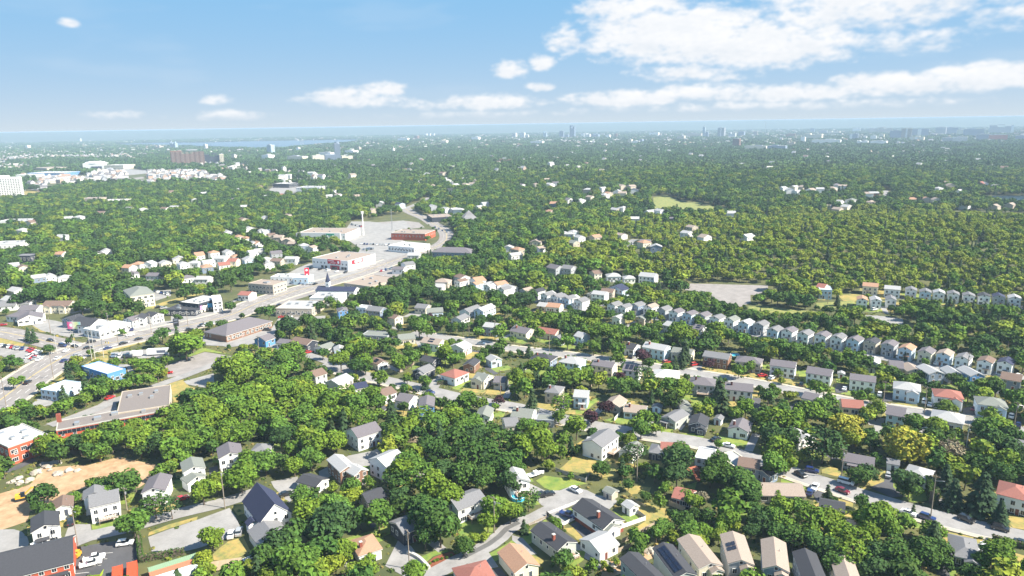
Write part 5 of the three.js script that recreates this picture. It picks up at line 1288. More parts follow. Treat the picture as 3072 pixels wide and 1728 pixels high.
["g",173.6,-311.1,3.4,7.9],
["g",165.1,-332.1,3.6,8.4],
["g",221.3,-357.0,3.9,9.0],
["g",-120.8,-229.3,2.4,5.6],
["y",-151.3,-240.1,2.5,5.1],
["g",-47.0,-246.1,2.6,6.0],
["b",-36.9,-244.9,2.6,5.9],
["g",16.6,-237.4,2.5,5.8],
["d",37.0,-212.9,2.3,5.0],
["y",11.8,-227.7,2.4,4.8],
["y",13.7,-168.9,1.9,3.7],
["c",139.7,-197.2,2.1,6.2],
["b",80.1,-192.8,2.1,4.8],
["b",97.7,-180.4,2.0,4.5],
["g",-170.4,-316.1,3.3,7.5],
["g",-179.5,-311.4,3.2,7.4],
["g",-187.1,-292.8,3.0,7.0],
["g",-194.2,-283.4,2.9,6.8],
["g",-211.8,-278.9,2.9,6.7],
["g",-161.8,-263.4,2.8,6.3],
["d",-256.4,-346.1,3.5,7.8],
["d",-251.2,-342.8,3.5,7.7],
["y",-168.9,-264.5,2.8,5.5],
["g",-100.0,-407.2,4.1,9.5],
["g",-40.5,-309.0,3.2,7.3],
["g",-5.5,-360.9,3.7,8.5],
["d",-136.3,-404.6,4.1,9.0],
["d",-81.7,-403.3,4.1,9.0],
["d",-4.9,-425.9,4.3,9.4],
["d",-63.5,-352.0,3.6,7.9],
["d",-45.7,-354.3,3.6,8.0],
["d",-14.5,-346.3,3.5,7.8],
["d",-71.7,-328.5,3.4,7.4],
["d",-89.8,-366.5,3.7,8.2],
["y",-102.5,-310.5,3.2,6.4],
["g",82.5,-409.5,4.1,9.5],
["g",69.3,-408.4,4.1,9.5],
["g",15.0,-378.9,3.8,8.8],
["g",34.9,-318.5,3.3,7.5],
["g",107.3,-393.7,4.0,9.2],
["d",93.0,-356.5,3.6,8.0],
["d",61.9,-302.8,3.1,6.9],
["d",62.0,-373.7,3.8,8.4],
["d",31.8,-382.8,3.9,8.5],
["d",1.7,-439.2,4.4,9.7],
["d",44.5,-359.2,3.7,8.1],
["d",51.8,-358.8,3.7,8.0],
["d",62.8,-289.8,3.0,6.6],
["y",54.6,-255.2,2.7,5.4],
["p",49.3,-311.2,3.2,6.4],
["g",134.6,-291.6,3.0,6.9],
["g",204.2,-293.2,3.0,7.0],
["g",215.8,-351.8,3.6,8.3],
["d",110.7,-274.8,2.9,6.3],
["d",136.6,-332.6,3.4,7.5],
["y",191.5,-265.8,2.8,5.6],
["g",-141.6,-219.0,2.3,5.2],
["g",48.4,-209.8,2.2,5.0],
["g",-185.2,-338.2,3.2,7.4],
["g",-207.6,-279.3,2.7,6.2],
["d",-198.9,-378.6,3.6,7.9],
["d",-124.6,-447.6,4.2,9.2],
["d",-76.3,-402.1,3.8,8.3],
["d",-46.3,-279.7,2.7,5.9],
["y",-12.0,-184.8,1.7,3.4],
["y",-59.9,-214.9,2.0,3.9],
["b",-82.4,-241.8,2.2,5.0],
["d",41.2,-205.9,1.9,4.2],
["d",22.9,-239.3,2.2,4.8],
["c",36.9,-224.9,2.0,5.9],
["y",46.5,-179.8,1.7,3.4],
["y",17.2,-167.4,1.6,3.2],
["w",49.0,-211.7,1.9,3.7],
["b",59.3,-205.1,1.9,4.3],
["b",10.7,-233.9,2.1,4.9],
["g",82.8,-204.3,1.9,4.3],
["d",125.8,-228.8,2.1,4.6],
["c",98.8,-205.0,1.9,5.5],
["y",101.8,-192.6,1.8,3.6],
["y",132.9,-177.9,1.7,3.3],
["g",-191.6,-343.8,3.0,6.9],
["g",-196.8,-280.6,2.5,5.8],
["g",-234.5,-316.7,2.8,6.4],
["d",-184.4,-453.1,3.9,8.6],
["c",-201.0,-300.5,2.7,7.7],
["g",-28.3,-364.2,3.2,7.3],
["g",-19.2,-386.9,3.4,7.7],
["d",-121.6,-461.5,4.0,8.7],
["d",-100.5,-379.7,3.3,7.3],
["d",-97.3,-385.1,3.4,7.4],
["d",-98.5,-352.4,3.1,6.8],
["d",-110.1,-443.1,3.8,8.4],
["d",-68.8,-430.9,3.7,8.2],
["d",-63.3,-367.1,3.2,7.0],
["y",-35.1,-323.0,2.8,5.7],
["y",-95.0,-311.4,2.8,5.5],
["p",-6.6,-287.4,2.6,5.1],
["g",3.1,-395.2,3.4,7.9],
["g",64.5,-283.7,2.5,5.8],
["g",112.8,-321.8,2.8,6.5],
["d",13.4,-468.5,4.0,8.9],
["d",81.8,-362.4,3.2,7.0],
["d",23.3,-362.3,3.2,7.0],
["d",58.7,-417.2,3.6,7.9],
["d",66.0,-329.1,2.9,6.4],
["c",11.2,-309.5,2.7,7.9],
["y",2.0,-307.0,2.7,5.4],
["y",64.7,-307.9,2.7,5.4],
["p",95.1,-327.9,2.9,5.8],
["g",180.0,-304.2,2.7,6.2],
["g",198.7,-289.1,2.6,5.9],
["d",186.9,-308.4,2.7,6.0],
["d",173.3,-271.4,2.4,5.3],
["d",176.0,-307.7,2.7,6.0],
["d",149.7,-322.2,2.8,6.2],
["d",163.3,-316.1,2.8,6.1],
["d",197.9,-304.1,2.7,5.9],
["g",-143.5,-211.7,1.8,4.1],
["y",-9.1,-185.5,1.6,3.2],
["c",2.4,-189.0,1.6,4.7],
["g",-176.6,-347.0,2.8,6.4],
["g",-203.0,-280.4,2.3,5.3],
["d",-250.9,-369.4,3.0,6.5],
["c",82.9,-331.2,2.7,7.7],
["c",186.8,-353.2,2.8,8.2],
["g",75.2,-242.9,1.8,4.2],
["y",42.5,-179.4,1.4,2.8],
["y",23.6,-171.6,1.3,2.7],
["p",44.5,-176.9,1.4,2.8],
["d",-259.5,-345.1,2.5,5.5],
["c",-273.9,-392.3,2.8,8.2],
["y",-170.3,-329.3,2.4,4.8],
["g",-49.6,-315.1,2.3,5.3],
["d",-68.2,-387.4,2.8,6.2],
["y",-36.8,-369.2,2.7,5.4],
["c",-40.5,-308.3,2.3,6.6],
["d",118.8,-336.8,2.5,5.4],
["c",78.6,-329.4,2.4,7.0],
["c",8.2,-351.1,2.6,7.4],
["g",123.4,-314.9,2.3,5.3],
["g",179.0,-286.8,2.1,4.9],
["g",162.1,-294.4,2.2,5.0],
["c",-280.4,-397.0,2.8,8.0],
["g",37.4,-183.5,1.3,3.0],
["d",43.7,-251.7,1.7,3.7],
["y",45.6,-227.5,1.6,3.1],
["y",27.3,-173.0,1.2,2.4],
["y",24.9,-169.5,1.2,2.4],
["d",99.7,-202.7,1.4,3.1],
["g",-236.1,-324.4,2.1,4.9],
["d",-208.7,-430.2,2.8,6.1],
["y",-74.9,-320.1,2.1,4.2],
["p",-51.4,-424.2,2.8,5.5],
["g",18.9,-221.5,1.3,3.1],
["y",43.6,-227.9,1.4,2.8],
["c",121.2,-196.3,1.2,3.5],
["c",130.7,-200.7,1.2,3.6],
["g",-223.5,-443.3,2.6,5.9],
["y",-50.7,-322.3,1.9,3.8],
["y",89.2,-413.0,2.4,4.8],
["g",115.4,-299.2,1.8,4.1],
["g",151.6,-283.8,1.7,3.9],
["g",199.4,-328.0,1.9,4.4],
["c",206.1,-437.9,2.5,7.3],
["c",234.3,-416.2,2.4,7.0],
["y",165.9,-298.2,1.8,3.5],
["y",122.6,-307.6,1.8,3.6],
["y",29.0,-171.6,0.9,1.9],
["g",-229.2,-403.3,2.0,4.7],
["d",-251.4,-387.7,2.0,4.3],
["c",194.4,-336.4,1.7,5.0],
["c",110.0,-285.1,1.5,4.3],
["y",162.6,-297.8,1.5,3.1],
["y",33.9,-172.1,0.8,1.6]];
const POLE_MAP = [
[-92.55,-206.13,14.0,"wooden pole at the church street bend"],
[-126.81,-184.97,14.0,"wooden pole at the dark parking lot corner"],
[-123.77,-206.17,8.0,"short wooden pole beside the white two-storey house"],
[-29.2,-172.69,12.0,"wooden pole by the curved white wall"],
[-6.34,-189.5,12.0,"wooden pole below the raised bungalow"],
[40.97,-219.25,14.0,"wooden pole behind the brown lawn"],
[109.63,-219.04,11.0,"wooden pole before the grey bungalow"],
[124.46,-192.7,15.0,"wooden pole beside the navy car"],
[163.43,-238.05,10.0,"pale pole under the bare tree"],
[-224.78,-330.75,14.0,"wooden pole on the main road shoulder"],
[-223.64,-295.5,14.0,"wooden pole at lower main road edge"],
[-222.8,-360.07,16.0,"left pole of the tall junction pair"],
[-218.91,-356.64,18.0,"right pole of the tall junction pair"],
[-248.22,-371.43,14.0,"signal pole west of the junction"],
[-218.18,-363.13,12.0,"signal pole east of the junction"],
[-243.56,-379.99,10.0,"signal pole in the junction centre"],
[-220.51,-382.39,11.0,"street pole along the verge before the junction"],
[-276.26,-410.74,12.0,"pole on the side road verge"],
[-215.33,-409.33,12.0,"pole before the white gabled shop house"],
[-178.25,-397.11,10.0,"pole at the brick hall corner"],
[-197.59,-418.88,12.0,"pole near the black modern shop"],
[-281.73,-489.21,14.0,"pole before the apartments"],
[-237.56,-404.46,14.0,"pole at the strip shop front"],
[-24.85,-390.08,12.0,"pole on the upper street bend"],
[-9.96,-381.65,12.0,"pole before the slate two-storey house"],
[-5.91,-299.61,12.0,"pole by the purple tree"],
[-137.5,-369.1,9.0,"pole before the blue house"],
[19.2,-360.64,12.0,"pole at the big street maple"],
[50.28,-449.86,10.0,"pole in the row house gap"],
[167.16,-271.33,12.0,"pole before twin porch duplex"],
[191.7,-254.01,12.0,"pole near the last driveway"],
[156.71,-283.41,10.0,"pole before half black roof duplex"],
[214.21,-318.77,10.0,"pole beside the blue gable back"],
[202.22,-442.8,8.0,"pole beside the aqua block"],
[79.56,-502.26,10.0,"pole below the white hip house"],
[105.74,-493.45,10.0,"pole at the gravel lot"]];
const FENCE_MAP = [
[9.95,-199.37,21.48,-207.07,1.0,"W","white rail fence along the lane"],
[9.61,-198.81,13.99,-190.77,1.6,"D","dark board fence between two bungalows"],
[13.92,-192.66,18.44,-196.39,1.2,"W","white gate fence before the blue pickup"],
[25.35,-187.45,39.38,-195.21,1.5,"W","long white board fence below fenced lawn"],
[39.43,-195.49,37.35,-199.53,1.5,"G","grey board fence closing the fenced lawn"],
[30.54,-183.34,41.32,-191.59,1.6,"T","beige picket fence above the shrub bank"],
[27.16,-177.61,32.45,-181.07,1.5,"T","beige fence beside the white garage"],
[48.4,-203.62,52.46,-199.66,1.8,"T","beige board fence below the teal shed"],
[14.19,-227.55,23.73,-219.47,1.4,"G","grey board fence across the brown lawn"],
[23.73,-219.47,25.8,-224.64,1.4,"G","short grey fence closing the brown lawn"],
[3.93,-192.95,9.38,-197.34,1.0,"T","low fence along the lane lawn"],
[37.06,-207.02,40.75,-202.96,1.0,"T","low fence beside the playhouse shed"],
[40.6,-269.4,43.43,-274.83,1.6,"W","white fence beside the tan roof bungalow"],
[34.0,-305.14,40.5,-317.7,1.6,"T","pale board fence climbing through the back yards"],
[-55.55,-331.96,-50.23,-343.52,1.6,"T","pale board fence by charcoal bungalow"],
[-141.96,-199.72,-139.42,-201.64,1.4,"W","white fence beside the small garage"],
[134.63,-212.19,130.23,-202.3,4.5,"H","tall clipped hedge wall between two front yards"],
[138.57,-213.37,133.27,-204.02,2.2,"H","lower clipped hedge beside the tall one"],
[-105.67,-177.91,-94.41,-181.39,2.0,"H","long shaggy hedge below the paved lot"],
[-111.46,-189.36,-105.34,-178.37,2.0,"H","hedge end beside the paved lot"],
[135.95,-182.13,142.48,-177.3,1.8,"H","clipped hedge along the long street"],
[-35.73,-314.0,-29.38,-315.67,1.8,"H","clipped hedge before the pink-red roof"]];
const SPARSE_MAP = [
[[-367.29,-478.09],[-301.7,-460.67],[-281.07,-459.35],[-256.5,-462.91],[-246.4,-498.45],[-214.76,-527.59],[-205.97,-562.28],[-185.3,-579.73],[-115.36,-503.14],[-146.25,-450.44],[-154.3,-369.99],[-178.03,-351.44],[-220.64,-363.25],[-228.15,-333.01],[-230.29,-300.96],[-235.19,-295.41]],
[[-179.45,-524.63],[-175.11,-607.63],[-182.26,-777.98],[-208.7,-913.15],[-144.43,-972.97],[-97.0,-907.05],[-62.37,-782.99],[-68.79,-677.22],[-94.08,-619.82],[-96.98,-533.23],[-122.13,-509.62]]];
const SPOT_MAP = {"container1":[-107.03,-172.73],"container2":[-105.04,-173.58],"cg":[-93.97,-173.74],"co":[-93.1,-172.14],"cw":[-91.97,-170.56],"cg_r":[-89.5,-176.62],"boat":[7.16,-224.09],"pool1":[0.85,-209.05],"pool2":[113.31,-347.56],"rock":[-170.07,-233.77],"rock2":[-170.2,-225.46],"rock3":[-159.97,-232.32],"rock4":[-168.9,-238.68],"rock5":[39.43,-180.63],"rock6":[35.64,-176.91],"rock7":[28.53,-172.07],"billboard":[-261.48,-410.6],"pylon":[-159.67,-544.77],"celltower":[-163.32,-782.81],"mast":[-137.2,-817.46],"dome":[-1324.49,-2291.55],"pyramid":[-50.02,-837.84],"hiphall":[-55.9,-647.7],"steeple":[-136.58,-510.85],"brickhall1":[-161.63,-386.52],"brickhall2":[-145.54,-416.59],"apt1":[-257.35,-468.2],"apt2":[-245.05,-475.97],"trailer":[-190.31,-365.75],"bin":[-114.07,-171.41],"excavator":[-162.31,-213.75],"crane":[-1345.22,-4718.33],"crane2":[1976.57,-5636.94],"sign2":[-201.76,-412.72],"churchblack1":[-138.14,-489.21],"churchblack2":[-110.07,-483.79],"deck":[-80.98,-175.44],"stairs":[62.17,-218.73],"tarp":[-46.95,-185.71],"wallcurve":[-27.4,-176.74],"daycare":[-124.48,-180.77],"yardflag":[-51.25,-781.1]};
// ---------- helpers ----------
const used = new Map();
function numbered(n) { const k = used.get(n) || 0; used.set(n, k + 1); return k ? n + '_' + String(k).padStart(3, '0') : n; }
function tag(o, label, category, group, kind) { if (label) o.userData.label = label; if (category) o.userData.category = category; if (group) o.userData.group = group; if (kind) o.userData.kind = kind; return o; }
function shadow(o) { o.castShadow = true; o.receiveShadow = true; return o; }
function mesh(name, geo, mat, parent, kind) { const m = shadow(new THREE.Mesh(geo, mat)); m.name = parent === scene ? numbered(name) : name; parent.add(m); if (kind) m.userData.kind = kind; return m; }
function thing(name, label, category, x, y, z, turn = 0, group) { const g = new THREE.Group(); g.name = numbered(name); g.position.set(x, y, z); g.rotation.y = turn; scene.add(g); return tag(g, label, category, group); }

// geometry collector: quads and triangles with uv in metres
class Geo {
  constructor() { this.p = []; this.t = []; }
  tri(a, b, c, u = [0, 0], v = [1, 0], w = [0, 1]) { this.p.push(...a, ...b, ...c); this.t.push(...u, ...v, ...w); return this; }
  quad(a, b, c, d) {
    const L = Math.hypot(b[0] - a[0], b[1] - a[1], b[2] - a[2]), M = Math.hypot(d[0] - a[0], d[1] - a[1], d[2] - a[2]);
    this.p.push(...a, ...b, ...c, ...a, ...c, ...d); this.t.push(0, 0, L, 0, L, M, 0, 0, L, M, 0, M); return this;
  }
  hexa(v) { // v: 8 corners, bottom 0..3 then top 4..7, both counter-clockwise from above
    const [a, b, c, d, e, f, g, h] = v;
    return this.quad(d, c, b, a).quad(e, f, g, h).quad(a, b, f, e).quad(b, c, g, f).quad(c, d, h, g).quad(d, a, e, h);
  }
  box(cx, cy, cz, sx, sy, sz) {
    const x0 = cx - sx / 2, x1 = cx + sx / 2, y0 = cy - sy / 2, y1 = cy + sy / 2, z0 = cz - sz / 2, z1 = cz + sz / 2;
    return this.hexa([[x0, y0, z1], [x1, y0, z1], [x1, y0, z0], [x0, y0, z0], [x0, y1, z1], [x1, y1, z1], [x1, y1, z0], [x0, y1, z0]]);
  }
  beam(a, b, r) { // square beam between two points
    const A = new THREE.Vector3(...a), B = new THREE.Vector3(...b), d = B.clone().sub(A).normalize(), s = Math.abs(d.y) > .9 ? new THREE.Vector3(1, 0, 0) : new THREE.Vector3(0, 1, 0);
    const u = s.clone().cross(d).normalize().multiplyScalar(r), w = d.clone().cross(u).normalize().multiplyScalar(r);
    const c = (P, i, j) => [P.x + u.x * i + w.x * j, P.y + u.y * i + w.y * j, P.z + u.z * i + w.z * j];
    return this.hexa([c(A, -1, -1), c(A, 1, -1), c(A, 1, 1), c(A, -1, 1), c(B, -1, -1), c(B, 1, -1), c(B, 1, 1), c(B, -1, 1)]);
  }
  build() { const g = new THREE.BufferGeometry(); g.setAttribute('position', new THREE.Float32BufferAttribute(this.p, 3)); g.setAttribute('uv', new THREE.Float32BufferAttribute(this.t, 2)); g.computeVertexNormals(); return g; }
}
const boxGeo = (...a) => new Geo().box(...a).build();

// ---------- textures: grain only ----------
function noiseTexture(size, metres, fn, srgb = false) {
  const d = new Uint8Array(size * size * 4);
  for (let y = 0; y < size; y++) for (let x = 0; x < size; x++) { const v = fn(x / size, y / size); const o = (y * size + x) * 4; for (let c = 0; c < 3; c++) d[o + c] = Math.max(0, Math.min(255, Math.round((Array.isArray(v) ? v[c] : v) * 255))); d[o + 3] = 255; }
  const t = new THREE.DataTexture(d, size, size); t.wrapS = t.wrapT = THREE.RepeatWrapping; t.magFilter = THREE.LinearFilter; t.minFilter = THREE.LinearMipmapLinearFilter; t.generateMipmaps = true;
  if (srgb) t.colorSpace = THREE.SRGBColorSpace; t.repeat.set(1 / metres, 1 / metres); t.needsUpdate = true; return t;
}
// tileable noise: blend of shifted samples
const tile = (n, u, v, f, oct) => { const a = (x, y) => fbm(n, x * f, y * f, oct); return a(u, v) * (1 - u) * (1 - v) + a(u - 1, v) * u * (1 - v) + a(u, v - 1) * (1 - u) * v + a(u - 1, v - 1) * u * v; };
const rg = rngOf(5);
const texRoof = noiseTexture(256, 7, (u, v) => .80 + .22 * tile(noiseA, u, v, 9, 4) + (rg() - .5) * .16);
const texWall = noiseTexture(256, 9, (u, v) => .93 + .10 * tile(noiseB, u, v, 5, 4) + (rg() - .5) * .05);
const texAsphalt = noiseTexture(512, 42, (u, v) => .84 + .30 * tile(noiseA, u, v, 5, 6) + .12 * tile(noiseB, u, v, 30, 2) + (rg() - .5) * .10);
const texGround = noiseTexture(1024, 130, (u, v) => { const n = tile(noiseA, u, v, 6, 6), m = tile(noiseB, u, v, 15, 5), k = (rg() - .5) * .12; return [.78 + .55 * n + .25 * m + k, .80 + .30 * n + .22 * m + k, .70 + .30 * n + k]; });
const texDirt = noiseTexture(512, 36, (u, v) => { const n = tile(noiseA, u, v, 6, 6), m = tile(noiseB, u, v, 18, 4), k = (rg() - .5) * .16; return [.82 + .42 * n + .18 * m + k, .80 + .48 * n + .2 * m + k, .74 + .55 * n + .2 * m + k]; });
const texLawn = noiseTexture(512, 28, (u, v) => { const n = tile(noiseA, u, v, 5, 6), m = tile(noiseB, u, v, 16, 4), k = (rg() - .5) * .2; return [.82 + .75 * n + .25 * m + k, .84 + .34 * n + .25 * m + k, .7 + .3 * n + k]; });
const lin = (r, g, b) => new THREE.Color().setRGB(r, g, b);
const std = (c, rough = .85, extra = {}) => new THREE.MeshStandardMaterial({ color: c, roughness: rough, ...extra });
const WALL = { W: [.83, .83, .82], C: [.70, .64, .50], G: [.36, .38, .41], B: [.50, .63, .74], D: [.035, .042, .06], T: [.47, .41, .33], R: [.50, .10, .048], U: [.10, .27, .56], K: [.21, .27, .36], N: [.23, .125, .08], E: [.42, .45, .41] };
const ROOF = { g: [.20, .20, .21], d: [.05, .052, .062], l: [.42, .42, .42], b: [.20, .135, .105], r: [.33, .13, .10], o: [.43, .25, .16], p: [.165, .15, .165], v: [.03, .038, .085], w: [.64, .63, .60], n: [.22, .235, .21], t: [.36, .29, .24], m: [.225, .195, .18] };
const wallMat = {}, roofMat = {};
for (const k in WALL) wallMat[k] = std(lin(...WALL[k]), .8, { map: texWall });
for (const k in ROOF) roofMat[k] = std(lin(...ROOF[k]), .92, { map: texRoof });
const M = {
  trim: std(lin(.80, .79, .76), .6), glass: new THREE.MeshPhysicalMaterial({ color: lin(.02, .026, .035), roughness: .08, specularIntensity: 1 }), door: std(lin(.16, .05, .04), .6), doorDark: std(lin(.06, .07, .10), .6), brick: std(lin(.30, .085, .055), .9, { map: texRoof }), wood: std(lin(.33, .22, .13), .85, { map: texRoof }), deck: std(lin(.36, .27, .20), .85, { map: texRoof }), redwood: std(lin(.36, .12, .07), .85),
  solar: new THREE.MeshPhysicalMaterial({ color: lin(.012, .016, .035), roughness: .18, specularIntensity: 1 }), metal: std(lin(.45, .46, .47), .45, { metalness: .6 }), pole: std(lin(.30, .25, .20), .9, { map: texRoof }), concrete: std(lin(.48, .47, .44), .9, { map: texAsphalt }),
  tyre: std(lin(.015, .015, .016), .9), rim: std(lin(.4, .4, .42), .4, { metalness: .7 }), lampRed: std(lin(.35, .02, .02), .4), lampWhite: std(lin(.7, .7, .68), .3),
};

// ---------- the ground ----------
{
  const rings = 150, secs = 240, pos = [], uv = [], idx = [], colr = [];
  for (let i = 0; i <= rings; i++) {
    const r = i === 0 ? 0 : 30 * Math.pow(18000 / 30, (i - 1) / (rings - 1));
    for (let j = 0; j <= secs; j++) { const a = (j / secs) * Math.PI * 2, x = r * Math.cos(a), z = r * Math.sin(a); pos.push(x, hgt(x, z), z); uv.push(x, z); const q = .5 + .5 * fbm(noiseB, x / 260, z / 260, 3); colr.push(.85 + .3 * q, .9 + .12 * q, .9); }
  }
  for (let i = 0; i < rings; i++) for (let j = 0; j < secs; j++) { const a = i * (secs + 1) + j, b = a + secs + 1; idx.push(a, b + 1, b, a, a + 1, b + 1); }
  const g = new THREE.BufferGeometry(); g.setAttribute('position', new THREE.Float32BufferAttribute(pos, 3)); g.setAttribute('uv', new THREE.Float32BufferAttribute(uv, 2)); g.setAttribute('color', new THREE.Float32BufferAttribute(colr, 3)); g.setIndex(idx); g.computeVertexNormals();
  tag(mesh('ground', g, std(lin(.105, .115, .045), 1, { map: texGround, vertexColors: true }), scene), null, null, null, 'structure');
}
// far hills on the horizon, a solid ridge of its own depth
{
  const rows = [[8600, .0], [9600, .55], [10800, .92], [12000, 1], [13500, .8], [15500, .0]], pos = [], uv = [], idx = [], n = 260;
  for (const [r, k] of rows) for (let j = 0; j <= n; j++) {
    const b = -62 + 124 * j / n, a = b * Math.PI / 180, e = Math.max(0, .5 + .5 * fbm(noiseA, b * .09 + 4, r / 3000, 4));
    const east = smooth(b, -14, 18), top = 108 + 4 * east + 5 * e;
    pos.push(r * Math.sin(a), k * top, -r * Math.cos(a)); uv.push(b * 90, r);
  }
  for (let i = 0; i < rows.length - 1; i++) for (let j = 0; j < n; j++) { const a = i * (n + 1) + j, b = a + n + 1; idx.push(a, a + 1, b + 1, a, b + 1, b); }
  const g = new THREE.BufferGeometry(); g.setAttribute('position', new THREE.Float32BufferAttribute(pos, 3)); g.setAttribute('uv', new THREE.Float32BufferAttribute(uv, 2)); g.setIndex(idx); g.computeVertexNormals();
  tag(mesh('far_hills', g, std(lin(.05, .075, .045), 1), scene), null, null, null, 'structure');
}

// ---------- occupancy map for planting ----------
const CELL = 1.5, GX0 = -900, GZ0 = -1500, GW = 1320, GH = 940; // covers x -900..1080, z -1500..-90
const occ = new Uint8Array(GW * GH), tall = new Float32Array(GW * GH).fill(16);
const cellAt = (x, z) => { const i = Math.floor((x - GX0) / CELL), j = Math.floor((z - GZ0) / CELL); return i < 0 || j < 0 || i >= GW || j >= GH ? -1 : j * GW + i; };
function fillPoly(poly, bit) {
  let x0 = 1e9, x1 = -1e9, z0 = 1e9, z1 = -1e9; for (const [x, z] of poly) { x0 = Math.min(x0, x); x1 = Math.max(x1, x); z0 = Math.min(z0, z); z1 = Math.max(z1, z); }
  if (z1 < GZ0 || x1 < GX0 || x0 > GX0 + GW * CELL) return;
  for (let z = Math.max(z0, GZ0); z <= z1 + CELL; z += CELL) for (let x = Math.max(x0, GX0); x <= Math.min(x1 + CELL, GX0 + GW * CELL); x += CELL) if (inside(poly, x, z)) { const k = cellAt(x, z); if (k >= 0) occ[k] |= bit; }
}
function inside(poly, x, z) { let c = false; for (let i = 0, j = poly.length - 1; i < poly.length; j = i++) { const [xi, zi] = poly[i], [xj, zj] = poly[j]; if ((zi > z) !== (zj > z) && x < ((xj - xi) * (z - zi)) / (zj - zi) + xi) c = !c; } return c; }
function fillDisc(x, z, r, bit) { for (let dz = -r; dz <= r; dz += CELL * .9) for (let dx = -r; dx <= r; dx += CELL * .9) if (dx * dx + dz * dz <= r * r) { const k = cellAt(x + dx, z + dz); if (k >= 0) occ[k] |= bit; } }

// ---------- roads, paths, open patches ----------
const PATCHMAT = {
  pale: std(lin(.31, .30, .29), .95, { map: texAsphalt }), asphalt: std(lin(.085, .085, .092), .93, { map: texAsphalt }), bare: std(lin(.29, .265, .25), .95, { map: texAsphalt }), dirt: std(lin(.46, .31, .19), 1, { map: texDirt }), dry: std(lin(.34, .27, .10), 1, { map: texLawn }),
  lawn: std(lin(.20, .255, .055), 1, { map: texLawn }), field: std(lin(.24, .25, .085), 1, { map: texLawn }), mulch: std(lin(.26, .085, .045), 1, { map: texDirt }), water: new THREE.MeshPhysicalMaterial({ color: lin(.03, .055, .075), roughness: .22, specularIntensity: 1 }),
};
function draped(poly, y, m = 4) { // triangulated sheet following the ground
  const s = new THREE.Shape(poly.map(([x, z]) => new THREE.Vector2(x, -z))); const g = new THREE.ShapeGeometry(s); g.rotateX(-Math.PI / 2);
  const p = g.attributes.position, uv = g.attributes.uv; for (let i = 0; i < p.count; i++) { const x = p.getX(i), z = p.getZ(i); p.setY(i, hgt(x, z) + y); uv.setXY(i, x, z); }
  g.computeVertexNormals(); return g;
}
function relax(poly, seed) { // organic outline: subdivide and jitter a little
  const r = rngOf(seed), out = []; for (let i = 0; i < poly.length; i++) { const a = poly[i], b = poly[(i + 1) % poly.length], L = Math.hypot(b[0] - a[0], b[1] - a[1]), n = Math.min(12, Math.max(1, Math.round(L / 4))); for (let k = 0; k < n; k++) { const t = k / n, j = k ? .5 : 0; out.push([a[0] + (b[0] - a[0]) * t + (r() - .5) * j, a[1] + (b[1] - a[1]) * t + (r() - .5) * j]); } } return out;
}
const LAYER = { dry: .03, lawn: .05, field: .03, dirt: .03, pale: .08, bare: .07, asphalt: .10, mulch: .12, water: .35 };
PATCH_MAP.forEach(([kind, name, poly], i) => {
  const far = Math.hypot(...poly[0]) > 700, soft = ['dry', 'lawn', 'field', 'dirt'].includes(kind);
  const P = soft && !far ? relax(poly, 300 + i) : poly;
  tag(mesh(name, draped(P, LAYER[kind] + i * .0006), PATCHMAT[kind], scene), null, null, null, 'structure');
  fillPoly(poly, 1);
});
const roadMat = std(lin(.30, .29, .283), .95, { map: texAsphalt }), mainMat = std(lin(.275, .252, .238), .95, { map: texAsphalt }), patchMat = std(lin(.13, .128, .125), .95, { map: texAsphalt }), walkMat = std(lin(.50, .44, .35), .95, { map: texAsphalt }), kerbMat = std(lin(.46, .44, .40), .9), paint = std(lin(.72, .71, .68), .8), paintY = std(lin(.62, .46, .10), .8);
function curveOf(pl) { return new THREE.CatmullRomCurve3(pl.map(([x, z]) => new THREE.Vector3(x, 0, z)), false, 'centripetal'); }
function ribbon(pts, off0, off1, y0, y1 = y0, lift) {
  const g = new Geo(), at = (i, o, y) => { const a = pts[Math.max(0, i - 1)], b = pts[Math.min(pts.length - 1, i + 1)]; let dx = b.x - a.x, dz = b.z - a.z; const L = Math.hypot(dx, dz); dx /= L; dz /= L; const x = pts[i].x - dz * o, z = pts[i].z + dx * o; return [x, hgt(x, z) + y, z]; };
  for (let i = 0; i < pts.length - 1; i++) { const a = at(i, off0, y0), b = at(i, off1, y1), c = at(i + 1, off1, y1), d = at(i + 1, off0, y0); g.quad(a, b, c, d); }
  const geo = g.build(), p = geo.attributes.position, uv = geo.attributes.uv, n = geo.attributes.normal; for (let i = 0; i < p.count; i++) { uv.setXY(i, p.getX(i), p.getZ(i)); } return geo;
}
function strip(pts, off, half, y, h) { return mergeGeometries([ribbon(pts, off - half, off + half, y + h), ribbon(pts, off + half, off + half, y + h, y - .05), ribbon(pts, off - half, off - half, y - .05, y + h)]); }
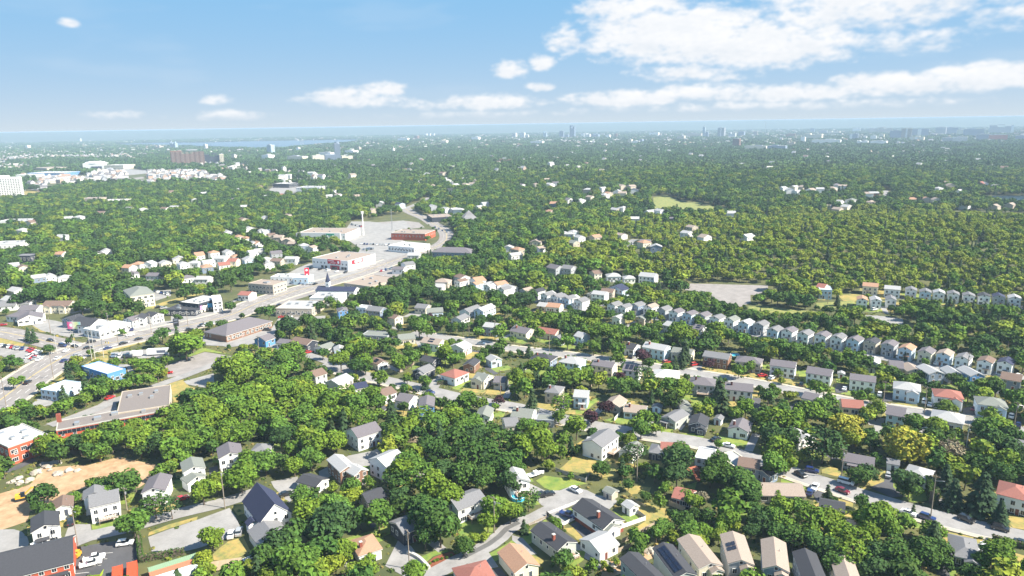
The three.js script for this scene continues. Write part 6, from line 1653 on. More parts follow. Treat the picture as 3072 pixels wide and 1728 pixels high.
ROAD_MAP.forEach(([name, w, pl], ri) => {
  const c = curveOf(pl), L = c.getLength(), n = Math.max(6, Math.round(L / 5)), pts = c.getSpacedPoints(n), main = /main|side_road|north/.test(name), y = .14 + ri * .004;
  tag(mesh('road', ribbon(pts, -w / 2, w / 2, y), main ? mainMat : roadMat, scene), null, null, null, 'structure');
  for (const p of pts) fillDisc(p.x, p.z, w / 2 + 1.2, 1);
  if (/street_long|street_upper|main_road$/.test(name)) {
    for (const s of name === 'street_long' ? [1] : [1, -1]) {
      tag(mesh('pavement', strip(pts, s * (w / 2 + 1.15), .85, .12, .14), walkMat, scene), null, null, null, 'structure');
      tag(mesh('kerb', strip(pts, s * (w / 2 + .16), .12, .12, .155), kerbMat, scene), null, null, null, 'structure');
    }
  }
  if (main) { // lane lines
    const yl = y + .006; const lanes = w > 18 ? [-7.2, -3.6, 3.6, 7.2] : [-3.6, 3.6];
    const dash = new Geo(); for (const o of lanes) for (let k = 2; k < n - 2; k += 2) { const seg = pts.slice(k, k + 2); const g = ribbon([pts[k], pts[k + 1]], o - .09, o + .09, yl); dash.p.push(...g.attributes.position.array); dash.t.push(...g.attributes.uv.array); }
    tag(mesh('lane_marking', dash.build(), paint, scene), null, null, null, 'structure');
    tag(mesh('centre_line', mergeGeometries([ribbon(pts, -.28, -.12, yl), ribbon(pts, .12, .28, yl)]), paintY, scene), null, null, null, 'structure');
  }
  if (name === 'lane_near') { const r = rngOf(9); for (let k = 4; k < n - 6; k += 5) { const o = (r() - .5) * 1.5; tag(mesh('tar_patch', ribbon(pts.slice(k, k + 4 + Math.floor(r() * 3)), o - .7 - r() * .4, o + .7 + r() * .4, y + .008), patchMat, scene), null, null, null, 'structure'); } }
});
// ---------- houses ----------
const WIN = {}; // shared window shapes: white frame with bars, dark pane
for (const [k, w, h, bars] of [['s', .8, .9, 0], ['m', 1.05, 1.35, 1], ['l', 1.9, 1.35, 2], ['b', 2.6, 1.5, 3], ['t', .9, 1.7, 1]]) {
  const f = new Geo().box(0, h / 2 + .05, .02, w + .22, .1, .1).box(0, -h / 2 - .05, .02, w + .22, .1, .1).box(-w / 2 - .05, 0, .02, .1, h, .1).box(w / 2 + .05, 0, .02, .1, h, .1);
  for (let i = 1; i <= bars; i++) f.box(-w / 2 + (w * i) / (bars + 1), 0, .02, .05, h, .08);
  WIN[k] = { frame: f.build(), pane: boxGeo(0, 0, .005, w, h, .05), w };
}
function addWindow(parent, kind, x, y, z, turn) {
  const o = mesh('window', WIN[kind].frame, M.trim, parent); o.position.set(x, y, z); o.rotation.y = turn;
  mesh('pane', WIN[kind].pane, M.glass, o); return o;
}
const doorGeo = boxGeo(0, 1.05, .03, .95, 2.1, .08), doorFrameGeo = new Geo().box(-.55, 1.08, .03, .1, 2.25, .1).box(.55, 1.08, .03, .1, 2.25, .1).box(0, 2.17, .03, 1.0, .1, .1).build(), knobGeo = new THREE.SphereGeometry(.06, 6, 4).translate(.36, 1.0, .1);
function gableRoof(g, w, d, h, t, o, og, y0, th) { // ridge along x
  const s = d / 2, rise = s * t;
  for (const k of [1, -1]) {
    const ze = k * (s + o), ye = h - t * o + y0, yr = h + rise + y0, x0 = -w / 2 - og, x1 = w / 2 + og;
    const b = [[x0, ye - th, ze], [x1, ye - th, ze], [x1, yr - th, 0], [x0, yr - th, 0]], tp = [[x0, ye, ze], [x1, ye, ze], [x1, yr, 0], [x0, yr, 0]];
    if (k > 0) g.hexa([...b, ...tp]); else g.hexa([b[1], b[0], b[3], b[2], tp[1], tp[0], tp[3], tp[2]]);
  }
  return g;
}
function hipRoof(g, w, d, h, t, o) {
  const x = w / 2 + o, z = d / 2 + o, rise = Math.min(x, z) * t, rx = Math.max(0, x - z), rz = Math.max(0, z - x), y = h - .02, yt = y + .14;
  const A = [-x, yt, z], B = [x, yt, z], C = [x, yt, -z], D = [-x, yt, -z];
  if (rx >= rz) { const R0 = [-rx, yt + rise, 0], R1 = [rx, yt + rise, 0]; g.quad(A, B, R1, R0).quad(C, D, R0, R1).tri(B, C, R1, [0, 0], [2 * z, 0], [z, z]).tri(D, A, R0, [0, 0], [2 * z, 0], [z, z]); }
  else { const R0 = [0, yt + rise, rz], R1 = [0, yt + rise, -rz]; g.quad(B, C, R1, R0).quad(D, A, R0, R1).tri(A, B, R0, [0, 0], [2 * x, 0], [x, x]).tri(C, D, R1, [0, 0], [2 * x, 0], [x, x]); }
  for (const [p, q] of [[A, B], [B, C], [C, D], [D, A]]) g.quad([p[0], y, p[2]], [q[0], y, q[2]], q, p);
  return g.quad([-x, y, -z], [x, y, -z], [x, y, z], [-x, y, z]);
}
function wallGeo(w, d, h, roof, t) {
  const g = new Geo(), x = w / 2, z = d / 2, b = -.6;
  g.quad([-x, b, z], [x, b, z], [x, h, z], [-x, h, z]).quad([x, b, -z], [-x, b, -z], [-x, h, -z], [x, h, -z]).quad([x, b, z], [x, b, -z], [x, h, -z], [x, h, z]).quad([-x, b, -z], [-x, b, z], [-x, h, z], [-x, h, -z]);
  if (roof === 'p') { const y = h + z * t; g.tri([x, h, z], [x, h, -z], [x, y, 0], [0, 0], [d, 0], [z, y - h]).tri([-x, h, -z], [-x, h, z], [-x, y, 0], [0, 0], [d, 0], [z, y - h]); }
  else if (roof === 'f') { const y = h + x * t; g.tri([-x, h, z], [x, h, z], [0, y, z], [0, 0], [w, 0], [x, y - h]).tri([x, h, -z], [-x, h, -z], [0, y, -z], [0, 0], [w, 0], [x, y - h]); }
  else g.quad([-x, h, z], [x, h, z], [x, h, -z], [-x, h, -z]);
  return g.build();
}
const placed = []; // footprints for planting and naming
function buildBody(parent, w, d, h, roof, wall, rc, ex, detail, seed) {
  const r = rngOf(seed), E = ex ? ex.split(',') : [], steep = E.includes('steep'), t = steep ? .95 : roof === 'h' ? .42 : .36 + r() * .12, o = .38;
  const wm = wallMat[wall], rm = roofMat[rc];
  mesh('wall', wallGeo(w, d, h, roof, t), wm, parent);
  const roofG = new Geo(), trimG = new Geo();
  if (roof === 'p') { gableRoof(roofG, w, d, h, t, o, .3, .2, .2); gableRoof(trimG, w, d, h, t, o - .05, .26, -.02, .2); }
  else if (roof === 'f') { gableRoof(roofG, d, w, h, t, o, .3, .2, .2); gableRoof(trimG, d, w, h, t, o - .05, .26, -.02, .2); }
  else if (roof === 'h') { hipRoof(roofG, w, d, h, t, o); trimG.box(0, h - .13, 0, w + .66, .2, d + .66); }
  else { roofG.box(0, h + .05, 0, w - .3, .12, d - .3); trimG.box(0, h + .12, d / 2 - .1, w + .12, .5, .32).box(0, h + .12, -d / 2 + .1, w + .12, .5, .32).box(w / 2 - .1, h + .12, 0, .32, .5, d - .46).box(-w / 2 + .1, h + .12, 0, .32, .5, d - .46); }
  const turn = roof === 'f' ? Math.PI / 2 : 0;
  const rg_ = roofG.build(), tg = trimG.build(); if (turn) { rg_.rotateY(turn); tg.rotateY(turn); }
  const ro = mesh('roof', rg_, rm, parent), tr = mesh('eave_trim', tg, roof === 'F' ? (wall === 'R' ? M.concrete : wm) : M.trim, parent);
  const ridge = roof === 'p' ? h + (d / 2) * t : roof === 'f' ? h + (w / 2) * t : h + (Math.min(w, d) / 2) * t;
  if (detail < 2) {
    if (roof === 'F' && w * d > 220) for (let i = 0; i < 4; i++) mesh('roof_unit', boxGeo(0, .5, 0, 1.4 + r() * 1.2, 1, 1.2 + r()), M.metal, parent).position.set((r() - .5) * w * .7, h + .1, (r() - .5) * d * .6);
    if (detail === 1) { const n = Math.max(1, Math.round(w / 4)); for (let i = 0; i < n; i++) addWindow(parent, 'm', -w / 2 + (w * (i + .5)) / n, Math.min(h - 1.1, h * .62), d / 2 + .01, 0); const m = Math.max(1, Math.round(d / 5)); for (let i = 0; i < m; i++) addWindow(parent, 'm', w / 2 + .01, Math.min(h - 1.1, h * .62), -d / 2 + (d * (i + .5)) / m, Math.PI / 2); }
    return { t, ridge };
  }
  // windows storey by storey on the front and the two sides
  const shed = w * d < 26, floors = h > 5.9 ? [1.45, 4.15] : h > 4.5 ? [1.3, 3.75] : h > 3.5 ? [2.35] : [1.6];
  const doorX = shed ? 0 : (r() < .5 ? -1 : 1) * w * .16;
  if (roof !== 'F' || !E.includes('band')) for (const [fi, y] of floors.entries()) {
    if (y + .8 > h) continue;
    const spread = (len, cb) => { const n = Math.max(1, Math.round(len / 2.9)); for (let i = 0; i < n; i++) cb(-len / 2 + (len * (i + .5)) / n, n); };
    if (!shed) spread(w, (x) => { if (fi === 0 && Math.abs(x - doorX) < 1.2) return; addWindow(parent, fi === 0 && r() < .35 ? 'l' : 'm', x, y, d / 2 + .01, 0); });
    for (const s of [1, -1]) spread(d, (z, n) => { if (r() < .45 || (shed && s < 0)) return; addWindow(parent, r() < .4 ? 's' : 'm', s * (w / 2 + .01), y, z, s * Math.PI / 2); });
  }
  if (roof === 'f' && w > 5.5 && !shed) addWindow(parent, 's', 0, h + (w / 2) * t * .32, d / 2 + .01, 0);
  const dr = mesh('door', doorGeo, r() < .4 ? M.door : M.doorDark, parent); dr.position.set(doorX, -.02, d / 2); mesh('door_frame', doorFrameGeo, M.trim, dr); mesh('handle', knobGeo, M.metal, dr);
  if (E.includes('c')) { const c = mesh('chimney', boxGeo(0, 0, 0, .75, ridge + 1.0, .75), M.brick, parent); c.position.set(-w * .28, (ridge + 1.0) / 2, roof === 'f' ? d * .2 : d * .18); mesh('chimney_cap', boxGeo(0, 0, 0, .9, .12, .9), M.concrete, c).position.y = (ridge + 1.0) / 2 + .06; }
  if (E.includes('k') || r() < .5) { const c = mesh('vent_pipe', new THREE.CylinderGeometry(.09, .09, .8, 6), M.metal, parent); c.position.set(w * .2, ridge - .1, -d * .05); }
  if (E.includes('P')) porch(parent, doorX, d / 2, Math.min(w * .5, 3.2), h > 4 ? 2.7 : 2.4, rm);
  if (E.includes('D')) deck(parent, w * .05, d / 2, Math.min(w * .6, 5), 2.6, h > 4 ? 1.6 : .8);
  if (E.includes('G')) { const gw = Math.min(4.2, w * .5), n = E.filter((e) => e === 'G').length > 1 || w > 12 ? 2 : 1; for (let i = 0; i < n; i++) bay(parent, n === 2 ? (i ? 1 : -1) * w * .27 : w * .22, d / 2, gw, h > 5 ? h * .93 : h * .95, wm, rm); }
  if (E.includes('K')) mesh('basement_wall', boxGeo(0, .6, 0, w + .06, 1.3, d + .06), wall === 'W' && rc === 'r' ? roofMat.d : M.brick, parent);
  if (E.includes('V')) { const v = mesh('veranda', new Geo().box(0, 2.5, .9, w * .9, .16, 1.9).build(), rm, parent); v.position.z = d / 2; for (const s of [-1, -.33, .33, 1]) { const p = mesh('post', boxGeo(0, 1.2, 1.7, .12, 2.5, .12), M.trim, v); p.position.x = s * w * .42; } }
  if (E.includes('W')) { // rear wing with a crossing roof
    const wg = new Geo(), ww = 6, wd = 5.5; mesh('wing_wall', wallGeo(ww, wd, h, 'f', t).translate(-w / 2 + 1.2, 0, -d / 2 - 1), wm, parent);
    mesh('wing_roof', gableRoof(wg, wd, ww, h, t, o, .3, .22, .2).build().rotateY(Math.PI / 2).translate(-w / 2 + 1.2, 0, -d / 2 - 1), rm, parent);
  }
  if (E.includes('R')) { // row house: front pediment trim and small porch roof
    mesh('porch_roof', boxGeo(doorX, 2.75, d / 2 + .55, 2.6, .14, 1.3), rm, parent); mesh('step', boxGeo(doorX, .1, d / 2 + .7, 1.6, .5, 1.3), M.concrete, parent);
    for (const s of [-1, 1]) mesh('porch_post', boxGeo(doorX + s * 1.15, 1.3, d / 2 + 1.05, .12, 2.8, .12), M.trim, parent);
  }
  if (E.includes('S') || E.includes('s')) { // solar panels lie on the slope facing left (f) or the front (p)
    const slope = Math.atan(t), along = (roof === 'f' ? d : w) * (E.includes('S') ? .82 : .3), across = ((roof === 'f' ? w : d) / 2 / Math.cos(slope)) * .82, nx = Math.max(2, Math.floor(along / 1.75)), ny = E.includes('S') ? Math.max(2, Math.floor(across / 1.1)) : 2;
    const pg = boxGeo(0, 0, 0, 1.66, .05, 1.0), half = (roof === 'f' ? w : d) / 2;
    for (let i = 0; i < nx; i++) for (let j = 0; j < ny; j++) {
      const q = mesh('solar_panel', pg, M.solar, parent), a = -along / 2 + (along * (i + .5)) / nx, s = (across * (j + .6)) / ny, dx = s * Math.cos(slope), y = h + half * t - dx * t + .30;
      if (roof === 'f') { q.rotation.set(0, Math.PI / 2, slope, 'ZYX'); q.position.set(-dx - .1, y, a); }
      else { q.position.set(a, y, dx + .1); q.rotation.x = slope; }
    }
  }
  return { t, ridge };
}
function porch(parent, x, z, w, h, rm) {
  const dk = mesh('porch', boxGeo(0, .2, 1.0, w, .5, 2), M.deck, parent); dk.position.set(x, 0, z);
  mesh('porch_roof', boxGeo(0, h + .1, 1.0, w + .4, .16, 2.3), rm, dk); for (const s of [-1, 1]) mesh('post', boxGeo(s * (w / 2 - .15), h / 2 + .2, 1.85, .12, h - .2, .12), M.trim, dk);
}
function deck(parent, x, z, w, d, h) {
  const dk = mesh('deck', boxGeo(0, h, d / 2, w, .16, d), M.deck, parent); dk.position.set(x, 0, z);
  for (const s of [-1, 1]) mesh('post', boxGeo(s * (w / 2 - .1), h / 2, d - .12, .14, h, .14), M.deck, dk);
  mesh('railing', new Geo().box(0, h + 1, d - .06, w, .08, .08).box(0, h + .55, d - .06, w, .06, .06).box(-w / 2 + .05, h + 1, d / 2, .08, .08, d).box(w / 2 - .05, h + 1, d / 2, .08, .08, d).build(), M.trim, dk);
  for (let i = 0; i <= 6; i++) mesh('baluster', boxGeo(-w / 2 + .05 + ((w - .1) * i) / 6, h + .5, d - .06, .06, 1, .06), M.trim, dk);
  for (let i = 0; i < 4; i++) mesh('step', boxGeo(w / 2 + .6, h - .2 - (h / 4) * i, d / 2, .9, .1, .3).translate(0, 0, .3 * i), M.deck, dk);
}
function bay(parent, x, z, w, h, wm, rm) { // projecting front gable
  const b = mesh('front_bay', wallGeo(w, 2.4, h - .25, 'f', .5), wm, parent); b.position.set(x, 0, z + .3);
  mesh('bay_roof', gableRoof(new Geo(), 2.4, w, h - .25, .5, .3, .3, .2, .2).build().rotateY(Math.PI / 2), rm, b);
  mesh('bay_trim', gableRoof(new Geo(), 2.4, w, h - .25, .5, .26, .26, -.02, .2).build().rotateY(Math.PI / 2), M.trim, b);
  addWindow(b, 'l', 0, Math.min(1.7, h * .45), 1.21, 0); if (h > 5) addWindow(b, 'l', 0, h * .72, 1.21, 0);
}
function foot(x, z, th, w, d, m = 1.2) { const c = Math.cos(th), s = Math.sin(th), P = (lx, lz) => [x + lx * c + lz * s, z - lx * s + lz * c], X = w / 2 + m, Z = d / 2 + m; return [P(-X, Z), P(X, Z), P(X, -Z), P(-X, -Z)]; }
function clearView(x, z, w, h, share = .35) { // yards before a house stay open, lower growth only
  const D = Math.hypot(x, z), ux = -x / D, uz = -z / D, tan = 118 / D, half = w * .5 + 1.5;
  for (let t = 0; t < Math.min(60, 16 / tan); t += CELL * .8) for (let s = -half; s <= half; s += CELL * .8) { const k = cellAt(x + ux * t - uz * s, z + uz * t + ux * s); if (k >= 0) tall[k] = Math.min(tall[k], h * share + t * tan); }
}
let lastHouse = null; const yards = [];
HOUSE_MAP.forEach(([x, z, th, w, d, h, roof, wall, rc, ex, label], i) => {
  const D = Math.hypot(x, z), detail = D < 560 ? (roof === 'F' && w > 12 ? 1 : 2) : D < 900 ? 1 : 0;
  w = Math.max(w, label.includes('shed') ? 2.6 : 5.2);
  let root;
  if (label === '+') {
    root = new THREE.Group(); root.name = 'wing'; lastHouse.add(root);
    const L = lastHouse, dx = x - L.position.x, dz = z - L.position.z, c = Math.cos(L.rotation.y), s = Math.sin(L.rotation.y);
    root.position.set(dx * c - dz * s, hgt(x, z) - L.position.y + .004 * (i % 5), dx * s + dz * c); root.rotation.y = th - L.rotation.y;
  } else {
    const cat = /shed|playhouse/.test(label) ? 'shed' : /garage/.test(label) ? 'garage' : /church/.test(label) ? 'church' : /shop|store|supermarket|restaurant|drugstore/.test(label) ? 'shop' : /duplex/.test(label) ? 'duplex' : /school/.test(label) ? 'school' : /office|hall|block|building|warehouse/.test(label) ? 'building' : 'house';
    const nm = { shed: 'garden_shed', garage: 'garage', church: 'church', shop: 'shop_building', duplex: 'duplex_house', school: 'school_building', building: 'commercial_building', house: /row house/.test(label) ? 'row_house' : 'house' }[cat];
    root = thing(nm, label, cat, x, hgt(x, z), z, th, /row house/.test(label) ? 'row houses' : undefined); lastHouse = root;
    placed.push({ x, z, r: Math.max(w, d) / 2, label, h });
  }
  buildBody(root, w, d, h, roof, wall, rc, ex, detail, 1000 + i);
  if (/band/.test(ex)) { mesh('window_band', boxGeo(0, h - 1.1, d / 2 + .05, w - 1, 1.3, .1), M.glass, root); const n = Math.round(w / 1.6); for (let k = 0; k <= n; k++) mesh('mullion', boxGeo(-w / 2 + .5 + ((w - 1) * k) / n, h - 1.1, d / 2 + .09, .12, 1.3, .08), M.metal, root); const c = mesh('chimney', boxGeo(-w / 2 + .6, 4.2, -d / 2 + 1, 1.6, 8.6, 1.4), M.brick, root); }
  if (/Wl/.test(ex)) { for (const [len, zz, turn] of [[w, d / 2, 0], [d, w / 2, Math.PI / 2]]) { const n = Math.max(2, Math.round(len / 3.4)); for (let k = 0; k < n; k++) { const a = -len / 2 + (len * (k + .5)) / n; for (const y of h > 6.5 ? [1.8, h - 2] : [h * .45]) turn ? addWindow(root, 'l', zz + .01, y, -a, turn) : addWindow(root, 'l', a, y, zz + .01, 0); } } }
  if (/panel/.test(ex)) { const p = mesh('sign_panel', boxGeo(0, 0, .06, 4.5, 1, .1), M.trim, root); p.position.set(-w * .3, h - 1, d / 2); }
  if (/sign/.test(ex)) shopSign(root, w, d, h);
  if (/mural/.test(ex)) mural(root, w, d, h);
  if (/green/.test(ex)) { mesh('white_facade', boxGeo(0, h / 2 + .6, d / 2 + .5, w * .8, h + 1.2, 1), wallMat.W, root); const s = mesh('green_sign', boxGeo(0, 0, 0, 9, 2, .2), std(lin(.05, .33, .2), .6), root); s.position.set(w * .2, h - .6, d / 2 + 1.1); mesh('canopy_post', boxGeo(-3, -3.6, .3, .5, 6, .5), M.trim, s); mesh('canopy_post', boxGeo(3, -3.6, .3, .5, 6, .5), M.trim, s); }
  fillPoly(foot(x, z, th, w, d), 1); clearView(x, z, w, h, h > 5 ? .30 : .22);
  if (label !== '+' && D < 560 && roof !== 'F' && w < 16 && !/shed|garage/.test(label)) { // front lawn, back lawn and driveway of the plot
    const r = rngOf(8800 + i), c = Math.cos(th), s = Math.sin(th), P = (lx, lz) => [x + lx * c + lz * s, z - lx * s + lz * c], Q = (x0, x1, z0, z1) => [P(x0, z1), P(x1, z1), P(x1, z0), P(x0, z0)], side = r() < .5 ? 1 : -1, row = /row house/.test(label);
    const hit = (poly) => { let n = 0, t = 0; const [a, , q] = poly; for (let i = 0; i <= 6; i++) for (let j = 0; j <= 6; j++) { const u = i / 6, v = j / 6, X = poly[0][0] + (poly[1][0] - poly[0][0]) * u + (poly[3][0] - poly[0][0]) * v, Z = poly[0][1] + (poly[1][1] - poly[0][1]) * u + (poly[3][1] - poly[0][1]) * v, k = cellAt(X, Z); t++; if (k >= 0 && occ[k] & 1) n++; } return n / t; };
    yards.push(() => {
      const dx = side * (w / 2 + 2.1), drive = Q(dx - 1.5, dx + 1.5, -d * .3, d / 2 + (row ? 6 : 9)); if (hit(drive) < .34) { tag(mesh('driveway', draped(drive, .062 + i * .00005), PATCHMAT[r() < .3 ? 'asphalt' : 'pale'], scene), null, null, null, 'structure'); fillPoly(drive, 1); }
      const front = Q(-w / 2 - 3, w / 2 + 3, d / 2 + .3, d / 2 + (row ? 4 : 6.5)); if (hit(front) < .5) { tag(mesh('lawn', draped(relax(front, 10 + i), .041 + i * .00003), PATCHMAT[r() < .5 ? 'dry' : 'lawn'], scene), null, null, null, 'structure'); if (r() < .75) fillPoly(front, 4); }
      const back = Q(-w / 2 - 2, w / 2 + 4, -d / 2 - 7, -d / 2 - .3); if (!row && hit(back) < .4) { tag(mesh('lawn', draped(relax(back, 900 + i), .036 + i * .00003), PATCHMAT[r() < .65 ? 'lawn' : 'dry'], scene), null, null, null, 'structure'); }
    });
  }
});
for (const y of yards) y();
function signTexture(w, h, draw) { const c = document.createElement('canvas'); c.width = w; c.height = h; draw(c.getContext('2d')); const t = new THREE.CanvasTexture(c); t.colorSpace = THREE.SRGBColorSpace; return t; }
function shopSign(root, w, d, h) {
  const front = signTexture(512, 128, (g) => { g.fillStyle = '#b3122a'; g.fillRect(0, 0, 512, 128); g.fillStyle = '#fff'; g.font = 'bold 50px sans-serif'; g.fillText('SHOPPERS', 24, 58); g.font = 'bold 38px sans-serif'; g.fillText('DRUG MART', 120, 108); g.beginPath(); g.arc(445, 68, 42, 0, 7); g.fill(); });
  const s = mesh('front_sign', new THREE.BoxGeometry(13.5, 3.6, .5), [std(lin(.45, .01, .02)), std(lin(.45, .01, .02)), std(lin(.45, .01, .02)), std(lin(.45, .01, .02)), std(lin(1, 1, 1), .6, { map: front }), std(lin(.45, .01, .02))], root); s.position.set(w * .12, h - 1.3, d / 2 + .4);
  mesh('red_entrance', boxGeo(w * .14, 1.7, d / 2 + .5, 9, 3.4, 1.2), std(lin(.35, .03, .05), .5), root);
  mesh('entrance_glass', boxGeo(w * .14, 1.4, d / 2 + 1.12, 6, 2.6, .06), M.glass, root); for (const x of [-.22, -.12, .34, .42]) mesh('shop_window', boxGeo(w * x, 1.6, d / 2 + .06, 2.6, 2.2, .1), M.glass, root);
  const side = signTexture(512, 128, (g) => { g.fillStyle = '#c8283a'; g.fillRect(0, 0, 512, 128); g.fillStyle = '#fff'; g.fillRect(120, 24, 340, 80); g.fillStyle = '#c8283a'; g.font = 'bold 44px sans-serif'; g.fillText('DRUG MART', 150, 80); });
  const q = mesh('side_sign', new THREE.BoxGeometry(.4, 3.2, 14), [std(lin(1, 1, 1), .6, { map: side }), ...Array(5).fill(std(lin(.5, .03, .05)))], root); q.position.set(w / 2 + .3, h - 1.6, d * .18);
}
function mural(root, w, d, h) {
  const t = signTexture(512, 128, (g) => { g.fillStyle = '#15171c'; g.fillRect(0, 0, 512, 128); const cs = ['#b98ac0', '#d8d4c8', '#e7e2d2', '#2ea6d8', '#49b7e6', '#2f9fd0']; for (let i = 0; i < 9; i++) { g.fillStyle = cs[i % 6]; g.fillRect(10 + i * 56, 10 + (i % 3) * 8, 52, 70); } g.fillStyle = '#ddd6c6'; for (let i = 0; i < 7; i++) g.fillRect(20 + i * 70, 90, 38, 34); });
  const q = mesh('mural_panel', new THREE.BoxGeometry(.2, h * .8, d * .95), [std(lin(1, 1, 1), .7, { map: t }), ...Array(5).fill(wallMat.D)], root); q.position.set(w / 2 + .15, h * .46, 0);
}
for (const [name, w, pl] of ROAD_MAP) if (!/blue|far/.test(name) || name === 'main_road_far') { const c = curveOf(pl), n = Math.round(c.getLength() / 3); c.getSpacedPoints(n).forEach((p, k) => { if (noiseB(k * .11, name.length) < .35) clearView(p.x, p.z, 4 + w * .4, 1, .6); }); }
for (const [kind, name, poly] of PATCH_MAP) { const D = Math.hypot(...poly[0]); if (D < 330 || D > 1450 || !['water', 'field', 'bare', 'pale'].includes(kind)) continue; let x0 = 1e9, x1 = -1e9, z0 = 1e9, z1 = -1e9; for (const [x, z] of poly) { x0 = Math.min(x0, x); x1 = Math.max(x1, x); z0 = Math.min(z0, z); z1 = Math.max(z1, z); } for (let z = z0; z < z1; z += 5) for (let x = x0; x < x1; x += 5) if (inside(poly, x, z) && noiseA(x / 22, z / 22) < .5) clearView(x, z, 5, 1, 1.2); }
// houses half hidden in the woods and the townhouse streets
const townName = { c0: 'in the left woods', c1: 'around the plaza woods', c2: 'in the middle woods', c3: 'in the woods before the lake' };
TOWN_MAP.forEach(([x, z, th, w, d, h, roof, wall, rc, t], i) => {
  const D = Math.hypot(x, z), y = hgt(x, z), wn = { W: 'white', C: 'cream', T: 'tan', K: 'blue-grey', B: 'pale blue', G: 'grey', N: 'brown', D: 'dark' }[wall], rn = { l: 'pale', o: 'orange', r: 'red', b: 'brown', p: 'purple-grey', g: 'grey', n: 'green-grey', t: 'tan', d: 'black', v: 'navy', w: 'white' }[rc];
  const root = thing('house', `small ${wn} house with ${rn} roof ${townName[t]}`, 'house', x, y, z, th, `${wn} ${rn} roofed houses ${townName[t]}`);
  buildBody(root, w, d, h, roof, wall, rc, '', D < 800 ? 1 : 0, 3000 + i);
  fillPoly(foot(x, z, th, w, d, .5), 1); clearView(x, z, w, h, .2); placed.push({ x, z, r: w / 2, label: root.userData.label, h, far: true });
});
// towers and big blocks, near and far
const gridPane = std(lin(.03, .04, .055), .25);
TOWER_MAP.forEach(([x, z, th, w, d, h, wall, ex, label], i) => {
  const r = rngOf(7000 + i); if (Math.hypot(x, z) < 2800 && x < -400) th = .38; if (Math.hypot(x, z) > 2800) th = -.55 + (r() - .5) * .3; const root = thing(/tower|steeple/.test(label) ? 'tower_block' : 'distant_building', label, /tower/.test(label) ? 'tower' : 'building', x, 0, z, th), far = Math.hypot(x, z) > 3000;
  const step = /stepped|pair|row/.test(label), n = step ? 3 : 1, body = new Geo();
  for (let k = 0; k < n; k++) { const hh = n === 1 ? h : h * [1, .78, .9][k], bw = w / n; body.box(-w / 2 + bw * (k + .5), hh / 2 - 1, (k % 2) * .4, bw - .02, hh + 2, d); }
  mesh('wall', body.build(), wallMat[wall], root);
  mesh('roof', boxGeo(0, h * (n > 1 ? .74 : 1) + .35, 0, w * .94, .7, d * .94), roofMat.l, root);
  mesh('roof_plant', boxGeo((r() - .5) * w * .3, h + 1.8, 0, w * .32, 3.4, d * .5), wallMat[r() < .5 ? wall : 'G'], root);
  if (/round top/.test(label)) mesh('round_crown', new THREE.CylinderGeometry(w * .36, w * .4, 7, 18).translate(0, h + 3.5, 0), wallMat.K, root);
  if (/antenna|crown/.test(label)) mesh('antenna', new THREE.CylinderGeometry(.5, 1.1, 26, 6).translate(0, h + 13, 0), M.metal, root);
  if (/stripe/.test(label)) mesh('pale_stripe', boxGeo(0, h / 2, d / 2 + .2, w * .2, h, .5), wallMat.W, root);
  if (/steeple/.test(label)) mesh('spire', new THREE.ConeGeometry(3, 14, 4).translate(0, h + 7, 0), roofMat.l, root);
  if (ex === 'grid') { // small openings, too small to pick apart: one part
    const g = new Geo(), rows = Math.max(3, Math.floor(h / 3.1)), cols = Math.max(3, Math.floor(w / 3.6)), sc = Math.max(2, Math.floor(d / 4));
    for (let a = 0; a < rows; a++) { const y = 1.6 + a * (h - 2) / rows; for (let b = 0; b < cols; b++) g.box(-w / 2 + (w * (b + .5)) / cols, y, d / 2 + .42, (w / cols) * .5, 1.5, .1); for (const s of [1, -1]) for (let b = 0; b < sc; b++) g.box(s * (w / 2 + .02), y, -d / 2 + (d * (b + .5)) / sc, .1, 1.5, (d / sc) * .5); }
    mesh('window_grid', g.build(), gridPane, root, 'stuff');
    if (/balcon/.test(label)) { const bal = new Geo(); for (let a = 0; a < rows; a++) for (let b = 0; b < 7; b++) bal.box(-w / 2 + (w * (b + .5)) / 7, .6 + a * (h - 2) / rows, d / 2 + 1.2, (w / 7) * .62, 1.0, 1.5); mesh('balcony_rows', bal.build(), std(lin(.42, .31, .26), .9), root, 'stuff'); }
  }
  fillPoly(foot(x, z, th, w, d, 3), 1); clearView(x, z, w, h, .15);
});

